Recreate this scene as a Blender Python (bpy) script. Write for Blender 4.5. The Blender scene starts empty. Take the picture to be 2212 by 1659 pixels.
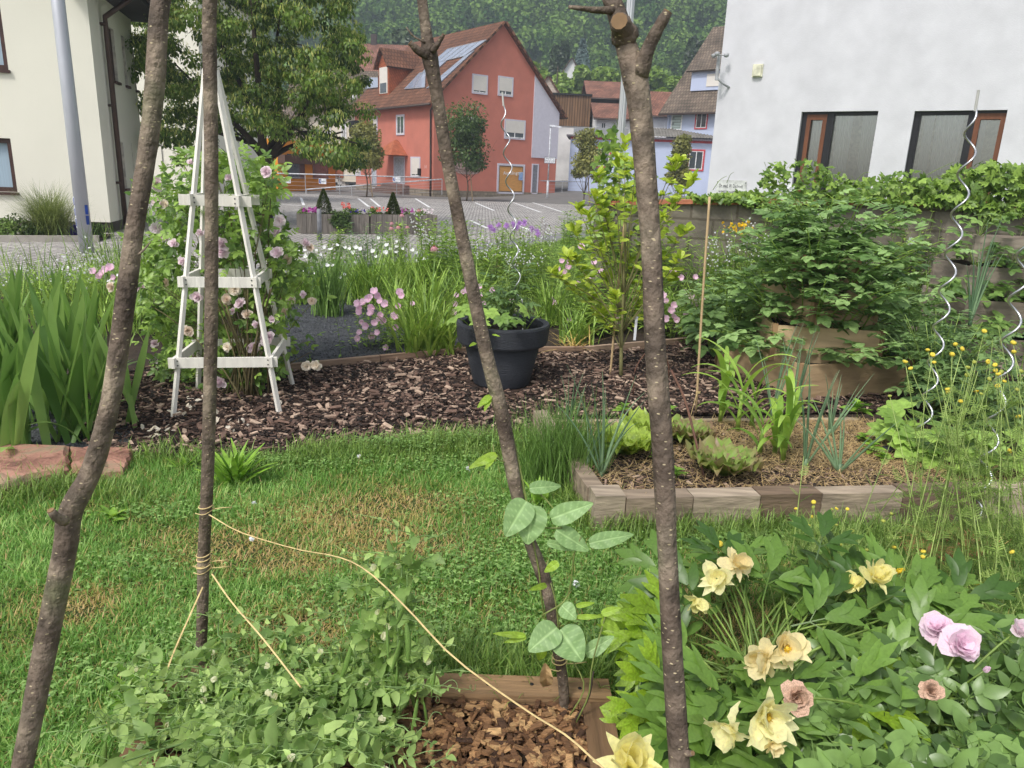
import bpy, math, random
import numpy as np
from mathutils import Matrix, Vector
sc = bpy.context.scene
# ---------------------------------------------------------------- camera
HC = 1.5; PITCH = 15.7; ROLL = 2.3; CX = 1106.; CY = 829.5; FPX = 1597.2     # pixel units of a 2212 x 1659 picture
cam = bpy.data.objects.new('camera', bpy.data.cameras.new('camera')); sc.collection.objects.link(cam)
cam.data.sensor_width = 36; cam.data.lens = 36*FPX/2212.; cam.data.clip_start = .05; cam.data.clip_end = 3000
RM = Matrix.Rotation(math.radians(90-PITCH), 3, 'X') @ Matrix.Rotation(math.radians(ROLL), 3, 'Z')
cam.matrix_world = Matrix.Translation((0, 0, HC)) @ RM.to_4x4(); sc.camera = cam
RN = np.array(RM)
# ---------------------------------------------------------------- light
SUN_EL = 52.; SUN_AZ = 215.   # azimuth clockwise from +Y
wd = bpy.data.worlds.new('World'); sc.world = wd; wd.use_nodes = True
nt = wd.node_tree; nt.nodes.clear()
o_ = nt.nodes.new('ShaderNodeOutputWorld'); b_ = nt.nodes.new('ShaderNodeBackground'); s_ = nt.nodes.new('ShaderNodeTexSky'); h_ = nt.nodes.new('ShaderNodeHueSaturation')
s_.sky_type = 'NISHITA'; s_.sun_disc = False; s_.sun_elevation = math.radians(SUN_EL); s_.sun_rotation = math.radians(SUN_AZ)
s_.air_density = 1.0; s_.dust_density = 3.0; s_.ozone_density = 1.0
h_.inputs['Saturation'].default_value = .35
b_.inputs['Strength'].default_value = .115
nt.links.new(s_.outputs[0], h_.inputs['Color']); nt.links.new(h_.outputs[0], b_.inputs[0]); nt.links.new(b_.outputs[0], o_.inputs[0])
sl = bpy.data.lights.new('sun', 'SUN'); sl.energy = 1.5; sl.angle = math.radians(11); sl.color = (1, .965, .91)
so = bpy.data.objects.new('sun', sl); sc.collection.objects.link(so)
az, el = math.radians(SUN_AZ), math.radians(SUN_EL)
sd = Vector((math.sin(az)*math.cos(el), math.cos(az)*math.cos(el), math.sin(el)))
so.rotation_euler = sd.to_track_quat('Z', 'Y').to_euler(); so.location = (0, -5, 30)
vs = sc.view_settings; vs.view_transform = 'Standard'; vs.look = 'None'; vs.exposure = 0.72; vs.gamma = 1; vs.use_curve_mapping = False
sc.cycles.max_bounces = 6; sc.cycles.diffuse_bounces = 3; sc.cycles.transmission_bounces = 4; sc.cycles.volume_bounces = 0; sc.cycles.transparent_max_bounces = 6
# ---------------------------------------------------------------- pixel geometry of the photograph -> world
def ray(x, y):
    return RN @ np.array([(x-CX)/FPX, (CY-y)/FPX, -1.])
def at(x, y, d):                      # point seen at (x, y) at depth d along the view axis
    return np.array([0, 0, HC]) + ray(x, y)*d
def atY(x, y, Y):
    r = ray(x, y); return np.array([0, 0, HC]) + r*(Y/r[1])
def gnd(x, y, z=0.):
    r = ray(x, y); return np.array([0, 0, HC]) + r*((z-HC)/r[2])
class Facade:                          # a vertical plane through p in horizontal direction d
    def __init__(s, p, d):
        s.p = np.array([p[0], p[1]], float); s.d = np.array(d, float)[:2]; s.d /= np.linalg.norm(s.d); s.n = np.array([s.d[1], -s.d[0]])
        if s.n @ s.p > 0: s.n = -s.n   # n points to the camera
    def sz(s, x, y):
        r = ray(x, y); t = (s.n @ s.p)/(s.n @ r[:2]); q = r*t
        return float((q[:2]-s.p) @ s.d), float(q[2]+HC)
    def w(s, a, z, off=0.):
        q = s.p+s.d*a+s.n*off; return np.array([q[0], q[1], z])
# ---------------------------------------------------------------- mesh builder
rng = np.random.default_rng(7)
def U(a, b, n=None): return rng.uniform(a, b, n)
SOFT = {'gutter', 'downpipe', 'handrail', 'wire', 'pole', 'trunk', 'raffia_string', 'raffia_tie', 'rod', 'twig', 'vine', 'canes', 'stems', 'stem', 'stalk', 'flower_stalks', 'flower_stalk', 'body', 'cup', 'bollard', 'nail', 'string_tie', 'dark_stem'}
class MB:
    def __init__(s): s.v = []; s.f = []; s.m = []; s.a = []; s.n = 0
    def add(s, v, f, mi=0, a=None):
        v = np.asarray(v, float).reshape(-1, 3)
        if isinstance(f, np.ndarray): fl = [f]
        else:
            d = {}
            for q in f: d.setdefault(len(q), []).append(q)
            fl = [np.array(x) for x in d.values()]
        for q in fl:
            if len(q): s.f.append(q+s.n); s.m.append(np.full(len(q), mi))
        s.v.append(v); s.n += len(v)
        if a is None: a = np.full(len(v), rng.random())
        elif np.isscalar(a): a = np.full(len(v), float(a))
        s.a.append(np.asarray(a, float)); return s
    def mesh(s, name, mats, off=(0, 0, 0), smooth=False):
        me = bpy.data.meshes.new(name)
        v = np.concatenate(s.v)-np.asarray(off, float)
        me.vertices.add(len(v)); me.vertices.foreach_set('co', v.astype(np.float32).ravel())
        tot = sum(q.size for q in s.f); nf = sum(len(q) for q in s.f)
        me.loops.add(tot); me.loops.foreach_set('vertex_index', np.concatenate([q.ravel() for q in s.f]).astype(np.int32))
        cnt = np.concatenate([np.full(len(q), q.shape[1]) for q in s.f])
        st = np.concatenate([[0], np.cumsum(cnt)[:-1]])
        me.polygons.add(nf); me.polygons.foreach_set('loop_start', st.astype(np.int32))
        me.polygons.foreach_set('material_index', np.concatenate(s.m).astype(np.int32))
        m0 = mats[0] if isinstance(mats, (list, tuple)) else mats
        if not smooth: smooth = bool(m0.get('soft')) or name in SOFT
        me.polygons.foreach_set('use_smooth', np.full(nf, bool(smooth)))
        at_ = me.attributes.new('rnd', 'FLOAT', 'POINT'); at_.data.foreach_set('value', np.concatenate(s.a).astype(np.float32))
        for m in (mats if isinstance(mats, (list, tuple)) else [mats]): me.materials.append(m)
        me.update(calc_edges=True); return me
    def obj(s, name, mats, parent=None, smooth=False, label=None, cat=None, group=None, kind=None, off=None):
        if off is None: off = tuple(parent['_o']) if parent is not None and '_o' in parent else (0, 0, 0)
        o = bpy.data.objects.new(name, s.mesh(name, mats, off, smooth)); sc.collection.objects.link(o)
        if parent is not None: o.parent = parent
        o['_o'] = tuple(float(q) for q in off)
        tag(o, label, cat, group, kind); return o
def tag(o, label=None, cat=None, group=None, kind=None):
    for k, q in (('label', label), ('category', cat), ('group', group), ('kind', kind)):
        if q: o[k] = q
    return o
def solo(mb, name, mats, label, cat, group=None, smooth=False, base=None):
    """a thing that is one mesh, its origin at its base"""
    v = np.concatenate(mb.v)
    if base is None: base = ((v[:, 0].min()+v[:, 0].max())/2, (v[:, 1].min()+v[:, 1].max())/2, v[:, 2].min())
    o = mb.obj(name, mats, None, smooth, label, cat, group, off=base); o.location = base; return o
def thing(name, label, cat, loc=(0, 0, 0), group=None):
    o = bpy.data.objects.new(name, None); sc.collection.objects.link(o); o.empty_display_size = .1
    o.location = tuple(float(q) for q in loc); o['_o'] = tuple(float(q) for q in loc); return tag(o, label, cat, group)
def put(name, me, parent, M4, label=None):
    """a part that shares mesh data; M4 in world space"""
    o = bpy.data.objects.new(name, me); sc.collection.objects.link(o); o.parent = parent
    o.matrix_local = Matrix.Translation(-Vector(tuple(parent['_o']))) @ M4
    if label: o['label'] = label
    return o
def struct(mb, name, mats, smooth=False): return mb.obj(name, mats, None, smooth, kind='structure')
def dup(root, loc, rz=0., s=1., label=None, group=None):
    r = root.copy(); sc.collection.objects.link(r); r.location = tuple(loc); r.rotation_euler = (0, 0, rz); r.scale = (s, s, s); r['_o'] = tuple(float(q) for q in loc)
    if label: r['label'] = label
    if group: r['group'] = group
    for ch in list(root.children):
        c = ch.copy(); sc.collection.objects.link(c); c.parent = r
        for g in list(ch.children):
            d = g.copy(); sc.collection.objects.link(d); d.parent = c
    return r
def nrm(a): a = np.asarray(a, float); return a/np.maximum(np.linalg.norm(a, axis=-1, keepdims=True), 1e-9)
BF = np.array([[0, 3, 2, 1], [4, 5, 6, 7], [0, 1, 5, 4], [1, 2, 6, 5], [2, 3, 7, 6], [3, 0, 4, 7]])
def box(mb, o, ax, ay, az, mi=0, a=None):          # corner + three edge vectors
    o, ax, ay, az = map(np.asarray, (o, ax, ay, az))
    mb.add([o, o+ax, o+ax+ay, o+ay, o+az, o+ax+az, o+ax+ay+az, o+ay+az], BF, mi, a); return mb
def cbox(mb, c, sx, sy, sz, rz=0., mi=0, a=None):  # centre + sizes
    ca, sa = math.cos(rz), math.sin(rz); ax = np.array([ca, sa, 0])*sx; ay = np.array([-sa, ca, 0])*sy; z = np.array([0, 0, sz])
    return box(mb, np.asarray(c)-ax/2-ay/2-z/2, ax, ay, z, mi, a)
def quad(mb, p, mi=0, a=None): mb.add(p, np.array([range(len(p))]), mi, a); return mb
def beam(mb, p, q, w, h, up=(0, 0, 1), mi=0, a=None):
    p, q = np.asarray(p, float), np.asarray(q, float); d = nrm(q-p); s = nrm(np.cross(d, up)); u = np.cross(s, d)
    return box(mb, p-s*w/2-u*h/2, q-p, s*w, u*h, mi, a)
def fbox(mb, F, s0, s1, z0, z1, o0, o1, mi=0, a=None):     # box on a facade, from offset o0 to o1
    P = F.w(s0, z0, o0); return box(mb, P, F.w(s1, z0, o0)-P, F.w(s0, z0, o1)-P, np.array([0, 0, z1-z0]), mi, a)
def sweep(mb, C, R, k=6, mi=0, a=None, caps=True):
    """tubes: C (N,S,3) centre lines, R (N,S) radii"""
    C = np.asarray(C, float); R = np.asarray(R, float)
    if C.ndim == 2: C = C[None]
    if R.ndim == 0: R = np.full(C.shape[:2], float(R))
    if R.ndim == 1: R = np.broadcast_to(R[None] if len(R) == C.shape[1] else R[:, None], C.shape[:2])
    N, S, _ = C.shape
    T = nrm(np.gradient(C, axis=1)); m = T.mean(1)
    ref = np.where((np.abs(m[:, 2:3]) > .8), np.array([[1., 0, 0]]), np.array([[0, 0, 1.]]))[:, None, :]
    A = nrm(np.cross(T, np.broadcast_to(ref, T.shape))); B = np.cross(T, A)
    an = np.arange(k)*2*math.pi/k
    P = C[:, :, None]+R[:, :, None, None]*(A[:, :, None]*np.cos(an)[None, None, :, None]+B[:, :, None]*np.sin(an)[None, None, :, None])
    i = (np.arange(N)*S*k)[:, None, None]+(np.arange(S-1)*k)[None, :, None]+np.arange(k)[None, None, :]
    j = (np.arange(N)*S*k)[:, None, None]+(np.arange(S-1)*k)[None, :, None]+((np.arange(k)+1) % k)[None, None, :]
    f = np.stack([i, j, j+k, i+k], -1).reshape(-1, 4)
    if a is None: a = np.repeat(rng.random(N), S*k)
    elif not np.isscalar(a): a = np.repeat(np.asarray(a), S*k)
    if caps and N <= 400:
        b = np.arange(N)*S*k
        c = np.concatenate([b[:, None]+np.arange(k)[None, ::-1], b[:, None]+(S-1)*k+np.arange(k)[None]])
        V = P.reshape(-1, 3); mb.add(V, f, mi, a)
        mb.f.append(c+mb.n-len(V)); mb.m.append(np.full(len(c), mi))
    else: mb.add(P.reshape(-1, 3), f, mi, a)
    return mb
def tube(mb, pts, r, k=8, mi=0, a=None): return sweep(mb, np.asarray(pts, float)[None], np.asarray(r, float) if np.ndim(r) else float(r), k, mi, a)
def smooth_path(pts, n):
    pts = np.asarray(pts, float); P = np.vstack([2*pts[0]-pts[1], pts, 2*pts[-1]-pts[-2]]); out = []
    m = len(pts)-1
    for t in np.linspace(0, m-1e-6, n):
        i = int(t); u = t-i; p0, p1, p2, p3 = P[i:i+4]
        out.append(.5*((2*p1)+(-p0+p2)*u+(2*p0-5*p1+4*p2-p3)*u*u+(-p0+3*p1-3*p2+p3)*u**3))
    return np.array(out)
def lathe(mb, c, prof, k=32, mi=0, a=None):
    c = np.asarray(c, float); an = np.arange(k)*2*math.pi/k; pr = np.asarray(prof, float)
    V = np.stack([np.outer(pr[:, 0], np.cos(an)), np.outer(pr[:, 0], np.sin(an)), np.repeat(pr[:, 1:2], k, 1)], -1).reshape(-1, 3)+c
    S = len(pr); i = (np.arange(S-1)*k)[:, None]+np.arange(k); j = (np.arange(S-1)*k)[:, None]+(np.arange(k)+1) % k
    mb.add(V, np.stack([i, j, j+k, i+k], -1).reshape(-1, 4), mi, a); return mb
# grass-like blades and strap leaves (vectorised)
def blades(mb, base, az, th0, bend, L, W, seg=3, cols=2, fold=.15, prof=None, mi=0, a=None, twist=0., p=1.3, wave=0.):
    base = np.asarray(base, float); N = len(base)
    bc = lambda q: np.broadcast_to(np.asarray(q, float), (N,))
    az, th0, bend, L, W = map(bc, (az, th0, bend, L, W)); twist = bc(twist)
    t = np.linspace(0, 1, seg+1)
    th = th0[:, None]+bend[:, None]*t[None]**p
    D = np.stack([np.sin(th)*np.cos(az)[:, None], np.sin(th)*np.sin(az)[:, None], np.cos(th)], -1)
    C = np.zeros((N, seg+1, 3)); C[:, 1:] = np.cumsum((D[:, 1:]+D[:, :-1])/2, 1)/seg
    C = base[:, None]+C*L[:, None, None]
    S0 = np.stack([-np.sin(az), np.cos(az), 0*az], -1)[:, None]+0*D
    Nn = np.cross(D, S0); tw = (twist[:, None]*t[None])[..., None]
    S = S0*np.cos(tw)+Nn*np.sin(tw); Nn = np.cross(D, S)
    pf = np.array([1-.2*u-.8*u**3 for u in t]) if prof is None else np.array([prof(u) for u in t])
    w = W[:, None]*pf[None]/2
    if cols == 2:
        P = np.stack([C-S*w[..., None], C+S*w[..., None]], 2)
    else:
        wv = wave*W[:, None]*np.sin(t[None]*9+az[:, None]*7)
        P = np.stack([C-S*w[..., None]+Nn*(wv)[..., None], C-Nn*(w*2*fold)[..., None], C+S*w[..., None]-Nn*(wv)[..., None]], 2)
    k = cols; b = (np.arange(N)*(seg+1)*k)[:, None, None]+(np.arange(seg)*k)[None, :, None]+np.arange(k-1)[None, None, :]
    f = np.stack([b, b+1, b+k+1, b+k], -1).reshape(-1, 4)
    if a is None: a = rng.random(N)
    mb.add(P.reshape(-1, 3), f, mi, np.repeat(np.asarray(a)*np.ones(N), (seg+1)*k)); return C
# leaf templates along +X, normal +Z, length 1
def leaf(w=.6, n=4, fold=.12, droop=.25, prof=None, x0=0., wav=0.):
    t = np.linspace(0, 1, n+1); prof = prof or (lambda u: math.sin(math.pi*min(1, u*.93+.05))**.8*(1-.25*u))
    V = []
    for u in t:
        h = w/2*prof(u); z = -droop*u*u
        V += [[u+x0, -h, z+fold*h*2+wav*math.sin(u*17)], [u+x0, 0, z], [u+x0, h, z+fold*h*2+wav*math.sin(u*17+2)]]
    V = np.array(V); b = (np.arange(n)*3)[:, None]+np.arange(2)
    F = np.stack([b, b+1, b+4, b+3], -1).reshape(-1, 4); return V, F
def merge(parts):
    V = []; F = []; n = 0
    for v, f in parts: V.append(v); F.append(f+n); n += len(v)
    return np.concatenate(V), np.concatenate(F)
def xf(vf, pos=(0, 0, 0), ang=0., s=1., tilt=0., roll=0.):
    M = Matrix.Rotation(ang, 3, 'Z') @ Matrix.Rotation(-tilt, 3, 'Y') @ Matrix.Rotation(roll, 3, 'X')
    return vf[0]@np.array(M).T*s+np.array(pos), vf[1]
def stalk(p, q, w=.02):
    p, q = np.array(p, float), np.array(q, float); d = nrm(q-p); s = nrm(np.cross(d, [0, 0, 1]))*w/2; u = np.array([0, 0, w/2])
    return np.array([p-s, p+s, q+s*.6, q-s*.6, p-u, p+u, q+u*.6, q-u*.6]), np.array([[0, 1, 2, 3], [4, 5, 6, 7]])
def inst(mb, vf, pos, xd, nd, scale, mi=0, a=None):
    """copies of template vf at pos with length axis xd and normal nd"""
    v, f = vf; pos = np.asarray(pos, float); N = len(pos)
    x = nrm(np.broadcast_to(xd, (N, 3))); z = np.broadcast_to(nd, (N, 3)); z = nrm(z-x*(z*x).sum(-1, keepdims=True)); y = np.cross(z, x)
    s = np.broadcast_to(np.asarray(scale, float), (N,))[:, None, None]
    P = pos[:, None]+s*(v[None, :, 0:1]*x[:, None]+v[None, :, 1:2]*y[:, None]+v[None, :, 2:3]*z[:, None])
    F = (np.arange(N)*len(v))[:, None, None]+f[None]
    if a is None: a = rng.random(N)
    mb.add(P.reshape(-1, 3), F.reshape(-1, f.shape[1]), mi, np.repeat(np.asarray(a)*np.ones(N), len(v))); return mb
def rdir(n, up=0.): d = rng.normal(size=(n, 3)); d[:, 2] += up; return nrm(d)
def frame(pos, x, n, s=1.):
    x = nrm(x); n = np.asarray(n, float); z = nrm(n-x*(x@n)); y = np.cross(z, x)
    M = Matrix.Identity(4)
    for i in range(3): M[i][0] = x[i]*s; M[i][1] = y[i]*s; M[i][2] = z[i]*s; M[i][3] = pos[i]
    return M
def inpoly(P, poly):
    x, y = P[:, 0], P[:, 1]; c = np.zeros(len(P), bool); n = len(poly)
    for i in range(n):
        x0, y0 = poly[i][:2]; x1, y1 = poly[i-1][:2]
        if y0 == y1: continue
        c ^= ((y0 > y) != (y1 > y)) & (x < (x1-x0)*(y-y0)/(y1-y0)+x0)
    return c
def scatter(poly, n, z=0.):
    P = np.array([p[:2] for p in poly]); lo, hi = P.min(0), P.max(0); out = []; k = 0
    while k < n:
        q = rng.uniform(lo, hi, (n*2, 2)); q = q[inpoly(q, poly)]; out.append(q); k += len(q)
    q = np.concatenate(out)[:n]; return np.column_stack([q, np.full(len(q), float(z))])
def sheet(mb, poly, z, mi=0):
    mb.add([[p[0], p[1], z] for p in poly], np.array([range(len(poly))]), mi, .5); return mb
# ---------------------------------------------------------------- materials
def S(r, g, b): 
    f = lambda c: (c/255/12.92 if c/255 <= .04045 else ((c/255+.055)/1.055)**2.4)
    return (f(r), f(g), f(b))
_m = {}
def mat(name, c1, c2=None, rough=.7, nscale=8., nmix=.35, bump=0., bscale=None, trans=0., metal=0., spec=.4, stretch=(1, 1, 1), dark=.75, extra=None, coat=0.):
    """base colour between c1 and c2 by the per-piece random value, broken up by noise"""
    if name in _m: return _m[name]
    m = bpy.data.materials.new(name); m.use_nodes = True; n = m.node_tree; N = n.nodes; Lk = n.links
    N.clear(); out = N.new('ShaderNodeOutputMaterial'); P = N.new('ShaderNodeBsdfPrincipled')
    P.inputs['Roughness'].default_value = rough; P.inputs['Metallic'].default_value = metal; P.inputs['Specular IOR Level'].default_value = spec; P.inputs['Coat Weight'].default_value = coat
    c2 = c2 or c1
    at_ = N.new('ShaderNodeAttribute'); at_.attribute_name = 'rnd'
    mx = N.new('ShaderNodeMix'); mx.data_type = 'RGBA'; mx.inputs['A'].default_value = (*c1, 1); mx.inputs['B'].default_value = (*c2, 1); Lk.new(at_.outputs['Fac'], mx.inputs['Factor'])
    tc = N.new('ShaderNodeTexCoord'); mp = N.new('ShaderNodeMapping'); mp.inputs['Scale'].default_value = stretch; Lk.new(tc.outputs['Object'], mp.inputs[0])
    no = N.new('ShaderNodeTexNoise'); no.inputs['Scale'].default_value = nscale; no.inputs['Detail'].default_value = 5; Lk.new(mp.outputs[0], no.inputs['Vector'])
    rp = N.new('ShaderNodeMapRange'); rp.inputs['From Min'].default_value = .3; rp.inputs['From Max'].default_value = .7; rp.inputs['To Min'].default_value = 1-nmix; rp.inputs['To Max'].default_value = 1+nmix*.6; Lk.new(no.outputs['Fac'], rp.inputs['Value'])
    ml = N.new('ShaderNodeMix'); ml.data_type = 'RGBA'; ml.blend_type = 'MULTIPLY'; ml.inputs['Factor'].default_value = 1; Lk.new(mx.outputs['Result'], ml.inputs['A']); Lk.new(rp.outputs[0], ml.inputs['B'])
    col = ml.outputs['Result']
    if extra: col = extra(N, Lk, col, tc, P)
    Lk.new(col, P.inputs['Base Color'])
    if bump:
        nb = N.new('ShaderNodeTexNoise'); nb.inputs['Scale'].default_value = bscale or nscale*2; nb.inputs['Detail'].default_value = 4; Lk.new(mp.outputs[0], nb.inputs['Vector'])
        bp = N.new('ShaderNodeBump'); bp.inputs['Strength'].default_value = bump; bp.inputs['Distance'].default_value = .02; Lk.new(nb.outputs['Fac'], bp.inputs['Height']); Lk.new(bp.outputs[0], P.inputs['Normal'])
    sh = P.outputs[0]
    if trans:
        T = N.new('ShaderNodeBsdfTranslucent'); g = N.new('ShaderNodeHueSaturation'); g.inputs['Saturation'].default_value = 1.05; g.inputs['Value'].default_value = 1.35; g.inputs['Hue'].default_value = .49
        Lk.new(col, g.inputs['Color']); Lk.new(g.outputs[0], T.inputs['Color']); ms = N.new('ShaderNodeMixShader'); ms.inputs[0].default_value = trans; Lk.new(P.outputs[0], ms.inputs[1]); Lk.new(T.outputs[0], ms.inputs[2]); sh = ms.outputs[0]
    Lk.new(sh, out.inputs['Surface']); _m[name] = m
    if trans: m['soft'] = 1
    return m
def leafm(name, c1, c2, rough=.45, trans=.28, spec=.45, nmix=.3, nscale=30):
    w = lambda c: (c[0]+.2*max(0, c[1]-c[0]), c[1], c[2]*.9)
    c1, c2 = tuple(q*.92 for q in w(c1)), tuple(min(.75, q*1.2) for q in w(c2))
    return mat(name, c1, c2, rough, nscale, nmix, trans=trans, spec=spec)
def rampc(N, Lk, fac, stops):
    r = N.new('ShaderNodeValToRGB'); e = r.color_ramp.elements
    while len(e) < len(stops): e.new(.5)
    for k, (p, c) in enumerate(stops): e[k].position = p; e[k].color = (*c, 1)
    Lk.new(fac, r.inputs[0]); return r.outputs[0]
def brickx(scale, c1, c2, mortar, bw=.5, rh=.25, ms=.02, axes='xy', bump=.3, rot=0., noise=0.):
    """colour from a brick pattern laid in object space"""
    def f(N, Lk, col, tc, P):
        mp = N.new('ShaderNodeMapping'); src = tc.outputs['Object']
        if axes != 'xy':
            sp = N.new('ShaderNodeSeparateXYZ'); cb = N.new('ShaderNodeCombineXYZ'); Lk.new(src, sp.inputs[0])
            ad = N.new('ShaderNodeMath'); ad.operation = 'ADD'; Lk.new(sp.outputs['X'], ad.inputs[0]); Lk.new(sp.outputs['Y'], ad.inputs[1])
            Lk.new(ad.outputs[0] if axes == 'sz' else sp.outputs[axes[0].upper()], cb.inputs[0]); Lk.new(sp.outputs['Z'], cb.inputs[1]); src = cb.outputs[0]
        mp.inputs['Rotation'].default_value = (0, 0, rot); Lk.new(src, mp.inputs[0]); vec = mp.outputs[0]
        if noise:
            nn = N.new('ShaderNodeTexNoise'); nn.inputs['Scale'].default_value = 3*scale; Lk.new(vec, nn.inputs['Vector'])
            va = N.new('ShaderNodeVectorMath'); va.operation = 'MULTIPLY_ADD'; va.inputs[1].default_value = (noise,)*3; Lk.new(nn.outputs['Color'], va.inputs[0]); Lk.new(vec, va.inputs[2]); vec = va.outputs[0]
        br = N.new('ShaderNodeTexBrick'); Lk.new(vec, br.inputs['Vector']); br.inputs['Scale'].default_value = scale
        br.inputs['Color1'].default_value = (*c1, 1); br.inputs['Color2'].default_value = (*c2, 1); br.inputs['Mortar'].default_value = (*mortar, 1)
        br.inputs['Brick Width'].default_value = bw; br.inputs['Row Height'].default_value = rh; br.inputs['Mortar Size'].default_value = ms; br.inputs['Mortar Smooth'].default_value = .2
        ml = N.new('ShaderNodeMix'); ml.data_type = 'RGBA'; ml.blend_type = 'MULTIPLY'; ml.inputs['Factor'].default_value = 1; Lk.new(col, ml.inputs['A']); Lk.new(br.outputs['Color'], ml.inputs['B'])
        if bump:
            bp = N.new('ShaderNodeBump'); bp.inputs['Strength'].default_value = bump; bp.inputs['Distance'].default_value = .03; bp.invert = True; Lk.new(br.outputs['Fac'], bp.inputs['Height']); Lk.new(bp.outputs[0], P.inputs['Normal'])
        return ml.outputs['Result']
    return f
WHT = (1., 1., 1.)
def textmesh(s, size, name='lettering', extr=.002):
    cu = bpy.data.curves.new(name, 'FONT'); cu.body = s; cu.size = size; cu.extrude = extr; cu.align_x = 'LEFT'; cu.resolution_u = 2
    o = bpy.data.objects.new(name, cu); sc.collection.objects.link(o); dg = bpy.context.evaluated_depsgraph_get(); dg.update()
    me = bpy.data.meshes.new_from_object(o.evaluated_get(dg)); bpy.data.objects.remove(o); bpy.data.curves.remove(cu); me.name = name; return me
def lettering(s, size, pos, right, parent, m, width=None, name='lettering', up=(0, 0, 1)):
    me = textmesh(s, size); me.materials.clear(); me.materials.append(m)
    w = max(v.co.x for v in me.vertices) if len(me.vertices) else 1
    sx = (width/w) if width else 1.
    x = nrm(right)*sx; y = np.asarray(up, float); z = np.cross(nrm(right), y); M = Matrix.Identity(4)
    for i in range(3): M[i][0] = x[i]; M[i][1] = y[i]; M[i][2] = z[i]; M[i][3] = pos[i]
    return put(name, me, parent, M)
# ================================================================ SETTING
G2 = lambda pts, z=0.: [gnd(x, y, z) for x, y in pts]
m_soil = mat('soil', S(52, 42, 34), S(60, 48, 38), .95, 9, .5, bump=.6, bscale=60)
m_lawn = mat('lawn_soil', S(70, 84, 38), S(74, 86, 40), .95, 4, .45, bump=.5, bscale=80)
m_field = mat('field', S(88, 112, 52), None, .95, .2, .3)
mb = MB(); sheet(mb, [(-900, -60), (900, -60), (900, 900), (-900, 900)], -.03); struct(mb, 'ground', m_field)
mb = MB(); sheet(mb, [(-9, -2.5), (9, -2.5), (9, 9), (-9, 9)], -.012); struct(mb, 'garden_soil', m_soil)
lawn_px = [(-400, 1010), (0, 1000), (290, 990), (500, 992), (700, 985), (900, 975), (1120, 965), (1215, 985), (1300, 1100), (1300, 1135), (2600, 1165)]
LAWN = [tuple(p[:2]) for p in G2(lawn_px)]+[(4, .3), (-3.2, .3)]
mb = MB(); sheet(mb, LAWN, 0.); struct(mb, 'lawn', m_lawn)
plaza_near = [(-500, 585), (0, 588), (300, 585), (628, 572), (900, 545), (1216, 503), (1340, 488), (1700, 470)]
m_cobble = mat('cobble', S(205, 200, 197), S(205, 203, 200), .8, .5, .16, extra=brickx(1., S(255, 253, 250), S(205, 203, 204), S(96, 90, 86), bw=.14, rh=.115, ms=.013, bump=.5, noise=.02, rot=.5))
m_path = mat('path', S(128, 127, 130), S(135, 133, 135), .85, 3, .12, bump=.2, bscale=120)
m_asph = mat('asphalt', S(118, 115, 112), None, .9, 1.5, .15, bump=.1, bscale=60)
near = [tuple(p[:2]) for p in G2(plaza_near)]
mb = MB(); sheet(mb, near+[(22, 45.5), (-40, 45.5), (-40, 8)], -.004); struct(mb, 'plaza', m_cobble)
mb = MB(); sheet(mb, [tuple(p[:2]) for p in G2([(-500, 612), (0, 615), (300, 612), (628, 597), (900, 566), (1216, 519), (1340, 502), (1700, 480)])]+near[::-1], -.004)
struct(mb, 'path', m_path)
def zt(x, y):
    r = max(0., min(1., (x+3)/6)); l = max(0., min(1., (-x-12)/8)); return max(0, y-46)*(.05*r+.04*l)
mb = MB(); xs = np.linspace(-60, 60, 61); ys = np.concatenate([[45.5], np.linspace(46, 130, 43)])
V = [[x, y, zt(x, y)-.004] for y in ys for x in xs]; nx = len(xs)
mb.add(V, np.array([[j*nx+i, j*nx+i+1, (j+1)*nx+i+1, (j+1)*nx+i] for j in range(len(ys)-1) for i in range(nx-1)]), 0, .5); struct(mb, 'street', m_asph)
m_line = mat('road_paint', S(236, 236, 236), None, .7, 20, .1)
for i, q in enumerate([(530, 1235, 620, 1290), (900, 1260, 1020, 1310), (1140, 1260, 1310, 1320), (1260, 1260, 1450, 1320), (175, 1235, 240, 1285), (250, 1235, 310, 1285), (870, 1370, 980, 1420), (1130, 1385, 1260, 1440)]):
    p, r = gnd(713.2+.3472*q[0], .3472*q[1], .003), gnd(713.2+.3472*q[2], .3472*q[3], .003); d = nrm(r-p); s = np.array([-d[1], d[0], 0])*.06
    mb = MB(); quad(mb, [p-s, r-s, r+s, p+s]); struct(mb, 'parking_line', m_line)
for a_, b_2 in [((610, 421), (760, 424)), ((605, 441), (660, 445)), ((650, 427), (656, 443))]:
    p, r = gnd(*a_, .003), gnd(*b_2, .003); d = nrm(r-p); s = np.array([-d[1], d[0], 0])*.06; mb = MB(); quad(mb, [p-s, r-s, r+s, p+s]); struct(mb, 'parking_line', m_line)
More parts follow.
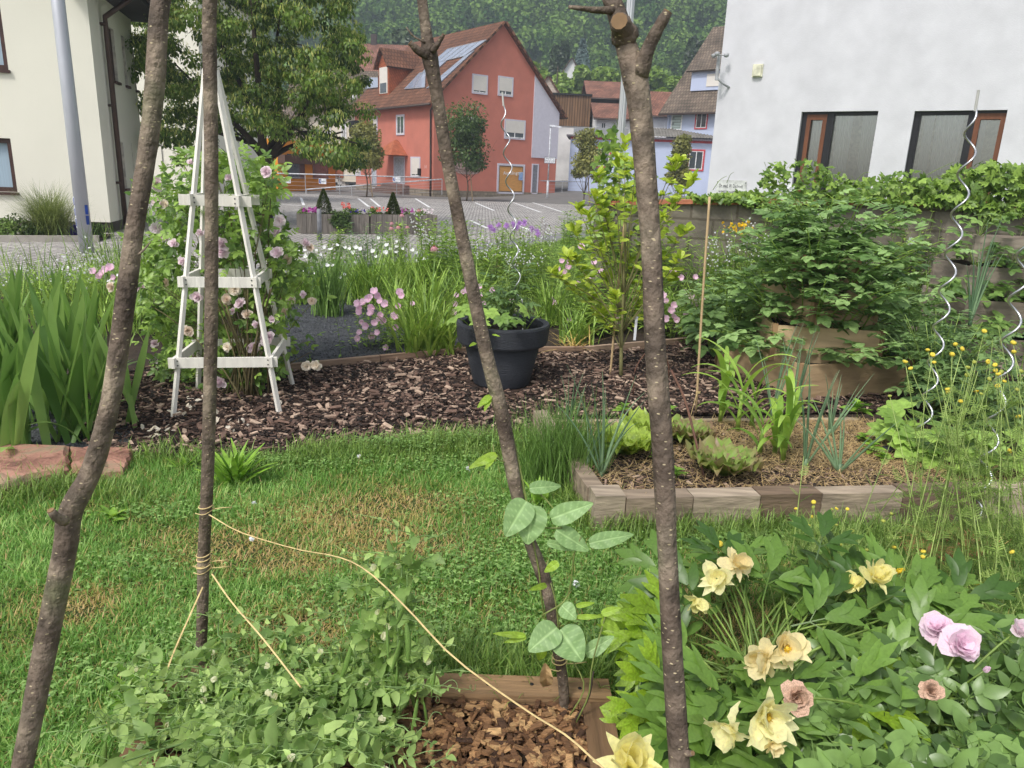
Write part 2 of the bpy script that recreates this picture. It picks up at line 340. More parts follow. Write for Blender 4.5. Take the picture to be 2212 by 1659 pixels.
# mulch bed, black gravel, bed soil
MULCH = [tuple(p[:2]) for p in G2([(230, 1000), (290, 988), (500, 992), (700, 985), (900, 975), (1120, 965), (1180, 960), (1240, 900), (2000, 890), (2250, 800), (1900, 720), (1500, 741), (1260, 764), (1010, 766), (820, 784), (600, 806), (300, 800), (120, 900)])]
m_mulchb = mat('mulch_bed', S(58, 44, 36), S(70, 52, 43), .95, 25, .5, bump=.8, bscale=90)
mb = MB(); sheet(mb, MULCH, .004); struct(mb, 'mulch_bed', m_mulchb)
GRAV = [tuple(p[:2]) for p in G2([(560, 812), (600, 806), (820, 784), (1010, 766), (960, 690), (880, 640), (640, 630), (560, 690)])]
def gravx(N, Lk, col, tc, P):
    v = N.new('ShaderNodeTexVoronoi'); v.inputs['Scale'].default_value = 90; Lk.new(tc.outputs['Object'], v.inputs['Vector'])
    r = rampc(N, Lk, v.outputs['Color'], [(0, (.45,)*3), (1, (2.,)*3)]); ml = N.new('ShaderNodeMix'); ml.data_type = 'RGBA'; ml.blend_type = 'MULTIPLY'; ml.inputs['Factor'].default_value = 1
    Lk.new(col, ml.inputs['A']); Lk.new(r, ml.inputs['B']); bp = N.new('ShaderNodeBump'); bp.inputs['Strength'].default_value = .8; bp.inputs['Distance'].default_value = .01; Lk.new(v.outputs['Distance'], bp.inputs['Height']); Lk.new(bp.outputs[0], P.inputs['Normal']); return ml.outputs['Result']
m_grav = mat('black_gravel', S(62, 64, 68), None, .75, 8, .3, extra=gravx)
mb = MB(); sheet(mb, GRAV, .008); struct(mb, 'gravel_bed', m_grav)
IS = [tuple(p[:2]) for p in G2([(-500, 985), (0, 984), (270, 980), (290, 930), (100, 850), (-500, 850)])]
mb = MB(); sheet(mb, IS, .008); struct(mb, 'gravel_bed', m_grav)
# scattered black stones
mb = MB(); rock = (np.array([[-.5, -.4, 0], [.5, -.35, 0], [.45, .4, 0], [-.4, .45, 0], [-.25, -.2, .5], [.3, -.2, .42], [.2, .25, .55], [-.2, .2, .4]]), BF)
g = np.concatenate([scatter(GRAV, 5200, .008), scatter(IS, 1600, .008)]); inst(mb, rock, g, rdir(len(g))*np.array([1, 1, .2]), rdir(len(g), 2.), U(.008, .02, len(g)))
mb.obj('black_gravel', mat('black_stone', S(48, 50, 54), S(92, 95, 102), .6), label='fine black crushed stone spread between the flower plants', kind='stuff', cat='gravel')
# forested hill: terrain + wood
def hz(x, y):
    r = math.hypot(x, y); a = math.degrees(math.atan2(x, y))
    H = 92 if a > -11 else max(30, 92+(a+11)*4.2)
    t = min(1, max(0, (r-105)/225)); b = .35*t+.65*t*t*(3-2*t)
    return -.05+H*b*(1+.08*math.sin(a*.21+1))+3*math.sin(x*.03)*t+4*t*math.sin(y*.04+x*.02)
az_ = np.linspace(-62, 62, 90); rr = np.concatenate([np.linspace(100, 340, 44), np.linspace(360, 700, 8)])
mb = MB(); V = []
for r in rr:
    for a in az_:
        x, y = r*math.sin(math.radians(a)), r*math.cos(math.radians(a)); V.append([x, y, hz(x, y)])
nx = len(az_); mb.add(V, np.array([[j*nx+i, j*nx+i+1, (j+1)*nx+i+1, (j+1)*nx+i] for j in range(len(rr)-1) for i in range(nx-1)]), 0, .5)
struct(mb, 'hill', mat('hill_meadow', S(112, 150, 66), S(112, 150, 66), .95, .05, .25), True)
card = (np.array([[-.5, -.5, 0], [.5, -.45, .12], [.45, .5, 0], [-.4, .45, .12]]), np.array([[0, 1, 2, 3]]))
def crown_cards(mb, c, R, n, size, a0, lump=5, mi=0, squash=1., av=.25):
    """leaf clumps spread through lumpy sub-crowns"""
    c = np.asarray(c, float); R = np.asarray(R, float)*np.ones(3)
    k = rng.normal(size=(lump, 3)); k = nrm(k)*U(.25, .68, (lump, 1)); k[0] = 0
    w = rng.integers(0, lump, n); d = rdir(n); rad = U(.75, 1.02, n)[:, None]*U(.36, .58, lump)[w][:, None]
    p = k[w]+d*rad; 
    P = c+p*R; nd = nrm(d+rdir(n)*.7+np.array([0, 0, .5]))
    inst(mb, card, P, rdir(n), nd, size*U(.6, 1.3, n), mi, np.clip(a0+U(-av, av, lump)[w]+U(-.12, .12, n), 0, 1))
m_wood = mat('wood_far', S(62, 98, 44), S(138, 168, 82), .8, .02, .3, trans=.15, spec=.1)
mb = MB()
cnt = 0
for i in range(1700):
    a = math.radians(rng.uniform(-25, 18)); r = 112+228*rng.random()**.75
    x, y = r*math.sin(a), r*math.cos(a)
    adeg = math.degrees(a)
    if -19 < adeg < -14 and 165 < r < 200 : continue          # open meadow
    z = hz(x, y); H = rng.uniform(7, 12)*(.8+.3*r/330); W = H*rng.uniform(.33, .5); con = rng.random() < .12
    n = int(400 if r > 240 else 560)
    crown_cards(mb, (x, y, z+H*.6), (W*.75 if con else W, W*.75 if con else W, H*.5), n, (.32+r/620.), rng.uniform(.05, .3) if con else rng.uniform(.15, .8), lump=7)
mb.obj('hillside_wood', m_wood, label='mixed green wood covering the hillside behind the village', kind='stuff', cat='wood')
# ---------------------------------------------------------------- building helpers
def V2(c, ox=713.2, oy=0., k=.3472): return (ox+k*c[0], oy+k*c[1])
def walls_with_holes(mb, F, s0, s1, z0, z1, holes, depth=.18, mi=0, ri=None):
    ss = sorted({s0, s1, *[h[0] for h in holes], *[h[1] for h in holes]}); zz = sorted({z0, z1, *[h[2] for h in holes], *[h[3] for h in holes]})
    for a, b in zip(ss, ss[1:]):
        for c, d in zip(zz, zz[1:]):
            if any(h[0] <= (a+b)/2 <= h[1] and h[2] <= (c+d)/2 <= h[3] for h in holes): continue
            quad(mb, [F.w(a, c), F.w(b, c), F.w(b, d), F.w(a, d)], mi, .5)
    for h in holes:
        a, b, c, d = h[:4]
        for p, q in (((a, c), (b, c)), ((b, c), (b, d)), ((b, d), (a, d)), ((a, d), (a, c))):
            quad(mb, [F.w(*p), F.w(*q), F.w(*q, -depth), F.w(*p, -depth)], mi if ri is None else ri, .5)
m_glass = mat('window_glass', S(60, 66, 70), S(80, 86, 92), .08, 2, .3, spec=.9, coat=.5)
m_shut = mat('roller_shutter', S(226, 220, 212), None, .6, 3, .05)
m_lilac = mat('lilac_trim', S(206, 202, 214), None, .7, 5, .06)
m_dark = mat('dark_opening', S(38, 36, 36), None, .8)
m_whitef = mat('white_frame', S(235, 235, 235), None, .5)
m_gutter = mat('gutter', S(86, 72, 66), None, .5, 4, .15, metal=.3)
def pwin(F, parent, r, trim=m_lilac, tw=.09, shut=0., frame=m_whitef, name='window', pane=m_glass, sill=True, mull=1):
    s0, z1 = F.sz(r[0], r[1]); s1, z0 = F.sz(r[2], r[3]); s0, s1 = min(s0, s1), max(s0, s1)
    mb = MB(); fbox(mb, F, s0+tw, s1-tw, z0+tw, z1-tw, -.02, .012, 0, rng.random()); w = mb.obj(name, pane, parent)
    if trim:
        mb = MB(); fbox(mb, F, s0, s0+tw, z0, z1, 0, .05); fbox(mb, F, s1-tw, s1, z0, z1, 0, .05); fbox(mb, F, s0+tw, s1-tw, z1-tw, z1, 0, .05); fbox(mb, F, s0+tw, s1-tw, z0, z0+tw*.8, 0, .06); mb.obj('window_surround', trim, w, off=w['_o'])
    if frame:
        mb = MB(); f = .055; a, b, c, d = s0+tw, s1-tw, z0+tw, z1-tw
        fbox(mb, F, a, a+f, c, d, .012, .035); fbox(mb, F, b-f, b, c, d, .012, .035); fbox(mb, F, a+f, b-f, d-f, d, .012, .035); fbox(mb, F, a+f, b-f, c, c+f, .012, .035)
        for k in range(mull): x = a+(b-a)*(k+1)/(mull+1); fbox(mb, F, x-.03, x+.03, c+f, d-f, .012, .033)
        mb.obj('window_frame', frame, w, off=w['_o'])
    if shut:
        mb = MB(); H = (z1-z0-2*tw)*shut; n = max(4, int(H/.07))
        for k in range(n): zt_ = z1-tw-H*k/n; fbox(mb, F, s0+tw+.02, s1-tw-.02, zt_-H/n*.8, zt_, .034, .046, 0, .5)
        fbox(mb, F, s0+tw+.02, s1-tw-.02, z1-tw-H, z1-tw, .032, .040, 0, .3)
        mb.obj('roller_shutter', m_shut, w, off=w['_o'])
    return w, (s0, s1, z0, z1)
def tiles(name, c1, c2, cd): return mat(name, c1, c2, .85, .7, .35, extra=tilex(cd))
def tilex(cd):
    def f(N, Lk, col, tc, P):
        # tile courses: uv carries (along eave, up slope) in metres
        uv = N.new('ShaderNodeUVMap'); uv.uv_map = 'tile'
        br = N.new('ShaderNodeTexBrick'); Lk.new(uv.outputs[0], br.inputs['Vector']); br.inputs['Scale'].default_value = 1; br.inputs['Brick Width'].default_value = .24; br.inputs['Row Height'].default_value = .34; br.inputs['Mortar Size'].default_value = .035; br.inputs['Mortar Smooth'].default_value = .6
        br.inputs['Color1'].default_value = (1.15, 1.1, 1.05, 1); br.inputs['Color2'].default_value = (.7, .66, .64, 1); br.inputs['Mortar'].default_value = (*cd, 1)
        ml = N.new('ShaderNodeMix'); ml.data_type = 'RGBA'; ml.blend_type = 'MULTIPLY'; ml.inputs['Factor'].default_value = 1; Lk.new(col, ml.inputs['A']); Lk.new(br.outputs['Color'], ml.inputs['B'])
        wv = N.new('ShaderNodeTexWave'); wv.wave_profile = 'SAW'; wv.bands_direction = 'Y'; wv.inputs['Scale'].default_value = 1/.34*.5/3.1416*3.1416*.1*3.18; Lk.new(uv.outputs[0], wv.inputs['Vector'])
        bp = N.new('ShaderNodeBump'); bp.inputs['Strength'].default_value = .7; bp.inputs['Distance'].default_value = .06; bp.invert = True; Lk.new(br.outputs['Fac'], bp.inputs['Height']); Lk.new(bp.outputs[0], P.inputs['Normal']); return ml.outputs['Result']
    return f
def roofslab(P0, ax, up, th, m, parent, name='roof'):
    """P0 eave corner, ax along the eave, up the slope vector; thickness below"""
    P0, ax, up = map(np.asarray, (P0, ax, up)); n = nrm(np.cross(ax, up)); n = n if n[2] > 0 else -n
    mb = MB(); box(mb, P0, ax, up, n*th, 0, .5); o = mb.obj(name, m, parent)
    uvl = o.data.uv_layers.new(name='tile'); off = np.array(o['_o'])
    L, H = np.linalg.norm(ax), np.linalg.norm(up); ua, uu = ax/L, up/H
    for lp in o.data.loops:
        q = np.array(o.data.vertices[lp.vertex_index].co)+off-P0; uvl.data[lp.index].uv = (q@ua, q@uu)
    return o
def gable_house(name, label, O, g, l, W, L, zb, ze, zr, mw, mr, oe=.45, og=.35, cat='house', roof=True):
    O = np.array([O[0], O[1], 0.]); g = np.array([g[0], g[1], 0.]); g /= np.linalg.norm(g); l = np.array([l[0], l[1], 0.]); l /= np.linalg.norm(l)
    t = thing(name, label, cat, O+np.array([0, 0, zb])); Z = lambda z: np.array([0, 0, z])
    mb = MB(); A, B, C, D = O, O+g*W, O+g*W+l*L, O+l*L
    for p, q in ((A, B), (D, C)): mb.add([p+Z(zb), q+Z(zb), q+Z(ze), (p+q)/2+Z(zr), p+Z(ze)], np.array([[0, 1, 2, 3, 4]]), 0, .5)
    for p, q in ((A, D), (B, C)): quad(mb, [p+Z(zb), q+Z(zb), q+Z(ze), p+Z(ze)], 0, .5)
    mb.obj('wall', mw, t); t['W'] = W
    if roof:
        sl = (zr-ze)/(W/2); th = .14
        for sgn, E in ((1, A), (-1, B)):
            u = g*sgn*(W/2+oe)+Z(sl*(W/2+oe)); P0 = E-g*sgn*oe+Z(ze-sl*oe)-l*og+Z(.02); roofslab(P0, l*(L+2*og), u, th, mr, t)
            mb = MB(); q0 = P0+Z(.02)-g*sgn*.07; tube(mb, [q0, q0+l*(L+2*og)], .07, 8); mb.obj('gutter', m_gutter, t)
    return t, Facade(A, g), Facade(A, l)
def plane_hit(x, y, P, N):
    r = ray(x, y); c = np.array([0, 0, HC]); return c+r*((np.asarray(P)-c)@N/(r@N))
# ---------------------------------------------------------------- red house
m_red = mat('red_render', S(196, 120, 103), S(196, 120, 103), .9, 1.2, .1, bump=.25, bscale=30)
m_stone = mat('stone_plinth', S(150, 138, 122), None, .9, 3, .2, extra=brickx(1, WHT, (.7, .7, .7), (.5, .48, .45), bw=.4, rh=.2, ms=.02, axes='sz'))
m_tile_b = tiles('brown_tiles', S(128, 90, 70), S(128, 90, 70), (.35, .3, .28)); m_tile_r = tiles('red_tiles', S(150, 108, 92), S(150, 108, 92), (.5, .42, .38)); m_tile_g = tiles('grey_tiles', S(128, 116, 104), S(128, 116, 104), (.35, .33, .3))
g_, l_ = (.8, .6), (-.6, .8); A0 = (-5.67, 50.); ZE, ZR, WR = 6.05, 11.1, 10.3
RH, FG, FL = gable_house('red_house', 'red rendered house with solar panels, lilac corner panel and shuttered windows beyond the plaza railing', A0, g_, l_, WR, 11.8, -.05, ZE, ZR, m_red, m_tile_b)
gA = np.array([A0[0], A0[1], 0]); gg = np.array([.8, .6, 0]); ll = np.array([-.6, .8, 0])
for r, sh in (((883, 457, 977, 592), .88), ((1045, 470, 1135, 605), .78), ((812, 720, 918, 850), .3), ((1085, 738, 1210, 872), .7)):
    x0, y0 = V2(r[:2]); x1, y1 = V2(r[2:]); pwin(FG, RH, (x0, y0, x1, y1), shut=sh)
for r, sh in (((250, 725, 297, 835), .4), ((413, 715, 464, 840), 0), ((503, 975, 562, 1105), .9), ((155, 1000, 192, 1092), .85)):
    x0, y0 = V2(r[:2]); x1, y1 = V2(r[2:]); pwin(FL, RH, (x0, y0, x1, y1), shut=sh)
m_shopw = mat('wooden_shutter_board', S(206, 150, 84), None, .7, 3, .15, stretch=(1, 1, 8)); m_lgrey = mat('light_grey_door', S(178, 184, 194), None, .6)
w, (a, b, c, d) = pwin(FG, RH, (*V2((1040, 1015)), *V2((1203, 1208))), pane=m_shopw, frame=mat('brown_frame', S(120, 96, 70), None, .6), mull=0, name='shop_window', tw=.14)
lettering('Ausklinger', .34, FG.w(a+.5, d-.75, .05), [.8, .6, .08], w, mat('white_lettering', (.8, .8, .8), None, .6), width=1.5)
mb = MB(); fbox(mb, FG, a+1.85, a+2.2, c+.95, c+1.5, .04, .05); mb.obj('poster', mat('blue_white_poster', S(150, 180, 225), None, .6, 9, .3), w, off=w['_o'])
pwin(FG, RH, (*V2((1255, 1018)), *V2((1289, 1207))), pane=mat('grey_door', S(130, 130, 138), None, .7), frame=None, name='door')
wd_, q = pwin(FL, RH, (*V2((398, 972)), *V2((466, 1145))), pane=m_lgrey, frame=None, name='entrance_door')
pwin(FL, RH, (*V2((260, 1010)), *V2((291, 1172))), pane=m_lgrey, frame=None, name='side_door')
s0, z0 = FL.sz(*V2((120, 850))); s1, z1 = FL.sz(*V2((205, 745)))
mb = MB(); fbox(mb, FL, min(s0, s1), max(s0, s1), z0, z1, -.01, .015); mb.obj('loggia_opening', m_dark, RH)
# lilac corner panel, oversailing to the right
sp, zp = FG.sz(*V2((1268, 575))); _, zlow = FG.sz(*V2((1258, 980)))
mb = MB(); zl = lambda s: ZE+(ZR-ZE)*(1-abs(s-WR/2)/(WR/2))-.1
P = [(sp, zlow), (WR+.02, zlow), (WR+.02, ZE-.1), (sp, zl(sp))]
V = [FG.w(s, z, .06) for s, z in P]+[FG.w(s, z, -.9) for s, z in P]
mb.add(V, [[0, 1, 2, 3], [4, 7, 6, 5], [0, 4, 5, 1], [1, 5, 6, 2], [2, 6, 7, 3], [3, 7, 4, 0]], 0, .5); mb.obj('corner_panel', m_lilac, RH)
mb = MB(); fbox(mb, FG, -.03, WR-1.2, -.05, .42, .0, .05); fbox(mb, FL, .0, 11.8, -.05, .42, 0, .05); mb.obj('plinth', m_stone, RH)
mb = MB(); tube(mb, [FG.w(-.1, ZE-.35, .25), FL.w(.25, ZE-.7, .1), FL.w(.2, 2., .1), FL.w(.2, .0, .1)], .06, 8); mb.obj('downpipe', m_gutter, RH)
# mural patch on the gable
s0, z1 = FG.sz(*V2((770, 985))); s1, z0 = FG.sz(*V2((935, 1090)))
mb = MB(); K = 22; V = [FG.w((s0+s1)/2, (z0+z1)/2, .02)]+[FG.w((s0+s1)/2+(s1-s0)/2*math.cos(t)*(1+.06*math.sin(5*t)), (z0+z1)/2+(z1-z0)/2*np.sign(math.sin(t))*abs(math.sin(t))**.6, .02) for t in np.arange(K)*2*math.pi/K]
mb.add(V, [[0, 1+i, 1+(i+1) % K] for i in range(K)], 0, .5); mb.obj('painted_patch', mat('painted_stonework', S(176, 150, 140), None, .9, 2, .3, extra=brickx(1, WHT, (.75, .78, .85), (.5, .45, .42), bw=.35, rh=.17, ms=.02, axes='sz')), RH)
# left roof slope: dormer and solar panels, placed on the slope plane
sl = (ZR-ZE)/(WR/2); rp0 = gA+np.array([0, 0, ZE+.17]); rn = nrm(np.cross(ll, gg+np.array([0, 0, sl]))); rn = rn if rn[2] > 0 else -rn
m_solar = mat('solar_panel', S(146, 156, 176), S(160, 168, 186), .18, 2, .08, spec=.8, coat=.6); m_solard = mat('dark_solar_panel', S(50, 54, 66), None, .15, coat=.5); m_alu = mat('aluminium', S(200, 202, 206), None, .35, 3, .1, metal=.7)
def onroof(c, off=.0): return plane_hit(*V2(c), rp0, rn)+rn*off
def panelrow(pts, nx, ny, m):
    p = [onroof(c) for c in pts]
    for i in range(nx):
        for j in range(ny):
            u0, u1, v0, v1 = i/nx+.01, (i+1)/nx-.01, j/ny+.01, (j+1)/ny-.01
            B = lambda u, v: (p[0]*(1-u)+p[1]*u)*(1-v)+(p[3]*(1-u)+p[2]*u)*v
            c = [B(u0, v0), B(u1, v0), B(u1, v1), B(u0, v1)]; mb = MB(); mb.add([q+rn*.05 for q in c]+[q+rn*.1 for q in c], BF, 0, rng.random()); o = mb.obj('solar_panel', m, RH)
            mb = MB(); 
            for k in range(4): beam(mb, c[k]+rn*.105, c[(k+1) % 4]+rn*.105, .04, .012, rn)
            mb.obj('panel_frame', m_alu, o, off=o['_o'])
panelrow([(735, 312), (980, 254), (842, 356), (620, 410)], 5, 1, m_solar)
panelrow([(842, 356), (905, 318), (690, 520), (600, 560)], 1, 3, m_solar)
panelrow([(620, 410), (735, 380), (668, 440), (560, 478)], 2, 1, m_solar)
panelrow([(560, 462), (600, 450), (595, 552), (465, 562)], 2, 1, m_solar)
panelrow([(250, 488), (302, 490), (303, 550), (213, 560)], 1, 1, m_solar)
# dormer
df = [onroof((303, 600)), onroof((362, 596))]
d0 = df[0]; dw = np.linalg.norm(df[1]-df[0])*1.0; du = -ll   # front runs towards the camera side
hD = 2.1; mb = MB(); Zv = np.array([0, 0, 1.])
fa, fb = d0, d0+du*dw; back = gg*3.2
top = lambda p, h: p+Zv*h
mb.add([fa, fb, top(fb, hD), top((fa+fb)/2, hD+1.), top(fa, hD), fa+back, fb+back, top(fb+back, hD), top((fa+fb)/2+back, hD+1.), top(fa+back, hD)], [[0, 1, 2, 3, 4], [1, 6, 7, 2], [0, 4, 9, 5]], 0, .5)
dm = mb.obj('dormer', mat('orange_slate_cladding', S(176, 98, 64), None, .8, 3, .2, extra=brickx(1, WHT, (.8, .8, .8), (.5, .5, .5), bw=.25, rh=.2, ms=.015, axes='sz', rot=.78)), RH)
for sg, p in ((1, fa), (-1, fb)):
    ax = back*1.05; n_ = du*sg; o = roofslab(p+Zv*hD-n_*.25-Zv*.25*1.2-gg*.3, gg*4.2, n_*(dw/2+.25)+Zv*(1.0+.3), .1, m_tile_b, dm, 'dormer_roof')
FD = Facade(fa, du); mb = MB(); fbox(mb, FD, dw*.12, dw*.88, fa[2]+.15, fa[2]+1.9, 0, .04); mb.obj('dormer_window', m_shut, dm, off=dm['_o']); 
mb = MB(); fbox(mb, FD, dw*.2, dw*.8, fa[2]+.2, fa[2]+.85, .04, .06); mb.obj('dormer_pane', m_glass, dm, off=dm['_o'])
# porch roof + steps + pots
sA, zA = FL.sz(*V2((362, 968))); sB, _ = FL.sz(*V2((484, 968))); sc0, zc = FL.sz(*V2((430, 870))); lo, hi = min(sA, sB), max(sA, sB)
mb = MB(); V = [FL.w(lo, zA, 0), FL.w(hi, zA, 0), FL.w(hi, zA, 1.3), FL.w(lo, zA, 1.3), FL.w((lo+hi)/2, zc, 0), FL.w((lo+hi)/2, zc, .25)]
mb.add(V, [[0, 1, 2, 3], [3, 2, 5], [0, 3, 5, 4], [2, 1, 4, 5]], 0, .5); o = mb.obj('porch_roof', mat('porch_tiles', S(168, 96, 66), None, .85, 4, .3), RH)
mb = MB(); 
for k in range(3): fbox(mb, FL, lo-.3-.2*k, hi+.5+.25*k, -.04, .6-.2*k, .06+.32*k, .06+.32*(k+1))
mb.obj('steps', mat('step_stone', S(120, 96, 88), None, .8, 3, .2), RH)
mb = MB(); fbox(mb, FL, 1.6, 1.85, 1.3, 1.75, .02, .14); mb.obj('letter_box', m_dark, RH)
lettering('14', .32, FL.w(1.15, 1.75, .03), -FL.w(1, 0)+FL.w(0, 0), RH, mat('pale_lettering', S(232, 200, 190), None, .7), name='house_number')
# ---------------------------------------------------------------- houses behind
m_cream = mat('cream_render', S(232, 224, 206), None, .9, 1, .06); m_white = mat('white_render', S(232, 232, 232), None, .9, 1.5, .1)
def px3(x, y, Y): return atY(x, y, Y)
def far_house(name, label, x0, x1, Y, zb_px, ze_px, zr_px, mw, mr, depth=8, rot=0., eave_front=True, gut=True, **kw):
    a, b = atY(x0, ze_px, Y), atY(x1, ze_px, Y); W = (b-a)[0]; zb = zb_px if isinstance(zb_px, (int, float)) and zb_px < 20 else 0
    ze = a[2]; zr = atY(x0, zr_px, Y+depth/2)[2]; d = np.array([math.cos(rot), math.sin(rot)]); n = np.array([-d[1], d[0]])
    if eave_front:   # ridge parallel to the front
        return gable_house(name, label, a[:2]+d*0+n*0 if False else a[:2]+d*W, n, -d, depth, W, zb, ze, zr, mw, mr, **kw)
    return gable_house(name, label, a[:2], d, n, W, depth, zb, ze, zr, mw, mr, **kw)
t, f1, f2 = far_house('house', 'large house with a plain red tiled roof behind the red one', 768, 896, 92, 1., 150, 96, m_cream, m_tile_r, 10, eave_front=True)
mb = MB(); p = px3(808, 100, 97); box(mb, p+[-.35, -.3, -1], [.7, 0, 0], [0, .6, 0], [0, 0, 2.3]); mb.obj('chimney', mat('dark_chimney', S(80, 70, 68), None, .9), t)
t, f1, f2 = far_house('house', 'cream house with an outside staircase and chequered tiles behind the big leafy tree', 618, 790, 64, .5, 230, 150, m_cream, m_tile_g, 9)
F = Facade(px3(618, 300, 64), (1, 0))
for r in ((640, 318, 652, 350), (655, 300, 690, 352), (700, 250, 715, 290), (736, 262, 749, 300), (760, 200, 770, 215)): pwin(F, t, r, trim=m_whitef)
s0, z1 = F.sz(615, 343); s1, z0 = F.sz(652, 384); mb = MB(); fbox(mb, F, s0, s1, z0, z1, 0, .05); mb.obj('tiled_panel', mat('chequered_tile', S(196, 120, 84), None, .7, 2, .1, extra=brickx(1, WHT, (.45, .4, .42), (.6, .5, .5), bw=.3, rh=.3, ms=.01, axes='xz')), t)
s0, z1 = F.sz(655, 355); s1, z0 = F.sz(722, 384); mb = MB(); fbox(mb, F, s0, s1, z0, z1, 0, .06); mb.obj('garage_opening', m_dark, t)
mb = MB(); fbox(mb, F, s0-.3, s1, z1, z1+.25, 0, 1.4); fbox(mb, F, s0-.3, s0, z0, z1, 0, 1.4); mb.obj('landing', m_white, t)
mb = MB()
for k in range(9): s = s1-1.2+k*.3; fbox(mb, F, s, s+.34, z1-.15-k*.19-.2, z1-.1-k*.19, .1, 1.4)
mb.obj('staircase', mat('stair_concrete', S(190, 186, 180), None, .9), t)
s0, z1 = F.sz(702, 346); s1, z0 = F.sz(742, 384); mb = MB(); fbox(mb, F, s0, s1, z0, z1, .062, .09); mb.obj('tiled_panel', _m['chequered_tile'], t)
# orange shop
m_orange = mat('orange_render', S(226, 148, 52), None, .85, 1, .06)
t = thing('orange_house', 'bright orange rendered building with a flat canopy at the left edge of the plaza', 'house', px3(479, 413, 47)*[1, 1, 0])
F = Facade(px3(479, 400, 47), (1, .06)); s1, zt_ = F.sz(598, 300); FS = Facade(F.w(s1, 0)[:2], (.28, 1)); mb = MB()
a, b = F.w(0, 0), F.w(s1, 0); c = FS.w(7, 0); Zz = lambda p, z: np.array([p[0], p[1], z]); d_ = a+(c-b)
for p, q in ((a, b), (b, c), (c, d_), (d_, a)): quad(mb, [Zz(p, -.02), Zz(q, -.02), Zz(q, zt_), Zz(p, zt_)], 0, .5)
mb.obj('wall', m_orange, t); mb = MB(); mb.add([Zz(p, zt_+.01) for p in (a, b, c, d_)], np.array([[0, 1, 2, 3]])); mb.obj('flat_roof', m_asph, t)
pwin(F, t, (533, 350, 549, 372), trim=None)
mb = MB(); fbox(mb, FS, 0, 7, zt_-1.4, zt_-.9, 0, .5); mb.obj('canopy', mat('dark_wood', S(96, 72, 62), None, .7), t)
for k in range(2): mb = MB(); fbox(mb, FS, 1+3*k, 3+3*k, .8, 2.3, 0, .03); mb.obj('window', m_glass, t)
t, f1, f2 = far_house('house', 'low cream house with a grey roof showing between the leaves above the orange building', 430, 612, 60, 0., 262, 215, m_cream, m_tile_g, 8)
F = Facade(px3(430, 300, 60), (1, 0)); pwin(F, t, (548, 270, 566, 300), trim=m_whitef); pwin(F, t, (590, 278, 606, 305), trim=m_whitef)
# barn with timber cladding
m_clad = mat('timber_cladding', S(140, 108, 78), None, .85, 2, .3, stretch=(4, 4, .3), extra=brickx(1, WHT, (.65, .62, .6), (.2, .17, .15), bw=.24, rh=30., ms=.03, axes='xz', bump=.6))
F = Facade(px3(1168, 300, 72), (1, 0)); t = thing('barn', 'timber clad upper barn wall over stained white plaster, right of the red house', 'barn', F.w(0, 0))
s0, _ = F.sz(1168, 300); s1, zt_ = F.sz(1277, 208); _, zm = F.sz(1200, 271)
mb = MB(); fbox(mb, F, s0, s1, zm, zt_, -8, .1); mb.obj('cladding', m_clad, t); mb = MB(); fbox(mb, F, s0-.1, s1+.1, zt_, zt_+.16, -8, .25); mb.obj('flat_roof', m_dark, t)
mb = MB(); fbox(mb, F, s0, s1, .6, zm, -8, 0); mb.obj('wall', mat('stained_plaster', S(216, 214, 212), None, .9, .5, .3), t); pwin(F, t, (1258, 277, 1276, 292), trim=None)
t, f1, f2 = far_house('shed', 'small gabled shed of pale blocks above the timber clad barn', 1155, 1210, 82, 3., 206, 173, mat('pale_blocks', S(206, 190, 178), None, .9, 3, .1, extra=brickx(1, WHT, (.85, .85, .85), (.6, .55, .5), bw=.5, rh=.25, ms=.015, axes='xz')), m_tile_b, 6, eave_front=False, og=.2, oe=.2, cat='shed')
t, f1, f2 = far_house('house', 'red tiled house with a white gutter behind the fluted aluminium pole', 1275, 1350, 76, 1., 210, 178, mat('dark_boards', S(60, 48, 42), None, .9, 2, .2), m_tile_r, 9)
t, f1, f2 = far_house('house', 'plaster house with brown red tiles left of the lilac house', 1290, 1372, 68, 1., 254, 226, m_white, m_tile_r, 7)
pwin(Facade(px3(1290, 270, 68), (1, 0)), t, (1297, 262, 1310, 284), trim=None)
t, f1, f2 = far_house('house', 'house with a weathered red roof and plain plaster wall beside the lilac one', 1385, 1470, 66, 1., 247, 200, m_white, m_tile_r, 9)
pwin(Facade(px3(1385, 270, 66), (1, 0)), t, (1432, 262, 1439, 280), trim=None)
# lilac house and its low wing
m_lil = mat('lilac_render', S(190, 200, 226), None, .9, 1, .05); m_rtrim = mat('red_trim', S(206, 76, 84), None, .6)
Cp = px3(1444.6, 232, 60); dd, nn = np.array([.75, -.66]), np.array([.66, .75]); zr_ = 13.5
t, f1, f2 = gable_house('lilac_house', 'lilac house with a steep grey tiled roof, dormer and red framed window', Cp[:2]+dd*9, nn, -dd, 13., 9, .3, Cp[2], zr_, m_lil, m_tile_g, oe=.6, og=.4)
F = Facade(Cp[:2], dd)
pwin(F, t, (1504, 238.5, 1527, 279), trim=m_rtrim, shut=.18, mull=1); pwin(F, t, (1452, 242, 1472, 281), trim=m_whitef, frame=None, pane=mat('glass_blocks', S(190, 205, 200), None, .3, 3, .1, extra=brickx(1, WHT, WHT, (.5, .5, .5), bw=.2, rh=.2, ms=.03, axes='sz')))
FB = Facade(Cp[:2]-F.n*1.2+F.n*0, dd); s0, z1 = FB.sz(1510, 166); s1, z0 = FB.sz(1552, 192); mb = MB(); fbox(mb, FB, s0-.4, s1+2, z0-.1, z1+.3, -3, .4); o = mb.obj('dormer', m_lil, t)
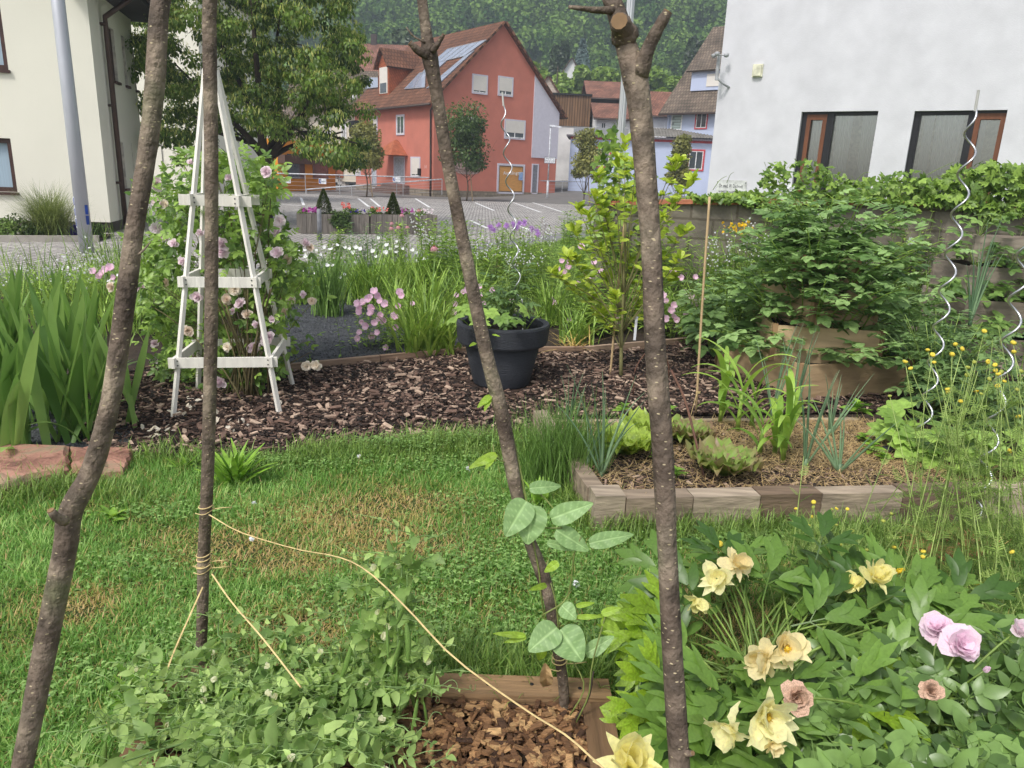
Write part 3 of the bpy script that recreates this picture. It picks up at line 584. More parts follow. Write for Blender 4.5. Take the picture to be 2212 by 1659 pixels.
mb = MB(); fbox(mb, FB, s0+.9, s0+2., z0+.15, z1+.1, .4, .45); mb.obj('dormer_window', m_shut, o, off=o['_o'])
roofslab(FB.w(s0-.7, z1+.25, .7), (FB.w(s1+2.3, 0)-FB.w(s0-.7, 0)), -np.append(F.n, 0)*3.+np.array([0, 0, 1.7]), .12, m_tile_g, o, 'dormer_roof')
mb = MB(); tube(mb, [F.w(.1, Cp[2]-.3, .4), F.w(.15, Cp[2]-.8, .12), F.w(.15, 3.2, .12)], .07, 8); mb.obj('downpipe', m_lil, t)
F = Facade(px3(1227, 400, 58), (1, -.1)); t = thing('house_wing', 'low lilac wing with a grey screened balcony and red window frames', 'house wing', F.w(0, .4))
s1, zt_ = F.sz(1560, 306); mb = MB(); fbox(mb, F, 0, s1, .1, zt_, -5, 0); mb.obj('wall', m_lil, t)
mb = MB(); fbox(mb, F, -.3, s1, zt_, zt_+.12, -5, .4); mb.obj('roof_edge', mat('roof_edge', S(120, 112, 120), None, .7), t)
mb = MB(); fbox(mb, F, 0, s1, zt_-.16, zt_-.002, 0, .04); mb.obj('trim_band', m_rtrim, t)
sb, zb1 = F.sz(1358, 278); mb = MB(); fbox(mb, F, .2, sb, zt_+.2, zb1, .1, .13); mb.obj('balcony_screen', mat('grey_screen', S(150, 152, 156), None, .8, 1, .1), t)
sa, za = F.sz(1362, 286); mb = MB(); V = []; n_w = 60
for i in range(n_w+1):
    s = sa+(s1-sa)*i/n_w; V += [F.w(s, zt_+.15+.06*(i % 2), .5), F.w(s, za+.5+.06*(i % 2), -2.5)]
mb.add(V, np.array([[2*i, 2*i+2, 2*i+3, 2*i+1] for i in range(n_w)]), 0, .5); mb.obj('corrugated_roof', mat('fibre_cement', S(128, 124, 118), None, .95, 1.5, .35), t)
for r in ((1277, 316, 1318, 363), (1487, 322, 1519, 370)): pwin(F, t, r, trim=m_rtrim, tw=.12)
mb = MB(); plants = F.w((sb+.2)*.8, zb1-.5, -.5); 
blades(mb, np.tile(plants, (60, 1)), U(0, 6.3, 60), U(.1, 1.2, 60), U(.2, .8, 60), U(.9, 1.5, 60), .09, seg=3); solo(mb, 'potted_palm', leafm('palm_leaf', S(90, 130, 60), S(130, 165, 80)), 'spiky green palm standing on the grey screened balcony', 'palm')
# pillar boxes / noticeboard group right of red house
F = Facade(px3(1170, 395, 60), (1, 0)); t = thing('letter_box_stand', 'timber stand with grey letter boxes between the red house and the lilac wing', 'letter boxes', F.w(0, .6))
s = F.sz(1176, 360)[0]; e = F.sz(1196, 360)[0]; z = [F.sz(1180, y)[1] for y in (348, 357, 363, 373, 398)]
mb = MB(); fbox(mb, F, s-.1, e+.1, z[1], z[0], -.3, 0); mb.obj('roof', mat('dark_wood', S(96, 72, 62)), t); mb = MB(); fbox(mb, F, s, e, z[3], z[2], -.2, .02); mb.obj('letter_boxes', mat('grey_box', S(110, 112, 116)), t)
for x in (s, e-.3, e-.1): mb = MB(); fbox(mb, F, x, x+.1, .55, z[1]-.01, -.3, -.2); mb.obj('post', mat('yellow_wood', S(180, 130, 80)), t)
# ---------------------------------------------------------------- cream building on the left
m_creamL = mat('cream_plaster', S(231, 228, 214), None, .9, .6, .04, bump=.12, bscale=40); m_plinth = mat('dark_plinth', S(92, 84, 80), None, .9, 3, .15); m_brown = mat('brown_frame_paint', S(70, 46, 40), None, .5)
m_tapl = mat('window_reveal', S(206, 200, 186), None, .9)
cor = gnd(241, 503); LF = Facade(cor, (.968, .252)); LS = Facade(cor, (-.252, .968)); ZT = LS.sz(300, 55)[1]
LBt = thing('cream_building', 'tall cream rendered building with brown windows and a dark downpipe at the left', 'building', cor)
def hole(F, x0, y0, x1, y1, sa=None):
    a, d = F.sz(x0, y0); b, c = F.sz(x1, y1); a, b = min(a, b), max(a, b)
    if sa is not None: a = b-sa
    return (a, b, c, d)
hf = [hole(LF, 20, 299, 38, 415, 1.5), hole(LF, -10, -60, 3, 150, 1.5)]
hs = [hole(LS, 234, 57, 256, 178), hole(LS, 261, 76, 277, 186), hole(LS, 284, 95, 296, 195), hole(LS, 259, 307, 275, 406), hole(LS, 283, 309, 293, 402)]
LEN = LS.sz(312, 420)[0]
mb = MB(); walls_with_holes(mb, LF, -14, 0, .22, ZT+3, hf, .16, 0, 1); walls_with_holes(mb, LS, 0, LEN, .22, ZT, hs, .2, 0, 1)
q = [LF.w(-14, ZT+3), LF.w(0, ZT+3)]; mb.obj('wall', [m_creamL, m_tapl], LBt)
mb = MB(); fbox(mb, LF, -14, -.03, 0, .219, -.5, -.03); fbox(mb, LS, .03, LEN, 0, .219, -.5, -.03); mb.obj('plinth', m_plinth, LBt)
m_curt = mat('blue_blind', S(150, 172, 190), S(170, 190, 205), .6, 3, .1, stretch=(20, 20, .1))
for F, hh in ((LF, hf), (LS, hs)):
    for h in hh:
        a, b, c, d = h; mb = MB(); quad(mb, [F.w(a, c, -.15), F.w(b, c, -.15), F.w(b, d, -.15), F.w(a, d, -.15)]); w = mb.obj('window', m_curt if F is LF else m_glass, LBt)
        mb = MB(); f = .09; fbox(mb, F, a, a+f, c, d, -.14, -.06); fbox(mb, F, b-f, b, c, d, -.14, -.06); fbox(mb, F, a+f, b-f, d-f, d, -.14, -.06); fbox(mb, F, a+f, b-f, c, c+f, -.14, -.06); fbox(mb, F, a-.03, b+.03, c-.06, c-.005, -.05, .06)
        mb.obj('window_frame', m_brown, w, off=w['_o'])
mb = MB(); e0, e1 = LS.w(-.6, ZT, .75), LS.w(LEN+.5, ZT, .75); fbox(mb, LS, -.6, LEN+.5, ZT-.02, ZT+.12, -.4, .75); mb.obj('soffit', mat('dark_soffit', S(62, 58, 56), None, .8, 2, .3), LBt)
mb = MB(); tube(mb, [e0+[.1, 0, .12], e1+[.1, 0, .12]], .09, 10); mb.obj('gutter', m_gutter, LBt)
roofslab(e0+[0, 0, .13], e1-e0, -np.append(LS.n, 0)*6+np.array([0, 0, 4.2]), .14, m_tile_r, LBt)
sx = LS.sz(232, 200)[0]; mb = MB(); tube(mb, [LS.w(sx+.0, ZT+.0, .7), LS.w(sx, ZT-.45, .1), LS.w(sx, ZT-.9, .1), LS.w(sx, .1, .1)], .055, 10)
for z in (1., 2.6, 4.2): 
    if z < ZT-.5: fbox(mb, LS, sx-.07, sx+.07, z, z+.05, .0, .12)
mb.obj('downpipe', mat('brown_downpipe', S(84, 66, 58), None, .4, 3, .15, metal=.4), LBt)
# annexe wall further back
a = np.array([atY(285, 430, 30)[0], 30., 0.]); F = Facade(a, (1, .0)); s1 = F.sz(450, 400)[0]; zt_ = F.sz(330, -40)[1]; t = thing('annexe', 'plain cream annexe between the left building and the big tree', 'building', a)
mb = MB(); fbox(mb, F, -.5, s1, 0, zt_, -6, 0); mb.obj('wall', m_creamL, t); mb = MB(); tube(mb, [F.w(s1*.42, zt_-.2, .03), F.w(s1*.45, .2, .03)], .012, 6); mb.obj('cable', m_dark, t)
mb = MB(); fbox(mb, F, -.7, s1+.2, zt_, zt_+.2, -6, .3); mb.obj('roof_edge', m_dark, t)
# planted strip and kerb below the cream building
k0, k1 = gnd(-300, 522), gnd(215, 521); mb = MB(); beam(mb, k0+[0, 0, .05], k1+[0, 0, .05], .14, .11); struct(mb, 'kerb', mat('kerb_stone', S(170, 164, 156), None, .85, 6, .2))
mb = MB(); mb.add([k0+[0, .1, .03], k1+[0, .1, .03], gnd(250, 505, .03), gnd(-300, 502, .03)], np.array([[0, 1, 2, 3]])); struct(mb, 'planting_soil', m_soil)
# ---------------------------------------------------------------- white building on the right
m_wpl = mat('white_plaster', S(210, 210, 216), None, .92, 2.2, .09, bump=.2, bscale=45)
C0 = atY(1545, 250, 18.); WF = Facade(C0, (.829, -.559)); CB = Facade(C0, (.559, .829))
WB = thing('white_building', 'tall white rendered building with two large windows behind the garden wall', 'building', C0*[1, 1, 0])
def hp(xl, xr, ytop, H=2.3): a, d = WF.sz(xl, ytop); b, _ = WF.sz(xr, ytop-3); return (a, b, d-H, d)
h1, h2 = hp(1732, 1898, 241.5), hp(1976, 2177, 239.7)
mb = MB(); walls_with_holes(mb, WF, 0, 12.5, 0, 9.5, [h1, h2], .22); quad(mb, [CB.w(0, 0), CB.w(9, 0), CB.w(9, 9.5), CB.w(0, 9.5)], 0, .5); mb.add([WF.w(0, 9.5), WF.w(12.5, 9.5), CB.w(9, 9.5)+WF.w(12.5, 0)-WF.w(0, 0), CB.w(9, 9.5)], np.array([[0, 1, 2, 3]]))
mb.obj('wall', m_wpl, WB)
m_black = mat('black_frame', S(30, 30, 34), None, .4); m_sash = mat('orange_wood_sash', S(112, 68, 44), None, .5, 6, .2, stretch=(3, 3, .4))
m_pane = bpy.data.materials.new('clear_pane'); m_pane.use_nodes = True; n = m_pane.node_tree; n.nodes.clear(); o_ = n.nodes.new('ShaderNodeOutputMaterial'); mx = n.nodes.new('ShaderNodeMixShader'); g1 = n.nodes.new('ShaderNodeBsdfGlossy'); t1 = n.nodes.new('ShaderNodeBsdfTransparent'); fr = n.nodes.new('ShaderNodeFresnel'); fr.inputs[0].default_value = 2.7
g1.inputs['Roughness'].default_value = .02; g1.inputs['Color'].default_value = (.9, .95, .93, 1); t1.inputs['Color'].default_value = (.95, .97, .96, 1); n.links.new(fr.outputs[0], mx.inputs[0]); n.links.new(t1.outputs[0], mx.inputs[1]); n.links.new(g1.outputs[0], mx.inputs[2]); n.links.new(mx.outputs[0], o_.inputs[0])
m_curtain = mat('curtain_cloth', S(240, 243, 240), S(244, 246, 244), .9, 3, .05, trans=.4); m_room = mat('room_wall', S(225, 220, 208), None, .9)
for h, left in ((h1, True), (h2, False)):
    a, b, c, d = h; w = b-a; X = lambda u: a+w*u
    mb = MB(); quad(mb, [WF.w(a, c, -.19), WF.w(b, c, -.19), WF.w(b, d, -.19), WF.w(a, d, -.19)]); wn = mb.obj('window', m_pane, WB)
    fr_ = MB()
    def vbar(u0, u1, z0, z1, o0=-.2, o1=-.1): fbox(fr_, WF, X(u0), X(u1), z0, z1, o0, o1)
    if left: bars, sash, gl = [(0, .07), (.34, .43)], (.07, .34), (.43, 1)
    else: bars, sash, gl = [(0, .06), (.6, .68)], (.68, 1.), (.06, .6)
    for u in bars: vbar(*u, c, d)
    vbar(gl[0], gl[1], d-.07, d, -.2, -.12); vbar(gl[0], gl[1], c, c+.07, -.2, -.12); vbar(gl[0] if not left else gl[1]-.015, gl[0]+.015 if not left else gl[1], c+.07, d-.07, -.2, -.12)
    vbar(sash[0], sash[1], d-.05, d, -.2, -.08)
    fr_.obj('window_frame', m_black, wn, off=wn['_o'])
    fr_ = MB(); sw = .055
    vbar(sash[0], sash[0]+sw, c, d-.05, -.2, -.09); vbar(sash[1]-sw, sash[1], c, d-.05, -.2, -.09); vbar(sash[0]+sw, sash[1]-sw, d-.16, d-.05, -.2, -.09); vbar(sash[0]+sw, sash[1]-sw, c, c+.12, -.2, -.09)
    fr_.obj('sash', m_sash, wn, off=wn['_o'])
    # curtains: three gathered drops of cloth behind the pane
    for (u0, u1) in (((.1, .32), (.44, .66), (.78, .97)) if left else ((.1, .22), (.24, .55), (.72, .8))):
        mb = MB(); n_ = 60; V = []
        for i in range(n_+1):
            t_ = i/n_; s = X(u0+(u1-u0)*t_); o = -.33-.08*math.sin(t_*n_*.55+u0*20)-.02*math.sin(t_*31); sB = X(u0+(u1-u0)*(.5+(t_-.5)*.8)+.02)
            V += [WF.w(s, d-.02, o), WF.w(s*.5+sB*.5, (c+d)/2, o-.03), WF.w(sB, c+.05, o)]
        mb.add(V, np.array([[3*i+k, 3*i+3+k, 3*i+4+k, 3*i+1+k] for i in range(n_) for k in range(2)]), 0, .5); mb.obj('curtain', m_curtain, wn, True, off=wn['_o'])
    mb = MB(); fbox(mb, WF, a-.3, b+.3, c-.2, d+.2, -2.2, -2.15, 0); quad(mb, [WF.w(a-.3, c-.2, -.23), WF.w(a-.3, c-.2, -2.15), WF.w(a-.3, d+.2, -2.15), WF.w(a-.3, d+.2, -.23)]); quad(mb, [WF.w(b+.3, c-.2, -.23), WF.w(b+.3, c-.2, -2.15), WF.w(b+.3, d+.2, -2.15), WF.w(b+.3, d+.2, -.23)]); quad(mb, [WF.w(a-.3, c-.2, -.23), WF.w(b+.3, c-.2, -.23), WF.w(b+.3, c-.2, -2.15), WF.w(a-.3, c-.2, -2.15)])
    mb.obj('room', m_room, wn, off=wn['_o'])
s, z = WF.sz(1637.5, 153); mb = MB(); fbox(mb, WF, s-.11, s+.11, z-.13, z+.13, 0, .05); fbox(mb, WF, s-.09, s+.09, z-.11, z+.11, .05, .09); solo(mb, 'sensor_box', mat('cream_plastic', S(222, 220, 196), None, .5), 'small cream sensor box high on the white wall', 'sensor')
s, z = WF.sz(1561, 146); t = thing('weather_sensor', 'small pale weather instrument on a bracket at the corner of the white wall', 'weather station', WF.w(s, z-.2))
m_grp = mat('grey_plastic', S(170, 172, 176), None, .5); mb = MB(); P = WF.w(s, z, .3); tube(mb, [WF.w(s+.2, z-.42, 0), WF.w(s+.1, z-.35, .2), P-[0, 0, .25]], .025, 8); tube(mb, [P-[0, 0, .3], P+[0, 0, .2]], .04, 8); mb.obj('bracket', m_grp, t)
mb = MB(); 
for k in range(3): a_ = k*2.1; q = P+np.array([math.cos(a_)*.16, math.sin(a_)*.16, .22]); tube(mb, [P+[0, 0, .22], q], .012, 6); lathe(mb, q, [(0, -.05), (.05, -.03), (.06, .03), (0, .05)], 10)
mb.obj('cup', m_grp, t)
s0, z1 = WF.sz(1550, 388); s1, _ = WF.sz(1614, 392); t = thing('name_plate', 'clear glass practice sign with dark lettering low on the white wall', 'sign', WF.w(s0, z1-.5))
mb = MB(); fbox(mb, WF, s0, s1, z1-.48, z1, .012, .022); mb.obj('plate', mat('frosted_plate', S(212, 214, 212), None, .25), t)
m_ink = mat('dark_ink', S(50, 52, 60), None, .6); rt = np.append(WF.d, 0.); wd2 = s1-s0
for txt, sz, z, ww in (('Dr. med. W. Dachrodt', .12, .17, .8), ('FACHARZT FÜR ALLGEMEINMEDIZIN', .06, .28, .8), ('SPRECHZEITEN', .06, .39, .4)): lettering(txt, sz, WF.w(s0+wd2*.09, z1-z, .024), rt, t, m_ink, width=wd2*ww)
mb = MB()
for u, z in ((.03, .05), (.97, .05), (.03, .43), (.97, .43)): q = WF.w(s0+wd2*u, z1-z, .022); tube(mb, [q, q+np.append(WF.n, 0)*.015], .012, 8)
mb.obj('screw', m_ink, t)
# ================================================================ haze
def make_haze(dens=.0013):
    mb = MB(); box(mb, (-760, -30, -1.2), (1520, 0, 0), (0, 760, 0), (0, 0, 128)); m = bpy.data.materials.new('haze_air'); m.use_nodes = True; n = m.node_tree; n.nodes.clear()
    o = n.nodes.new('ShaderNodeOutputMaterial'); v = n.nodes.new('ShaderNodeVolumePrincipled'); v.inputs['Color'].default_value = (.74, .86, .99, 1); v.inputs['Density'].default_value = dens; n.links.new(v.outputs[0], o.inputs['Volume'])
    return mb.obj('haze', m, kind='stuff', label='thin bluish air over the village and hill', cat='haze')
make_haze()
# ================================================================ railing, lamps, signs on the plaza
m_galv = mat('galvanised_steel', S(186, 188, 192), None, .45, 6, .12, metal=.3); m_polec = mat('pale_pole_paint', S(205, 208, 214), None, .5)
def rail(name, label, a, b, h0, h1, step=2.1):
    a, b = np.asarray(a, float), np.asarray(b, float); L = np.linalg.norm(b-a); n = max(2, int(L/step)); t = thing(name, label, 'railing', a, 'steel railings along the plaza edge')
    for i in range(n+1):
        u = i/n; p = a+(b-a)*u; h = h0+(h1-h0)*u; mb = MB(); tube(mb, [p, p+[0, 0, h]], .022, 6); mb.obj('post', m_galv, t)
    mb = MB(); tube(mb, [a+[0, 0, h0], b+[0, 0, h1]], .034, 8); mb.obj('handrail', m_polec, t)
    for k in range(4):
        mb = MB(); z = .2+.2*k; tube(mb, [a+[0, 0, z*h0], b+[0, 0, z*h1]], .006, 4); mb.obj('wire', m_galv, t)
    return t
ra, rb = gnd(583, 416.5), gnd(1262, 431); 
def hz_at(p, x, y): return atY(x, y, p[1])[2]
rail('railing', 'long steel railing with wires between the plaza and the red house', ra, rb, hz_at(ra, 583, 374), hz_at(rb, 1262, 393))
c, d = atY(662, 409, 45.9), atY(955, 387, 45.9); rail('railing', 'sloping ramp railing behind the long one, in front of the red house steps', [c[0], 45.9, c[2]-.75], [d[0], 45.9, d[2]-.9], .75, .9)
m_blue = mat('sign_blue', S(30, 70, 160), None, .4); m_signw = mat('sign_white', S(236, 238, 242), None, .4)
for (x0, y0, x1, y1, txt, lab) in ((611.5, 383.5, 630, 395, 'Bürger', 'parking sign on the railing nearest the orange building'), (691, 386, 706.5, 397, 'Besucher', 'middle parking sign on the railing, left of the young tree'), (850, 383, 866, 392, '40 - 25,26', 'parking sign on the railing in front of the red house steps')):
    p, q = atY(x0, y1, 43.), atY(x1, y0, 43.); F = Facade((p[0], 42.8), (1, .02)); w, h = q[0]-p[0], q[2]-p[2]
    t = thing('parking_sign', 'small white '+lab, 'sign', p, 'parking signs on the railing'); mb = MB(); fbox(mb, F, 0, w, p[2], q[2], 0, .02); mb.obj('plate', m_signw, t); mb = MB(); fbox(mb, F, .02, w*.3, p[2]+.04, q[2]-.04, .02, .026); mb.obj('blue_field', m_blue, t)
    lettering('P', h*.75, F.w(.06, p[2]+.07, .028), [1, .02, 0], t, m_signw); lettering(txt, h*.4, F.w(w*.36, p[2]+h*.35, .022), [1, .02, 0], t, mat('sign_ink', S(40, 50, 80)), width=w*.56)
def lamp(label, x, yb, yt, side, Y=None):
    b = gnd(x, yb) if Y is None else atY(x, yb, Y); T = atY(x, yt, b[1]); t = thing('street_lamp', label, 'street lamp', b, 'slim street lamps on the plaza')
    mb = MB(); tube(mb, [b, b+[0, 0, 1.3]], .075, 10); tube(mb, [b+[0, 0, 1.3], [b[0], b[1], T[2]]], .045, 8); mb.obj('pole', m_polec, t)
    mb = MB(); q = np.array([b[0], b[1], T[2]]); mb.add([q+[-.08*side, -.12, 0], q+[.75*side, -.1, -.06], q+[.75*side, .1, -.06], q+[-.08*side, .12, 0], q+[-.05*side, -.09, .12], q+[.7*side, -.07, .02], q+[.7*side, .07, .02], q+[-.05*side, .09, .12]], BF if side > 0 else BF[:, ::-1]); mb.obj('lamp_head', m_polec, t); return t
lamp('slim pale street lamp before the red gable, right of the dark young tree', 1041, 426, 303, 1)
L2 = lamp('slim pale street lamp carrying a white notice, right of the red house', 1181.5, 434, 273, 1)
p = gnd(1181.5, 434); F = Facade((p[0]-.42, p[1]-.08), (1, .0)); z1 = atY(1181, 339, p[1])[2]; z0 = atY(1181, 353, p[1])[2]
s0 = F.sz(1176, 345)[0]; s1 = F.sz(1200, 345)[0]; mb = MB(); fbox(mb, F, s0, s1, z0, z1, 0, .02); ob = mb.obj('notice', m_signw, L2)
mb = MB(); 
for a, b, c, d in ((s0, s1, z0, z0+.02), (s0, s1, z1-.02, z1), (s0, s0+.02, z0, z1), (s1-.02, s1, z0, z1)): fbox(mb, F, a, b, c, d, .02, .026)
mb.obj('notice_border', mat('sign_ink', S(40, 50, 80)), ob, off=ob['_o'])
for i, (tx, wf) in enumerate((('Parken mit P in', .8), ('gekennzeichneten', .85), ('Flächen 1 Std', .7))): lettering(tx, .12, F.w(s0+.07, z1-.14-.13*i, .022), [1, 0, 0], L2, mat('sign_ink', S(40, 50, 80)), width=(s1-s0)*wf)
# yellow sign on post by the lilac wing
p = atY(1480, 405, 45); b = np.array([p[0], 45, 0.]); t = thing('sign_post', 'thin post with a small yellow sign before the lilac wing', 'sign', b); mb = MB(); tube(mb, [b, b+[0, 0, 3.1]], .03, 6); mb.obj('post', m_galv, t)
q = atY(1473, 376, 44.9); mb = MB(); box(mb, q-[0, 0, .25], [.4, 0, 0], [0, .02, 0], [0, 0, .27]); mb.obj('plate', mat('yellow_sign', S(226, 170, 60), None, .5), t)
# fluted aluminium pole
m_flut = mat('fluted_aluminium', S(196, 198, 200), None, .35, 5, .08, metal=.6)
def lean_pole(p_lo, p_hi): return p_lo, p_hi
b = atY(1338, 330, 12.)*[1, 1, 0]; an = np.arange(24)*2*math.pi/24; mb = MB(); rr_ = .06*(1-.14*(np.arange(24) % 3 == 0)); V = [[b[0]+rr_[k]*math.cos(an[k]), b[1]+rr_[k]*math.sin(an[k]), z] for z in (0, 6.5) for k in range(24)]
mb.add(V, np.array([[k, (k+1) % 24, (k+1) % 24+24, k+24] for k in range(24)]), 0, .5); mb.add(V[24:], np.array([range(24)]), 0, .5); solo(mb, 'flag_pole', m_flut, 'fluted aluminium pole rising behind the bright green shrub', 'pole', base=b)
# thick lamp post on the left with blue stickers
b = gnd(188, 545)*[1, 1, 0]; t = thing('lamp_post', 'thick grey metal lamp post with blue house number stickers before the cream building', 'lamp post', b)
mb = MB(); sweep(mb, [[b, b+[0, 0, 2.4], b+[0, 0, 7.]]], np.array([[.108, .1, .085]]), 24); mb.obj('pole', mat('grey_pole', S(182, 184, 192), S(182, 184, 192), .5, 4, .12, metal=.25, stretch=(1, 1, .3)), t, True)
ns = atY(170, 430, b[1]); 
def wrap(z0, z1, a0, a1, m, off=.003, name='sticker', k=8):
    mb = MB(); V = []; rz = lambda z: .108-.008*z/2.4
    for i in range(k+1):
        a = a0+(a1-a0)*i/k
        for z in (z0, z1): V.append(b+[(rz(z)+off)*math.cos(a), (rz(z)+off)*math.sin(a), z])
    mb.add(V, np.array([[2*i, 2*i+2, 2*i+3, 2*i+1] for i in range(k)]), 0, .5); return mb.obj(name, m, t)
zz = [atY(170, y, b[1])[2] for y in (423, 446, 468, 491)]
A_, B_ = math.radians(185), math.radians(238)
for k in range(3):
    wrap(zz[k+1], zz[k]-.01, A_, B_, m_signw, .003); wrap(zz[k+1]+.02, zz[k]-.03, A_, B_-.06, m_blue, .005, 'sticker_field')
for k, ch in ((0, 'L'), (1, '5'), (2, '3')):
    a = math.radians(211); pos = b+[.111*math.cos(a), .111*math.sin(a), zz[k+1]+.04]; r_ = np.array([-math.sin(a), math.cos(a), 0]); me_sz = (zz[k]-zz[k+1])*.95; lettering(ch, me_sz, pos-r_*.03+np.array([math.cos(a), math.sin(a), 0])*.003, r_, t, m_signw, name='sticker_number')
for k in range(2): wrap(zz[k+1]-.12, zz[k]-.14, math.radians(322), math.radians(352), m_blue, .004)
# short grey posts before the planters
for i, (x, yb, yt) in enumerate(((691, 518, 451), (981, 508, 444), (259, 480, 426))):
    p = gnd(x, yb); h = atY(x, yt, p[1])[2]; mb = MB(); sweep(mb, [[p, p+[0, 0, h-.03], p+[0, 0, h]]], np.array([[.05, .05, .035]]), 14)
    solo(mb, 'bollard', mat('bollard_grey', S(132, 134, 140), None, .5), ('short grey bollard before the left wooden planter', 'short grey bollard before the right wooden planter', 'short grey bollard beside the cream building downpipe')[i], 'bollard', 'grey bollards on the paving')
# ================================================================ planters on the plaza
m_gwood = mat('grey_weathered_wood', S(112, 106, 100), S(140, 132, 124), .85, 6, .35, stretch=(6, 6, .6), bump=.3)
lf_small = leaf(.7, 2, .1, .2)
m_pet = {k: mat('petal_'+k, c, c2, .6, 20, .1, trans=.35) for k, c, c2 in (('magenta', S(178, 70, 160), S(205, 120, 190)), ('purple', S(70, 40, 150), S(95, 60, 180)), ('coral', S(224, 100, 90), S(240, 160, 150)), ('pink', S(238, 200, 222), S(244, 222, 234)), ('white', S(238, 238, 242), S(250, 250, 250)), ('rose', S(238, 216, 224), S(248, 242, 244)), ('lavender', S(196, 146, 216), S(214, 172, 230)), ('cream', S(240, 228, 206), S(248, 240, 226)), ('wilt', S(232, 212, 190), S(240, 228, 214)), ('yellow', S(238, 196, 30), S(246, 214, 60)), ('redpink', S(214, 140, 156), S(232, 176, 186)))}
m_box = leafm('box_leaf', S(40, 60, 28), S(84, 104, 48)); m_lgreen = leafm('bedding_leaf', S(72, 110, 50), S(120, 158, 78)); m_dgreen = leafm('dark_leaf', S(44, 78, 40), S(84, 118, 58))
def bushy(mb, c, R, n, s, vf=lf_small, up=.6, mi=0, shell=(.6, 1.)):
    c = np.asarray(c, float); d = rdir(n, up*.3); p = c+d*U(shell[0], shell[1], n)[:, None]*np.asarray(R)*np.ones(3); nd = nrm(d+rdir(n)*.6+np.array([0, 0, up])); inst(mb, vf, p, nrm(rdir(n)*.8+d*.7), nd, s*U(.6, 1.3, n), mi)
def planter(xl, xr, yb, yt, kind):
    a, b = gnd(xl, yb), gnd(xr, yb+.5); h = atY(xl, yt, a[1])[2]; L = np.linalg.norm(b-a); d = nrm(b-a); n = np.array([-d[1], d[0], 0]); D = .6
    t = thing('planter', 'long grey plank planter box on the plaza, the %s one with %s' % (('left', 'trailing green ivy') if kind == 0 else ('right', 'pale pink bedding flowers')), 'planter', a, 'wooden planters on the plaza'); nb = 13
    for i in range(nb):
        mb = MB(); box(mb, a+d*(L*i/nb+.004), d*(L/nb-.009), n*.03, [0, 0, h]); mb.obj('plank', m_gwood, t)
    mb = MB(); box(mb, a+n*(D-.03)+d*.004, d*(L-.01), n*.03, [0, 0, h]); box(mb, a+n*.034, d*.03, n*(D-.07), [0, 0, h-.004]); box(mb, b-d*.034+n*.034, d*.03, n*(D-.07), [0, 0, h-.004]); mb.obj('box_side', m_gwood, t)
    mb = MB(); box(mb, a+n*.04+d*.04+[0, 0, h-.1], d*(L-.08), n*(D-.08), [0, 0, .04]); mb.obj('soil', m_soil, t)
    C = lambda u, v, z: a+d*L*u+n*D*v+np.array([0, 0, h+z])
    hB = .62 if kind == 0 else .56; ub = .37 if kind == 0 else .37
    mb = MB(); n_ = 3600; zz_ = U(0, 1, n_); rad = .2*np.minimum(1, zz_*6+.5)*(1-zz_**(1.6 if kind == 0 else 1.1))*U(.3, 1.08, n_)**.5; an_ = U(0, 6.3, n_); P = C(ub, .5, -.05)+np.stack([rad*np.cos(an_), rad*np.sin(an_), zz_*hB], -1); dd_ = np.stack([np.cos(an_), np.sin(an_), an_*0+.4], -1); inst(mb, lf_small, P, nrm(dd_+rdir(n_)*.6), rdir(n_, .5), .03*(1 if kind == 0 else 1.3))
    solo(mb, 'cone_shrub', m_box, 'dark clipped cone shrub growing in the %s planter' % ('left' if kind == 0 else 'right'), 'shrub', 'cone shrubs in the planters')
    def fl(u0, u1, R, cols, nl, nf, up=.0):
        mb = MB(); 
        for k in range(max(1, int((u1-u0)*8))): bushy(mb, C(U(u0, u1), U(.2, .6), R*.3), (R, R, R*.8), nl, .05)
        o = solo(mb, 'bedding_plant', m_lgreen, 'green bedding plant with %s flowers in the %s planter' % (cols[0] if cols[0] != 'rose' else 'pale rose', 'left' if kind == 0 else 'right'), 'plant', 'bedding plants in the planters')
        mb = MB(); N = nf; P = np.array([C(U(u0, u1), U(0, .5), R*U(.4, 1.2)+up) for _ in range(N)]); 
        f_ = blossom5; inst(mb, f_, P, rdir(N), nrm(rdir(N)*.6+np.array([0, -1, .8])), U(.04, .07, N), 0); mb.obj('flowers', m_pet[cols[0]], o, off=o['_o'])
    if kind == 0:
        fl(.02, .26, .11, ['magenta'], 120, 60); fl(.62, .74, .15, ['coral'], 160, 30, .08); fl(.7, .98, .11, ['purple'], 150, 16)
        mb = MB()
        for k in range(5): bushy(mb, C(.55+.05*math.sin(k*2), -.08, -.02-k*.06), (.22, .1, .12), 260, .055)
        solo(mb, 'ivy', m_dgreen, 'dense green ivy hanging over the front of the left planter', 'ivy')
    else:
        fl(.02, .28, .12, ['coral'], 150, 24, .02); fl(.45, .66, .12, ['magenta'], 150, 26); fl(.7, .97, .12, ['rose'], 150, 30)
petal = leaf(.9, 2, .06, -.15, prof=lambda u: math.sin(math.pi*min(1, .15+.8*u))**.6)
def flower5(n=5, w=.9, droop=-.15, tilt=.3, s=.5): 
    l = leaf(w, 3, .05, droop, prof=lambda u: max(.0, math.sin(math.pi*min(.97, .12+.8*u)))**.55); return merge([xf(l, ang=2*math.pi*k/n, s=s, tilt=tilt) for k in range(n)])
blossom5 = flower5()
planter(651, 798, 505, 462, 0); planter(803, 945, 506, 463, 1)
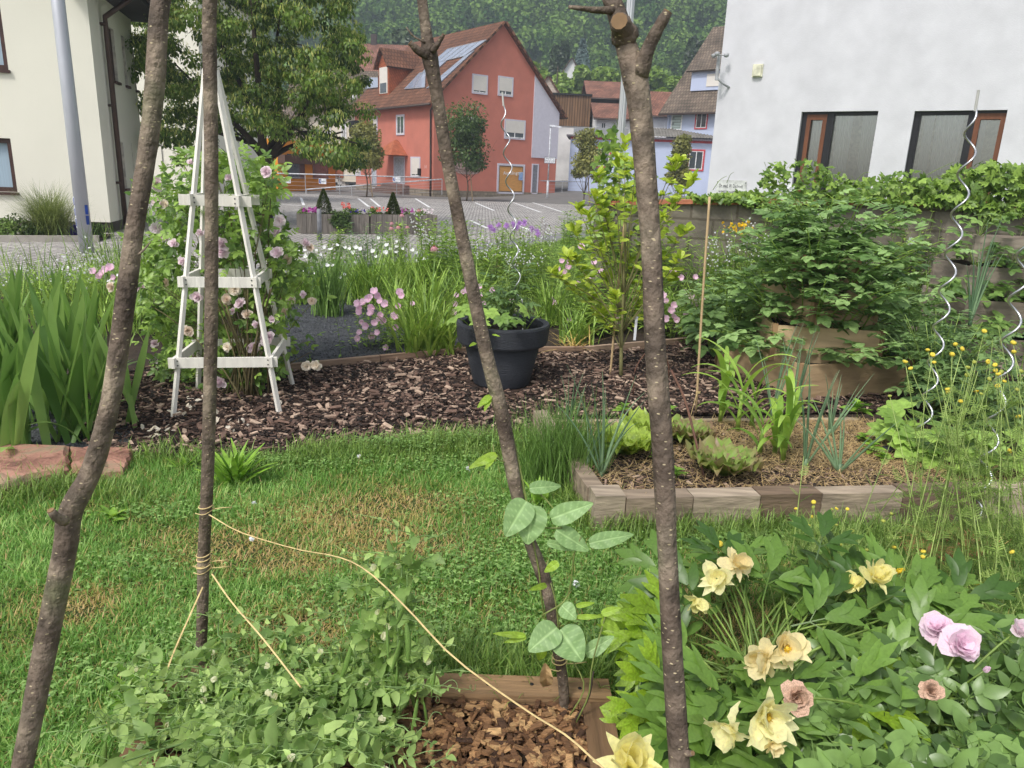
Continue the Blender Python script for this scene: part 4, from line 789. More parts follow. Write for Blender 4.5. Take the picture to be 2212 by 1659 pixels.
# ================================================================ trees
m_bark = mat('grey_bark', S(88, 76, 64), S(98, 86, 72), .95, 6, .4, stretch=(3, 3, .6), bump=.5)
def limbs(mb, base, H, r, spread, n, fork=.3, k=10, jit=.06):
    """trunk and limbs; returns the limb tips"""
    base = np.asarray(base, float); tips = []; tz = H*fork
    trunk = smooth_path([base, base+[U(-1, 1)*jit, U(-1, 1)*jit, tz*.5], base+[U(-1, 1)*jit, 0, tz], base+[U(-1, 1)*jit*2, 0, H*.8]], 10); tube(mb, trunk, np.linspace(r, r*.3, 10), k)
    for i in range(n):
        u = U(.0, .6); s = trunk[int((fork/.8*.9+u*(1-fork/.8))*9)]; a = 2*math.pi*i/n+U(-.4, .4); R = spread*U(.5, 1); e = s+[math.cos(a)*R, math.sin(a)*R, (H-s[2]+base[2])*U(.15, .8)]
        m_ = (s+e)/2+[0, 0, -R*.12+U(-.1, .1)*R]; q = smooth_path([s, m_, e], 7); tube(mb, q, np.linspace(r*.42, r*.08, 7), 6); tips.append(e); tips.append(q[4])
    return tips
def tree(name, label, base, H, W, ct, m_leaf, nl, ls, group=None, zc=.35, r=.06, stake=False, lump=9, vf=None, cat='tree', conic=0.):
    base = np.asarray(base, float); t = thing(name, label, cat, base, group); mb = MB(); tips = limbs(mb, base, H*.9, r, W*.38, 8, zc); mb.obj('trunk', m_bark, t)
    mb = MB(); nb = lump; z0 = base[2]+H*zc; Hh = H*(1-zc)
    for i in range(nb):
        u = (i+.5)/nb; z = z0+Hh*(.08+.84*u); rad = W/2*(math.sin(math.pi*min(1, .2+.75*u))**.7)*(1-conic*u)*.6; a = i*2.4+U(-.5, .5); c = base[:2]+np.array([math.cos(a), math.sin(a)])*rad*U(.2, 1.25)
        R = W*U(.11, .24); n = nl//nb; d = rdir(n); P = np.array([c[0], c[1], z])+d*U(.35, 1.05, n)[:, None]*np.array([R, R, R*.8])
        inst(mb, vf or lf_small, P, nrm(d*.7+rdir(n)*.7+[0, 0, -.25]), nrm(d+rdir(n)*.5+[0, 0, .5]), ls*U(.6, 1.3, n), 0, np.clip(.5+U(-.25, .25)+U(-.25, .25, n), 0, 1))
    mb.obj('crown', m_leaf, t)
    if stake:
        mb = MB(); tube(mb, [base+[.35, 0, 0], base+[.12, 0, H*.42]], .035, 6); mb.obj('stake', mat('stake_wood', S(150, 130, 104), None, .9), t)
    return t
mapl = leafm('young_maple_leaf', S(92, 104, 52), S(160, 158, 92)); mapd = leafm('hornbeam_leaf', S(44, 78, 40), S(92, 122, 62))
gt = 'young street trees along the plaza'
for (x, yb, yt, W, m, lab, zc, vfc) in ((792, 432, 268, 92, mapl, 'young staked tree with bronze green crown before the red house entrance', .42, .3), (1008, 433, 232, 110, mapd, 'young staked dark green tree with a lopsided crown before the red gable', .36, .3), (1262, 428, 278, 76, mapl, 'young narrow pale green tree before the low lilac wing', .3, .5), (1462, 428, 290, 72, mapl, 'young sparse tree between the lilac wing and the white wall', .3, .5)):
    b = atY(x, yb, 44.6)*[1, 1, 0]; H = atY(x, yt, b[1])[2]; tree('street_tree', lab, b, H, W/1597*b[1]*(1.5 if W > 100 else 1.2), .3, m, 6500 if W > 80 else 5000, .16, gt, zc, .05, True, 11, conic=vfc)
    mb = MB(); lathe(mb, b+[0, 0, .004], [(0, .004), (.55, .002)], 14); struct(mb, 'tree_pit', m_soil)
# big lime tree
lime = thing('lime_tree', 'big broad lime tree with yellow green flower bracts at the plaza edge', 'tree', gnd(570, 482)); b = gnd(570, 482); Yb = b[1]; mb = MB(); S_ = Yb/1597.
P3 = lambda x, y, dy=0.: atY(x, y, Yb+dy)
fk = P3(577, 335); tube(mb, smooth_path([b, P3(568, 400), P3(572, 360), fk], 8), np.linspace(.25, .19, 8), 12)
for (pts, r) in (([(574, 345), (566, 300), (560, 200), (548, 60), (540, -60)], .15), ([(576, 345), (590, 305), (600, 240), (596, 120), (610, -20)], .13), ([(578, 340), (615, 300), (650, 250), (690, 170), (720, 90)], .11), ([(580, 342), (625, 318), (680, 300), (740, 285)], .085), ([(570, 342), (540, 310), (480, 290), (420, 270)], .09), ([(568, 330), (520, 280), (450, 210), (380, 140)], .1), ([(572, 320), (545, 240), (490, 120), (440, 20)], .1), ([(580, 330), (640, 290), (700, 290), (770, 310)], .06)):
    q = smooth_path([P3(x, y, U(-1.5, 1.5)*(i/3)) for i, (x, y) in enumerate(pts)], 14); tube(mb, q, np.linspace(r, .02, 14), 8)
    for k in range(5, 13, 2):
        e = q[k]+rdir(1)[0]*U(.5, 1.1); tube(mb, smooth_path([q[k], (q[k]+e)/2+[0, 0, .15], e], 5), np.linspace(.028, .007, 5), 5)
mb.obj('trunk', mat('lime_bark', S(66, 56, 48), S(72, 62, 54), .95, 6, .4, bump=.5), lime)
m_lime = leafm('lime_leaf', S(58, 92, 40), S(108, 144, 62), trans=.3); m_bract = leafm('lime_bract', S(160, 182, 92), S(206, 218, 134), trans=.4)
mb = MB(); mbb = MB(); lfl = leaf(.85, 2, .08, .35); br = leaf(.28, 2, .05, .3)
spots = []
for _ in range(4000):
    x, y = U(262, 795), U(-160, 372)
    # outline of the crown
    top = -160; lo = np.interp(x, [262, 300, 340, 400, 450, 520, 600, 660, 700, 760, 795], [200, 245, 345, 370, 300, 285, 292, 330, 350, 378, 300]); hi_ = np.interp(x, [262, 285, 330, 420, 680, 740, 770, 795], [165, 60, -200, -300, -300, -60, 60, 170])
    if hi_ < y < lo: spots.append((x, y, U(-1, 1)))
    if len(spots) > 330: break
for (x, y, dz) in spots:
    c = P3(x, y, dz*2.6); R = U(.2, .42); n = 130; d = rdir(n, -.1); w = d*U(.5, 1.05, n)[:, None]*np.array([R*1.15, R*1.15, R*.62]); P = c+w; tone = U(.1, .8)
    inst(mb, lfl, P, nrm(d*.8+rdir(n)*.5+[0, 0, -.7]), nrm(d+rdir(n)*.5+[0, 0, .7]), U(.07, .115, n), 0, np.clip(tone+U(-.3, .3, n), 0, 1))
    n = 42; d = rdir(n, .5); inst(mbb, br, c+d*np.array([R*1.1, R*1.1, R*.68]), nrm(rdir(n)*.45+[0, 0, -1]), nrm(d+rdir(n)*.3), U(.09, .14, n))
mb.obj('crown', m_lime, lime); mbb.obj('flower_bracts', m_bract, lime)
# distinct trees above the roofs
gd = 'trees standing above the village roofs'
m_birch = leafm('birch_leaf', S(110, 134, 84), S(150, 170, 112)); m_spruce = leafm('blue_spruce_needles', S(74, 102, 104), S(120, 148, 150), trans=.05); m_cyp = leafm('cypress_foliage', S(34, 58, 40), S(60, 86, 52), trans=.05); m_mid = leafm('broad_leaf_mid', S(84, 128, 50), S(148, 182, 82)); m_pine = leafm('pine_foliage', S(44, 66, 44), S(74, 98, 60), trans=.05)
def ftree(name, lab, x, yt, yb, Y, Wpx, m, n, s, shape):
    base = atY(x, yb, Y); H = atY(x, yt, Y)[2]-base[2]; W = Wpx/1597*Y; t = thing(name, lab, 'tree', base, gd); mb = MB(); tube(mb, smooth_path([base, base+[U(-.3, .3), 0, H*.5], base+[0, 0, H*.92]], 6), np.linspace(.22, .04, 6), 7)
    mb.obj('trunk', mat('pale_trunk', S(190, 186, 176), None, .9) if 'birch' in name else m_bark, t); mb = MB()
    if shape == 'cone':
        zz_ = U(0, 1, n)**.8; tier = .75+.25*np.abs(np.sin(zz_*34)); an_ = U(0, 6.3, n); rad = W/2*(1-zz_)**.8*tier*U(.5, 1, n)**.4; P = base+np.stack([rad*np.cos(an_), rad*np.sin(an_), H*(.06+.94*zz_)], -1); inst(mb, card, P, rdir(n), nrm(np.stack([np.cos(an_), np.sin(an_), an_*0+.7], -1)+rdir(n)*.4), s*U(.6, 1.2, n))
    elif shape == 'col':
        zz_ = U(0, 1, n); an_ = U(0, 6.3, n); rad = W/2*np.sin(math.pi*np.clip(.12+.8*zz_, 0, 1))**.6*U(.6, 1.05, n); P = base+np.stack([rad*np.cos(an_), rad*np.sin(an_), H*zz_], -1); inst(mb, card, P, rdir(n), nrm(np.stack([np.cos(an_), np.sin(an_), an_*0+.3], -1)+rdir(n)*.5), s*U(.6, 1.2, n))
    elif shape == 'weep':
        for _ in range(26):
            a, r_, z = U(0, 6.3), U(.1, 1)*W/2, U(.45, 1.); k = n//26; c = base+np.array([r_*math.cos(a), r_*math.sin(a), H*z*(1-.25*(r_/W*2)**2)]); dz_ = U(0, 1, k)*H*.28; P = c+np.stack([rng.normal(0, .35, k), rng.normal(0, .35, k), -dz_], -1); inst(mb, card, P, rdir(k), rdir(k, .4), s*U(.5, 1.1, k))
    else:
        for i in range(14):
            a = i*2.4; u = U(0, 1); c = base+np.array([math.cos(a)*W*.27*math.sqrt(U(0, 1)), math.sin(a)*W*.27*math.sqrt(U(0, 1)), H*(.25+.6*u)]); R = W*U(.16, .26); k = n//14; d = rdir(k); P = c+d*U(.5, 1.05, k)[:, None]*[R, R, R*.85]; inst(mb, card, P, rdir(k), nrm(d+rdir(k)*.6+[0, 0, .5]), s*U(.6, 1.2, k), 0, np.clip(U(.3, .7)+U(-.25, .25, k), 0, 1))
    mb.obj('crown', m, t)
ftree('birch_tree', 'tall pale drooping birch rising behind the right slope of the red roof', 1100, 52, 330, 100, 66, m_birch, 5200, .5, 'weep')
ftree('spruce_tree', 'blue grey spruce standing before the hillside wood', 1253, 88, 200, 118, 50, m_spruce, 3000, .6, 'cone')
for x, yt, w, lab in ((1196, 100, 20, 'slim dark conifer, the left one beside the blue spruce'), (1215, 92, 22, 'slim dark conifer directly left of the blue spruce'), (1487, 84, 28, 'tall dark columnar conifer left of the lilac house roof'), (1507, 92, 20, 'shorter dark columnar conifer touching the lilac house roof')): ftree('conifer_tree', lab, x, yt, 200, 114, w, m_cyp, 1500, .55, 'col')
ftree('pine_tree', 'dark spreading pine behind the red tiled roof, left of the bare pole fork', 880, 44, 220, 118, 74, m_pine, 3000, .7, 'round')
for x, yt, yb, Y, w, lab in ((1160, 118, 300, 98, 62, 'pale willow like tree close behind the red house roof edge'), (1197, 128, 300, 97, 70, 'round green tree above the small block shed'), (1250, 132, 300, 99, 84, 'broad green tree above the left end of the cladded barn'), (1308, 140, 300, 98, 78, 'green tree above the roof with a white gutter'), (1395, 140, 300, 104, 90, 'light green tree just right of the thick forked pole'), (1440, 150, 300, 100, 84, 'bright green tree between forked pole and lilac house'), (1500, 160, 300, 103, 60, 'green tree top half hidden by the lilac house roof'), (770, 80, 260, 105, 90, 'green tree behind the red tiled roof at the edge of the lime crown')):
    ftree('leafy_tree', lab, x, yt, yb, Y, w, m_mid, 4200, .55, 'round')
# hillside houses seen between the trees
for x0, x1, yz, yr, Y, lab, mr in ((1218, 1250, 145, 134, 108, 'white gabled house peeping out between the green trees on the slope', m_tile_g), (1120, 1150, 150, 136, 112, 'small cream house with a red roof between birch and green trees', m_tile_r)): far_house('house', lab, x0, x1, Y, 1., yz+8, yr, m_white, mr, 7, eave_front=(x0 < 1200))
# ================================================================ GARDEN: helpers
def stem_curves(base, tip, bow=.1, S_=6):
    base, tip = np.asarray(base, float), np.asarray(tip, float); N = len(base); c = (base+tip)/2; h = tip-base; h = h.copy(); h[:, 2] = 0
    c = c-h*.5*bow*2+np.array([0, 0, 1.])*bow*np.linalg.norm(tip-base, axis=1)[:, None]; t = np.linspace(0, 1, S_)[None, :, None]
    return base[:, None]*(1-t)**2+c[:, None]*2*t*(1-t)+tip[:, None]*t*t
def on_curve(C, t):
    N, S_, _ = C.shape; f = np.clip(t, 0, .9999)*(S_-1); i = f.astype(int); u = (f-i)[..., None]; n = np.arange(N)[:, None]
    return C[n, i]*(1-u)+C[n, i+1]*u
def grow(ms, ml, base, tip, r, nl, vf, ls, tmin=.2, tmax=1., elev=.35, bow=.1, k=4, whorl=1, up=1., mi=0, a=None, taper=.5, jit=.25):
    C = stem_curves(base, tip, bow); N = len(C)
    if ms is not None: sweep(ms, C, np.linspace(1, .45, C.shape[1])[None]*np.broadcast_to(r, (N,))[:, None], k)
    t = np.linspace(tmin, tmax, nl)[None]+U(-.02, .02, (N, nl)); P = on_curve(C, t); ph = U(0, 6.3, (N, 1))+np.arange(nl)[None]*2.4
    for w in range(whorl):
        q = ph+w*2*math.pi/whorl; e = elev+U(-jit, jit, q.shape)+(t-.5)*.3; d = np.stack([np.cos(q)*np.cos(e), np.sin(q)*np.cos(e), np.sin(e)], -1).reshape(-1, 3)
        sc_ = ls*U(.7, 1.2, d.shape[0])*(1-taper*np.maximum(0, t.ravel()-.4)); v = vf[rng.integers(len(vf))] if isinstance(vf, list) else vf
        inst(ml, v, P.reshape(-1, 3), d, nrm(rdir(len(d))*.35+[0, 0, up]), sc_, mi, a)
    return C
def pinn(pairs, lf, term=.42, side=.34, x0=.25, stalkw=.02, ang=1.0, droop=0.):
    p = [stalk((0, 0, 0), (1-term, 0, -droop*.5), stalkw), xf(lf, (1-term*1.02, 0, -droop*.5), 0, term, -.15)]
    for i in range(pairs):
        x = x0+(1-term-x0)*(i+.5)/pairs if pairs > 1 else .5; 
        for s in (1, -1): p.append(xf(lf, (x, 0, -droop*.5*x), s*ang, side*(.75+.3*i/pairs), -.1, s*.25))
    return merge([q for q in p])
ov = leaf(.62, 5, .1, .22); pv = leaf(.8, 5, .09, .22); ovw = leaf(.85, 5, .08, .2); lan = leaf(.26, 4, .12, .3); lanw = leaf(.36, 5, .12, .25); obo = leaf(.5, 4, .1, .15, prof=lambda u: math.sin(math.pi*min(1, u**1.5*.9+.04))**.7)
potl = [pinn(2, pv, .42, .34, droop=.15), pinn(1, pv, .5, .4, droop=.2), pinn(2, leaf(.85, 5, .05, .35), .4, .34, droop=.25)]
rosel = [pinn(2, ov, .38, .33, .2, .015), pinn(1, ov, .42, .38, .3, .015)]
toml = [pinn(3, leaf(.55, 4, .1, .3, wav=.03), .3, .26, .15, .02, droop=.2)]
tre = merge([xf(leaf(.85, 3, .05, .1), (0, 0, 0), k*2.09, .5) for k in range(3)])
m_potato = leafm('potato_leaf', S(82, 130, 74), S(150, 190, 126), .5, .28); m_pstem = leafm('potato_stem', S(120, 160, 70), S(140, 175, 84)); m_rosel = leafm('rose_leaf', S(74, 122, 54), S(140, 180, 88), .42); m_green = leafm('mid_green', S(88, 138, 54), S(152, 188, 90)); m_stem = leafm('green_stem', S(96, 132, 60), S(128, 160, 84), trans=.1)
m_cane = mat('woody_cane', S(96, 84, 60), S(110, 104, 66), .8, 20, .3)
def straw_ramp(N, Lk, col, tc, P):
    a = N.new('ShaderNodeAttribute'); a.attribute_name = 'rnd'; c = rampc(N, Lk, a.outputs['Fac'], [(0, S(208, 174, 130)), (.2, S(190, 176, 104)), (.38, S(112, 148, 64)), (.72, S(112, 162, 72)), (1, S(180, 210, 122))])
    return c
m_grass = mat('lawn_blades', S(90, 130, 50), None, .5, 20, .2, trans=.3, extra=straw_ramp)
m_longg = leafm('long_grass', S(78, 124, 50), S(138, 172, 92), .5)
# ================================================================ lawn
dry = [(gnd(740, 1120), .34, .17), (gnd(620, 1220), .22, .1), (gnd(900, 1085), .25, .1), (gnd(170, 1310), .15, .12), (gnd(640, 1370), .2, .15), (gnd(1560, 1340), .2, .2), (gnd(480, 1180), .2, .12), (gnd(850, 1180), .3, .12)]
FRAME = [tuple(p[:2]) for p in G2([(395, 1500), (1330, 1500), (1360, 1900), (300, 1900)])]
def lawn_pts(n):
    r = .9+4.2*rng.random(n)**.85; a = np.radians(U(-42, 42, n)); P = np.column_stack([r*np.sin(a), r*np.cos(a), np.zeros(n)]); P = P[inpoly(P, LAWN)]; return P[~inpoly(P, FRAME)]
P = lawn_pts(420000); N = len(P)
f1 = np.sin(P[:, 0]*5.1+np.sin(P[:, 1]*4.3)*1.5)*.5+np.sin(P[:, 1]*7.7+P[:, 0]*3.1)*.5
f2 = np.sin(P[:, 0]*17+P[:, 1]*9)*np.sin(P[:, 1]*21-P[:, 0]*6); tone = .62+.16*f1+.12*f2+rng.normal(0, .17, N); dd_ = np.zeros(N)
for c, rx, ry in dry: dd_ += np.exp(-((P[:, 0]-c[0])/rx)**2-((P[:, 1]-c[1])/ry)**2)
dd_ = np.clip(dd_, 0, 1); tone = np.where(rng.random(N) < dd_*.8+.06, U(0, .25, N), tone); tone = np.clip(tone, 0, 1)
edge = np.clip((P[:, 1]-(2.9+.1*np.sin(P[:, 0]*9)))/.9, 0, 1)*(P[:, 0] < .6)*.5
keep = rng.random(N) > dd_*.45; L_ = (.027+.01*f1+.01*f2+.018*rng.random(N)+.03*edge)*(1-.35*dd_); L_ = np.maximum(L_, .016)
mb = MB(); blades(mb, P[keep], U(0, 6.3, keep.sum()), U(.15, 1.2, keep.sum()), U(.1, 1.3, keep.sum()), L_[keep]*U(.7, 1.6, keep.sum()), U(.0028, .0048, keep.sum()), seg=2, a=tone[keep])
mb.obj('lawn_grass', m_grass, label='short mown lawn with dry straw coloured patches', kind='stuff', cat='grass')
m_clov = leafm('clover_leaf', S(92, 146, 74), S(146, 190, 116)); mb = MB()
for x, y, n, rx, ry in ((1030, 1245, 900, .33, .16), (1190, 1190, 500, .3, .12), (430, 1400, 260, .2, .12), (690, 1010, 500, .5, .1), (330, 1120, 120, .12, .06), (1300, 1300, 400, .25, .18), (960, 1010, 500, .35, .12), (120, 1500, 300, .25, .15), (1560, 1180, 800, .5, .1), (1700, 1160, 400, .3, .1), (500, 1120, 300, .5, .12), (800, 1320, 500, .5, .14), (1080, 1390, 400, .3, .1), (300, 1240, 300, .3, .12), (1300, 1420, 400, .15, .1), (560, 1010, 400, .3, .06), (1020, 975, 700, .35, .06), (860, 985, 600, .3, .06), (1080, 1100, 500, .3, .12)):
    c = gnd(x, y); q = np.column_stack([rng.normal(c[0], rx*.6, n), rng.normal(c[1], ry*.7, n), U(.02, .06 if y > 1000 else .11, n)]); inst(mb, tre, q, rdir(n)*[1, 1, .1], nrm(rdir(n)*.3+[0, 0, 1]), U(.012, .022, n))
mb.obj('clover', m_clov, label='white clover leaves growing in patches through the lawn', kind='stuff', cat='clover')
ball = blossom5
cw = MB(); 
for x, y in ((548, 356*3.05), (1885, 1395), (1898, 1405), (1010, 1012), (775, 986), (1925, 1390), (1245, 1260), (100, 1505), (545, 1165)):
    c = gnd(x, y, .05); inst(cw, ball, c+rng.normal(0, .004, (10, 3)), rdir(10), rdir(10, .8), .014)
cw.obj('clover_flowers', m_pet['white'], label='scattered white clover flower heads in the lawn', kind='stuff', cat='clover')
# tall grass below the raised bed and along edges
mb = MB()
for (x0, y0, x1, y1, n, L0, L1) in ((1310, 1150, 2300, 1175, 4200, .05, .17), (1230, 1080, 1290, 1140, 700, .06, .16), (930, 1445, 1330, 1470, 700, .08, .2), (310, 985, 520, 1010, 500, .06, .16), (0, 1010, 320, 1090, 700, .05, .14), (640, 985, 1150, 968, 3200, .05, .15), (500, 1005, 1160, 985, 1800, .05, .12), (860, 975, 1160, 960, 900, .08, .2), (-40, 1095, 150, 1060, 500, .05, .16)):
    u = rng.random(n); A_, B_ = gnd(x0, y0), gnd(x1, y1); q = A_[None]*(1-u)[:, None]+B_[None]*u[:, None]+np.column_stack([rng.normal(0, .04, n), rng.normal(-.02, .07, n), np.zeros(n)]); blades(mb, q, U(0, 6.3, n), U(.05, .6, n), U(.2, 1.5, n), U(L0, L1, n), U(.003, .006, n), seg=4)
mb.obj('edge_grass', m_longg, label='longer unmown grass along the bed edges', kind='stuff', cat='grass')
m_weed = leafm('weed_leaf', S(80, 140, 50), S(140, 190, 80))
def rosette(x, y, n, L, W, lab, th=(.3, 1.1), name='weed', m=m_weed, seg=4, cols=3, g=None, cat='weed', z=0., R=.02):
    c = gnd(x, y, z); mb = MB(); blades(mb, c+np.column_stack([rng.normal(0, R, n), rng.normal(0, R, n), np.zeros(n)]), U(0, 6.3, n), U(th[0], th[1], n), U(.2, .7, n), U(.6*L, L, n), W*U(.7, 1.1, n), seg, cols, .12, prof=lambda u: math.sin(math.pi*min(1, .12+.85*u))**.7); return solo(mb, name, m, lab, cat, g, base=c)
rosette(505, 1045, 46, .24, .03, 'bright green strap leaved weed tuft behind the second pole at the mulch edge', (.15, .9))
rosette(400, 1015, 18, .12, .02, 'small weed tuft between the sandstone slab and the thin pole'); rosette(235, 1120, 16, .1, .035, 'broad leaved little weed in the lawn right of the slab', (.7, 1.3))
rosette(300, 1510, 14, .16, .02, 'dark strap leaved tuft in the lawn beside the pea vines', (.5, 1.1)); rosette(1165, 1095, 26, .16, .02, 'grass tuft in the lawn left of the raised bed corner', (.1, .7))
# ================================================================ mulch chips
chip = (np.array([[-.5, -.5, 0], [.5, -.42, 0], [.46, .5, 0], [-.5, .4, 0], [-.48, -.45, 1], [.47, -.4, 1], [.44, .45, 1], [-.46, .38, 1]])*[1, .34, .14], BF)
def chipx(N, Lk, col, tc, P):
    a = N.new('ShaderNodeAttribute'); a.attribute_name = 'rnd'; c = rampc(N, Lk, a.outputs['Fac'], [(0, S(30, 25, 23)), (.4, S(62, 48, 41)), (.75, S(116, 92, 80)), (1, S(188, 164, 144))]); ml = N.new('ShaderNodeMix'); ml.data_type = 'RGBA'; ml.blend_type = 'MULTIPLY'; ml.inputs['Factor'].default_value = .6; Lk.new(c, ml.inputs['A']); Lk.new(col, ml.inputs['B']); return ml.outputs['Result']
m_chip = mat('bark_chip', (1.2, 1.2, 1.2), None, .85, 60, .5, extra=chipx)
g = scatter(MULCH, 42000, .004); g = g[np.hypot(g[:, 0]-gnd(1081, 839)[0], g[:, 1]-gnd(1081, 839)[1]-.15) > .27]; g = g[(g[:, 1] < 7.4)]; n = len(g); g[:, 2] += U(0, .02, n)+.012*np.sin(g[:, 0]*4)*np.sin(g[:, 1]*5); mb = MB(); inst(mb, chip, g, rdir(n)*[1, 1, .18], nrm(rdir(n)*.35+[0, 0, 1]), U(.014, .05, n), 0, rng.random(n)**1.3)
g = scatter(MULCH, 900, .02); n = len(g); g[:, 2] += U(0, .014, n); inst(mb, chip, g, rdir(n)*[1, 1, .1], nrm(rdir(n)*.5+[0, 0, 1]), U(.05, .1, n)*.9, 0, U(.5, 1, n)); mb.v[-1][:, 2] = mb.v[-1][:, 2]; mb.obj('bark_mulch', m_chip, label='dark brown bark and wood chip mulch covering the path bed', kind='stuff', cat='mulch')
# fallen petals
mb = MB(); q = np.array([gnd(x+U(-25, 25), y+U(-12, 12), .03) for x, y in [(350, 930), (330, 935), (420, 870), (460, 905), (395, 890), (590, 860), (510, 920)] for _ in range(9)]); inst(mb, petal, q, rdir(len(q)), nrm(rdir(len(q))*.4+[0, 0, 1]), U(.02, .035, len(q))); mb.obj('fallen_petals', m_pet['cream'], label='pale rose petals fallen on the mulch below the obelisk', kind='stuff', cat='petals')
# timber edging
m_edge = mat('weathered_timber', S(150, 124, 104), S(168, 144, 124), .9, 5, .35, stretch=(.6, .6, 6), bump=.4)
E = [(585, 808), (820, 784), (1010, 766), (1262, 764), (1510, 741)]
for i in range(4):
    a, b = gnd(*E[i]), gnd(*E[i+1]); mb = MB(); d = nrm(b-a); beam(mb, a+d*.004+[0, 0, .02], b-d*.004+[0, 0, .02], .045, .09); solo(mb, 'edging_board', m_edge, ('timber edging board behind the obelisk by the black gravel', 'timber edging board between gravel and the big pot', 'timber edging board hidden behind the dark pot', 'timber edging board behind the bright green shrub')[i], 'edging board', 'timber edging around the mulch')
p = gnd(975, 955, .02); mb = MB(); tube(mb, smooth_path([gnd(968, 965, .02), gnd(978, 935, .035), gnd(985, 915, .03)], 6), np.linspace(.009, .004, 6), 6); tube(mb, [gnd(978, 935, .035), gnd(966, 922, .05)], .004, 5); solo(mb, 'twig', mat('pale_twig', S(190, 166, 140), None, .8), 'pale forked twig lying on the mulch in front of the pot', 'twig')
# sandstone slabs
def slab(px, h, lab, z=0.):
    pts = [gnd(x, y, z) for x, y in px]; n = len(pts); mb = MB(); c = np.mean(pts, 0); ring = []
    fine = []
    for i in range(n):
        for u in np.linspace(0, 1, 7)[:-1]: q = pts[i]*(1-u)+pts[(i+1) % n]*u; fine.append(q+np.append(rng.normal(0, .008, 2), 0))
    k = len(fine); fine = np.array(fine); inner = c+(fine-c)*.94; V = list(fine+[0, 0, -.01])+list(fine*1.+[0, 0, h*.75])+list(inner+np.column_stack([np.zeros(k), np.zeros(k), h+rng.normal(0, .006, k)]))+[c+[0, 0, h+.004]]
    F_ = [[i, (i+1) % k, k+(i+1) % k, k+i] for i in range(k)]+[[k+i, k+(i+1) % k, 2*k+(i+1) % k, 2*k+i] for i in range(k)]+[[2*k+i, 2*k+(i+1) % k, 3*k] for i in range(k)]; mb.add(V, F_, 0, .5)
    return solo(mb, 'sandstone_slab', m_sand, lab, 'stone slab', 'red sandstone slabs at the lawn edge', base=c)
def sandx(N, Lk, col, tc, P):
    no = N.new('ShaderNodeTexNoise'); no.inputs['Scale'].default_value = 3.2; no.inputs['Detail'].default_value = 8; no.inputs['Roughness'].default_value = .7; Lk.new(tc.outputs['Object'], no.inputs['Vector'])
    return rampc(N, Lk, no.outputs['Fac'], [(.28, S(84, 66, 56)), (.42, S(134, 96, 82)), (.54, S(172, 128, 110)), (.62, S(150, 132, 108)), (.75, S(98, 88, 70))])
m_sand = mat('red_sandstone', S(180, 120, 104), None, .85, 4, .3, bump=.6, bscale=25, extra=sandx)
slab([(-260, 1080), (-60, 1105), (95, 1052), (150, 1035), (150, 985), (-200, 985)], .07, 'large red sandstone slab at the left edge below the iris leaves'); slab([(158, 1040), (262, 1035), (292, 1000), (282, 982), (156, 986)], .055, 'smaller red sandstone slab beside the leaning pole')
slab([(610, 655), (660, 650), (655, 632), (600, 636)], .06, 'pale sandstone block lying at the path between rose and white flowers')
# ================================================================ bean poles in front
def barkx(N, Lk, col, tc, P):
    mp = N.new('ShaderNodeMapping'); mp.inputs['Scale'].default_value = (1, 1, 2.6); Lk.new(tc.outputs['Object'], mp.inputs[0])
    v = N.new('ShaderNodeTexVoronoi'); v.inputs['Scale'].default_value = 62; v.inputs['Randomness'].default_value = 1; Lk.new(mp.outputs[0], v.inputs['Vector'])
    r = N.new('ShaderNodeMapRange'); r.inputs['From Min'].default_value = .12; r.inputs['From Max'].default_value = .2; r.inputs['To Min'].default_value = 1; r.inputs['To Max'].default_value = 0; Lk.new(v.outputs['Distance'], r.inputs['Value'])
    sp = N.new('ShaderNodeSeparateColor'); Lk.new(v.outputs['Color'], sp.inputs[0]); g = N.new('ShaderNodeMath'); g.operation = 'GREATER_THAN'; g.inputs[1].default_value = .25; Lk.new(sp.outputs[0], g.inputs[0]); ml2 = N.new('ShaderNodeMath'); ml2.operation = 'MULTIPLY'; Lk.new(g.outputs[0], ml2.inputs[0]); Lk.new(r.outputs[0], ml2.inputs[1])
    nz = N.new('ShaderNodeTexNoise'); nz.inputs['Scale'].default_value = 9; nz.inputs['Detail'].default_value = 6; Lk.new(tc.outputs['Object'], nz.inputs['Vector']); base = rampc(N, Lk, nz.outputs['Fac'], [(.3, S(80, 67, 58)), (.5, S(114, 100, 87)), (.62, S(146, 132, 114)), (.75, S(118, 116, 88))])
    m1 = N.new('ShaderNodeMix'); m1.data_type = 'RGBA'; m1.blend_type = 'MULTIPLY'; m1.inputs['Factor'].default_value = 1; Lk.new(base, m1.inputs['A']); Lk.new(col, m1.inputs['B'])
    m2 = N.new('ShaderNodeMix'); m2.data_type = 'RGBA'; m2.inputs['B'].default_value = (*S(186, 172, 138), 1); Lk.new(ml2.outputs[0], m2.inputs['Factor']); Lk.new(m1.outputs['Result'], m2.inputs['A']); return m2.outputs['Result']
m_hazel = mat('hazel_bark', (1, 1, 1), None, .75, 28, .55, bump=.5, bscale=90, stretch=(1, 1, .8), extra=barkx); m_cut = mat('cut_wood', S(140, 112, 80), S(116, 92, 68), .8, 60, .2)
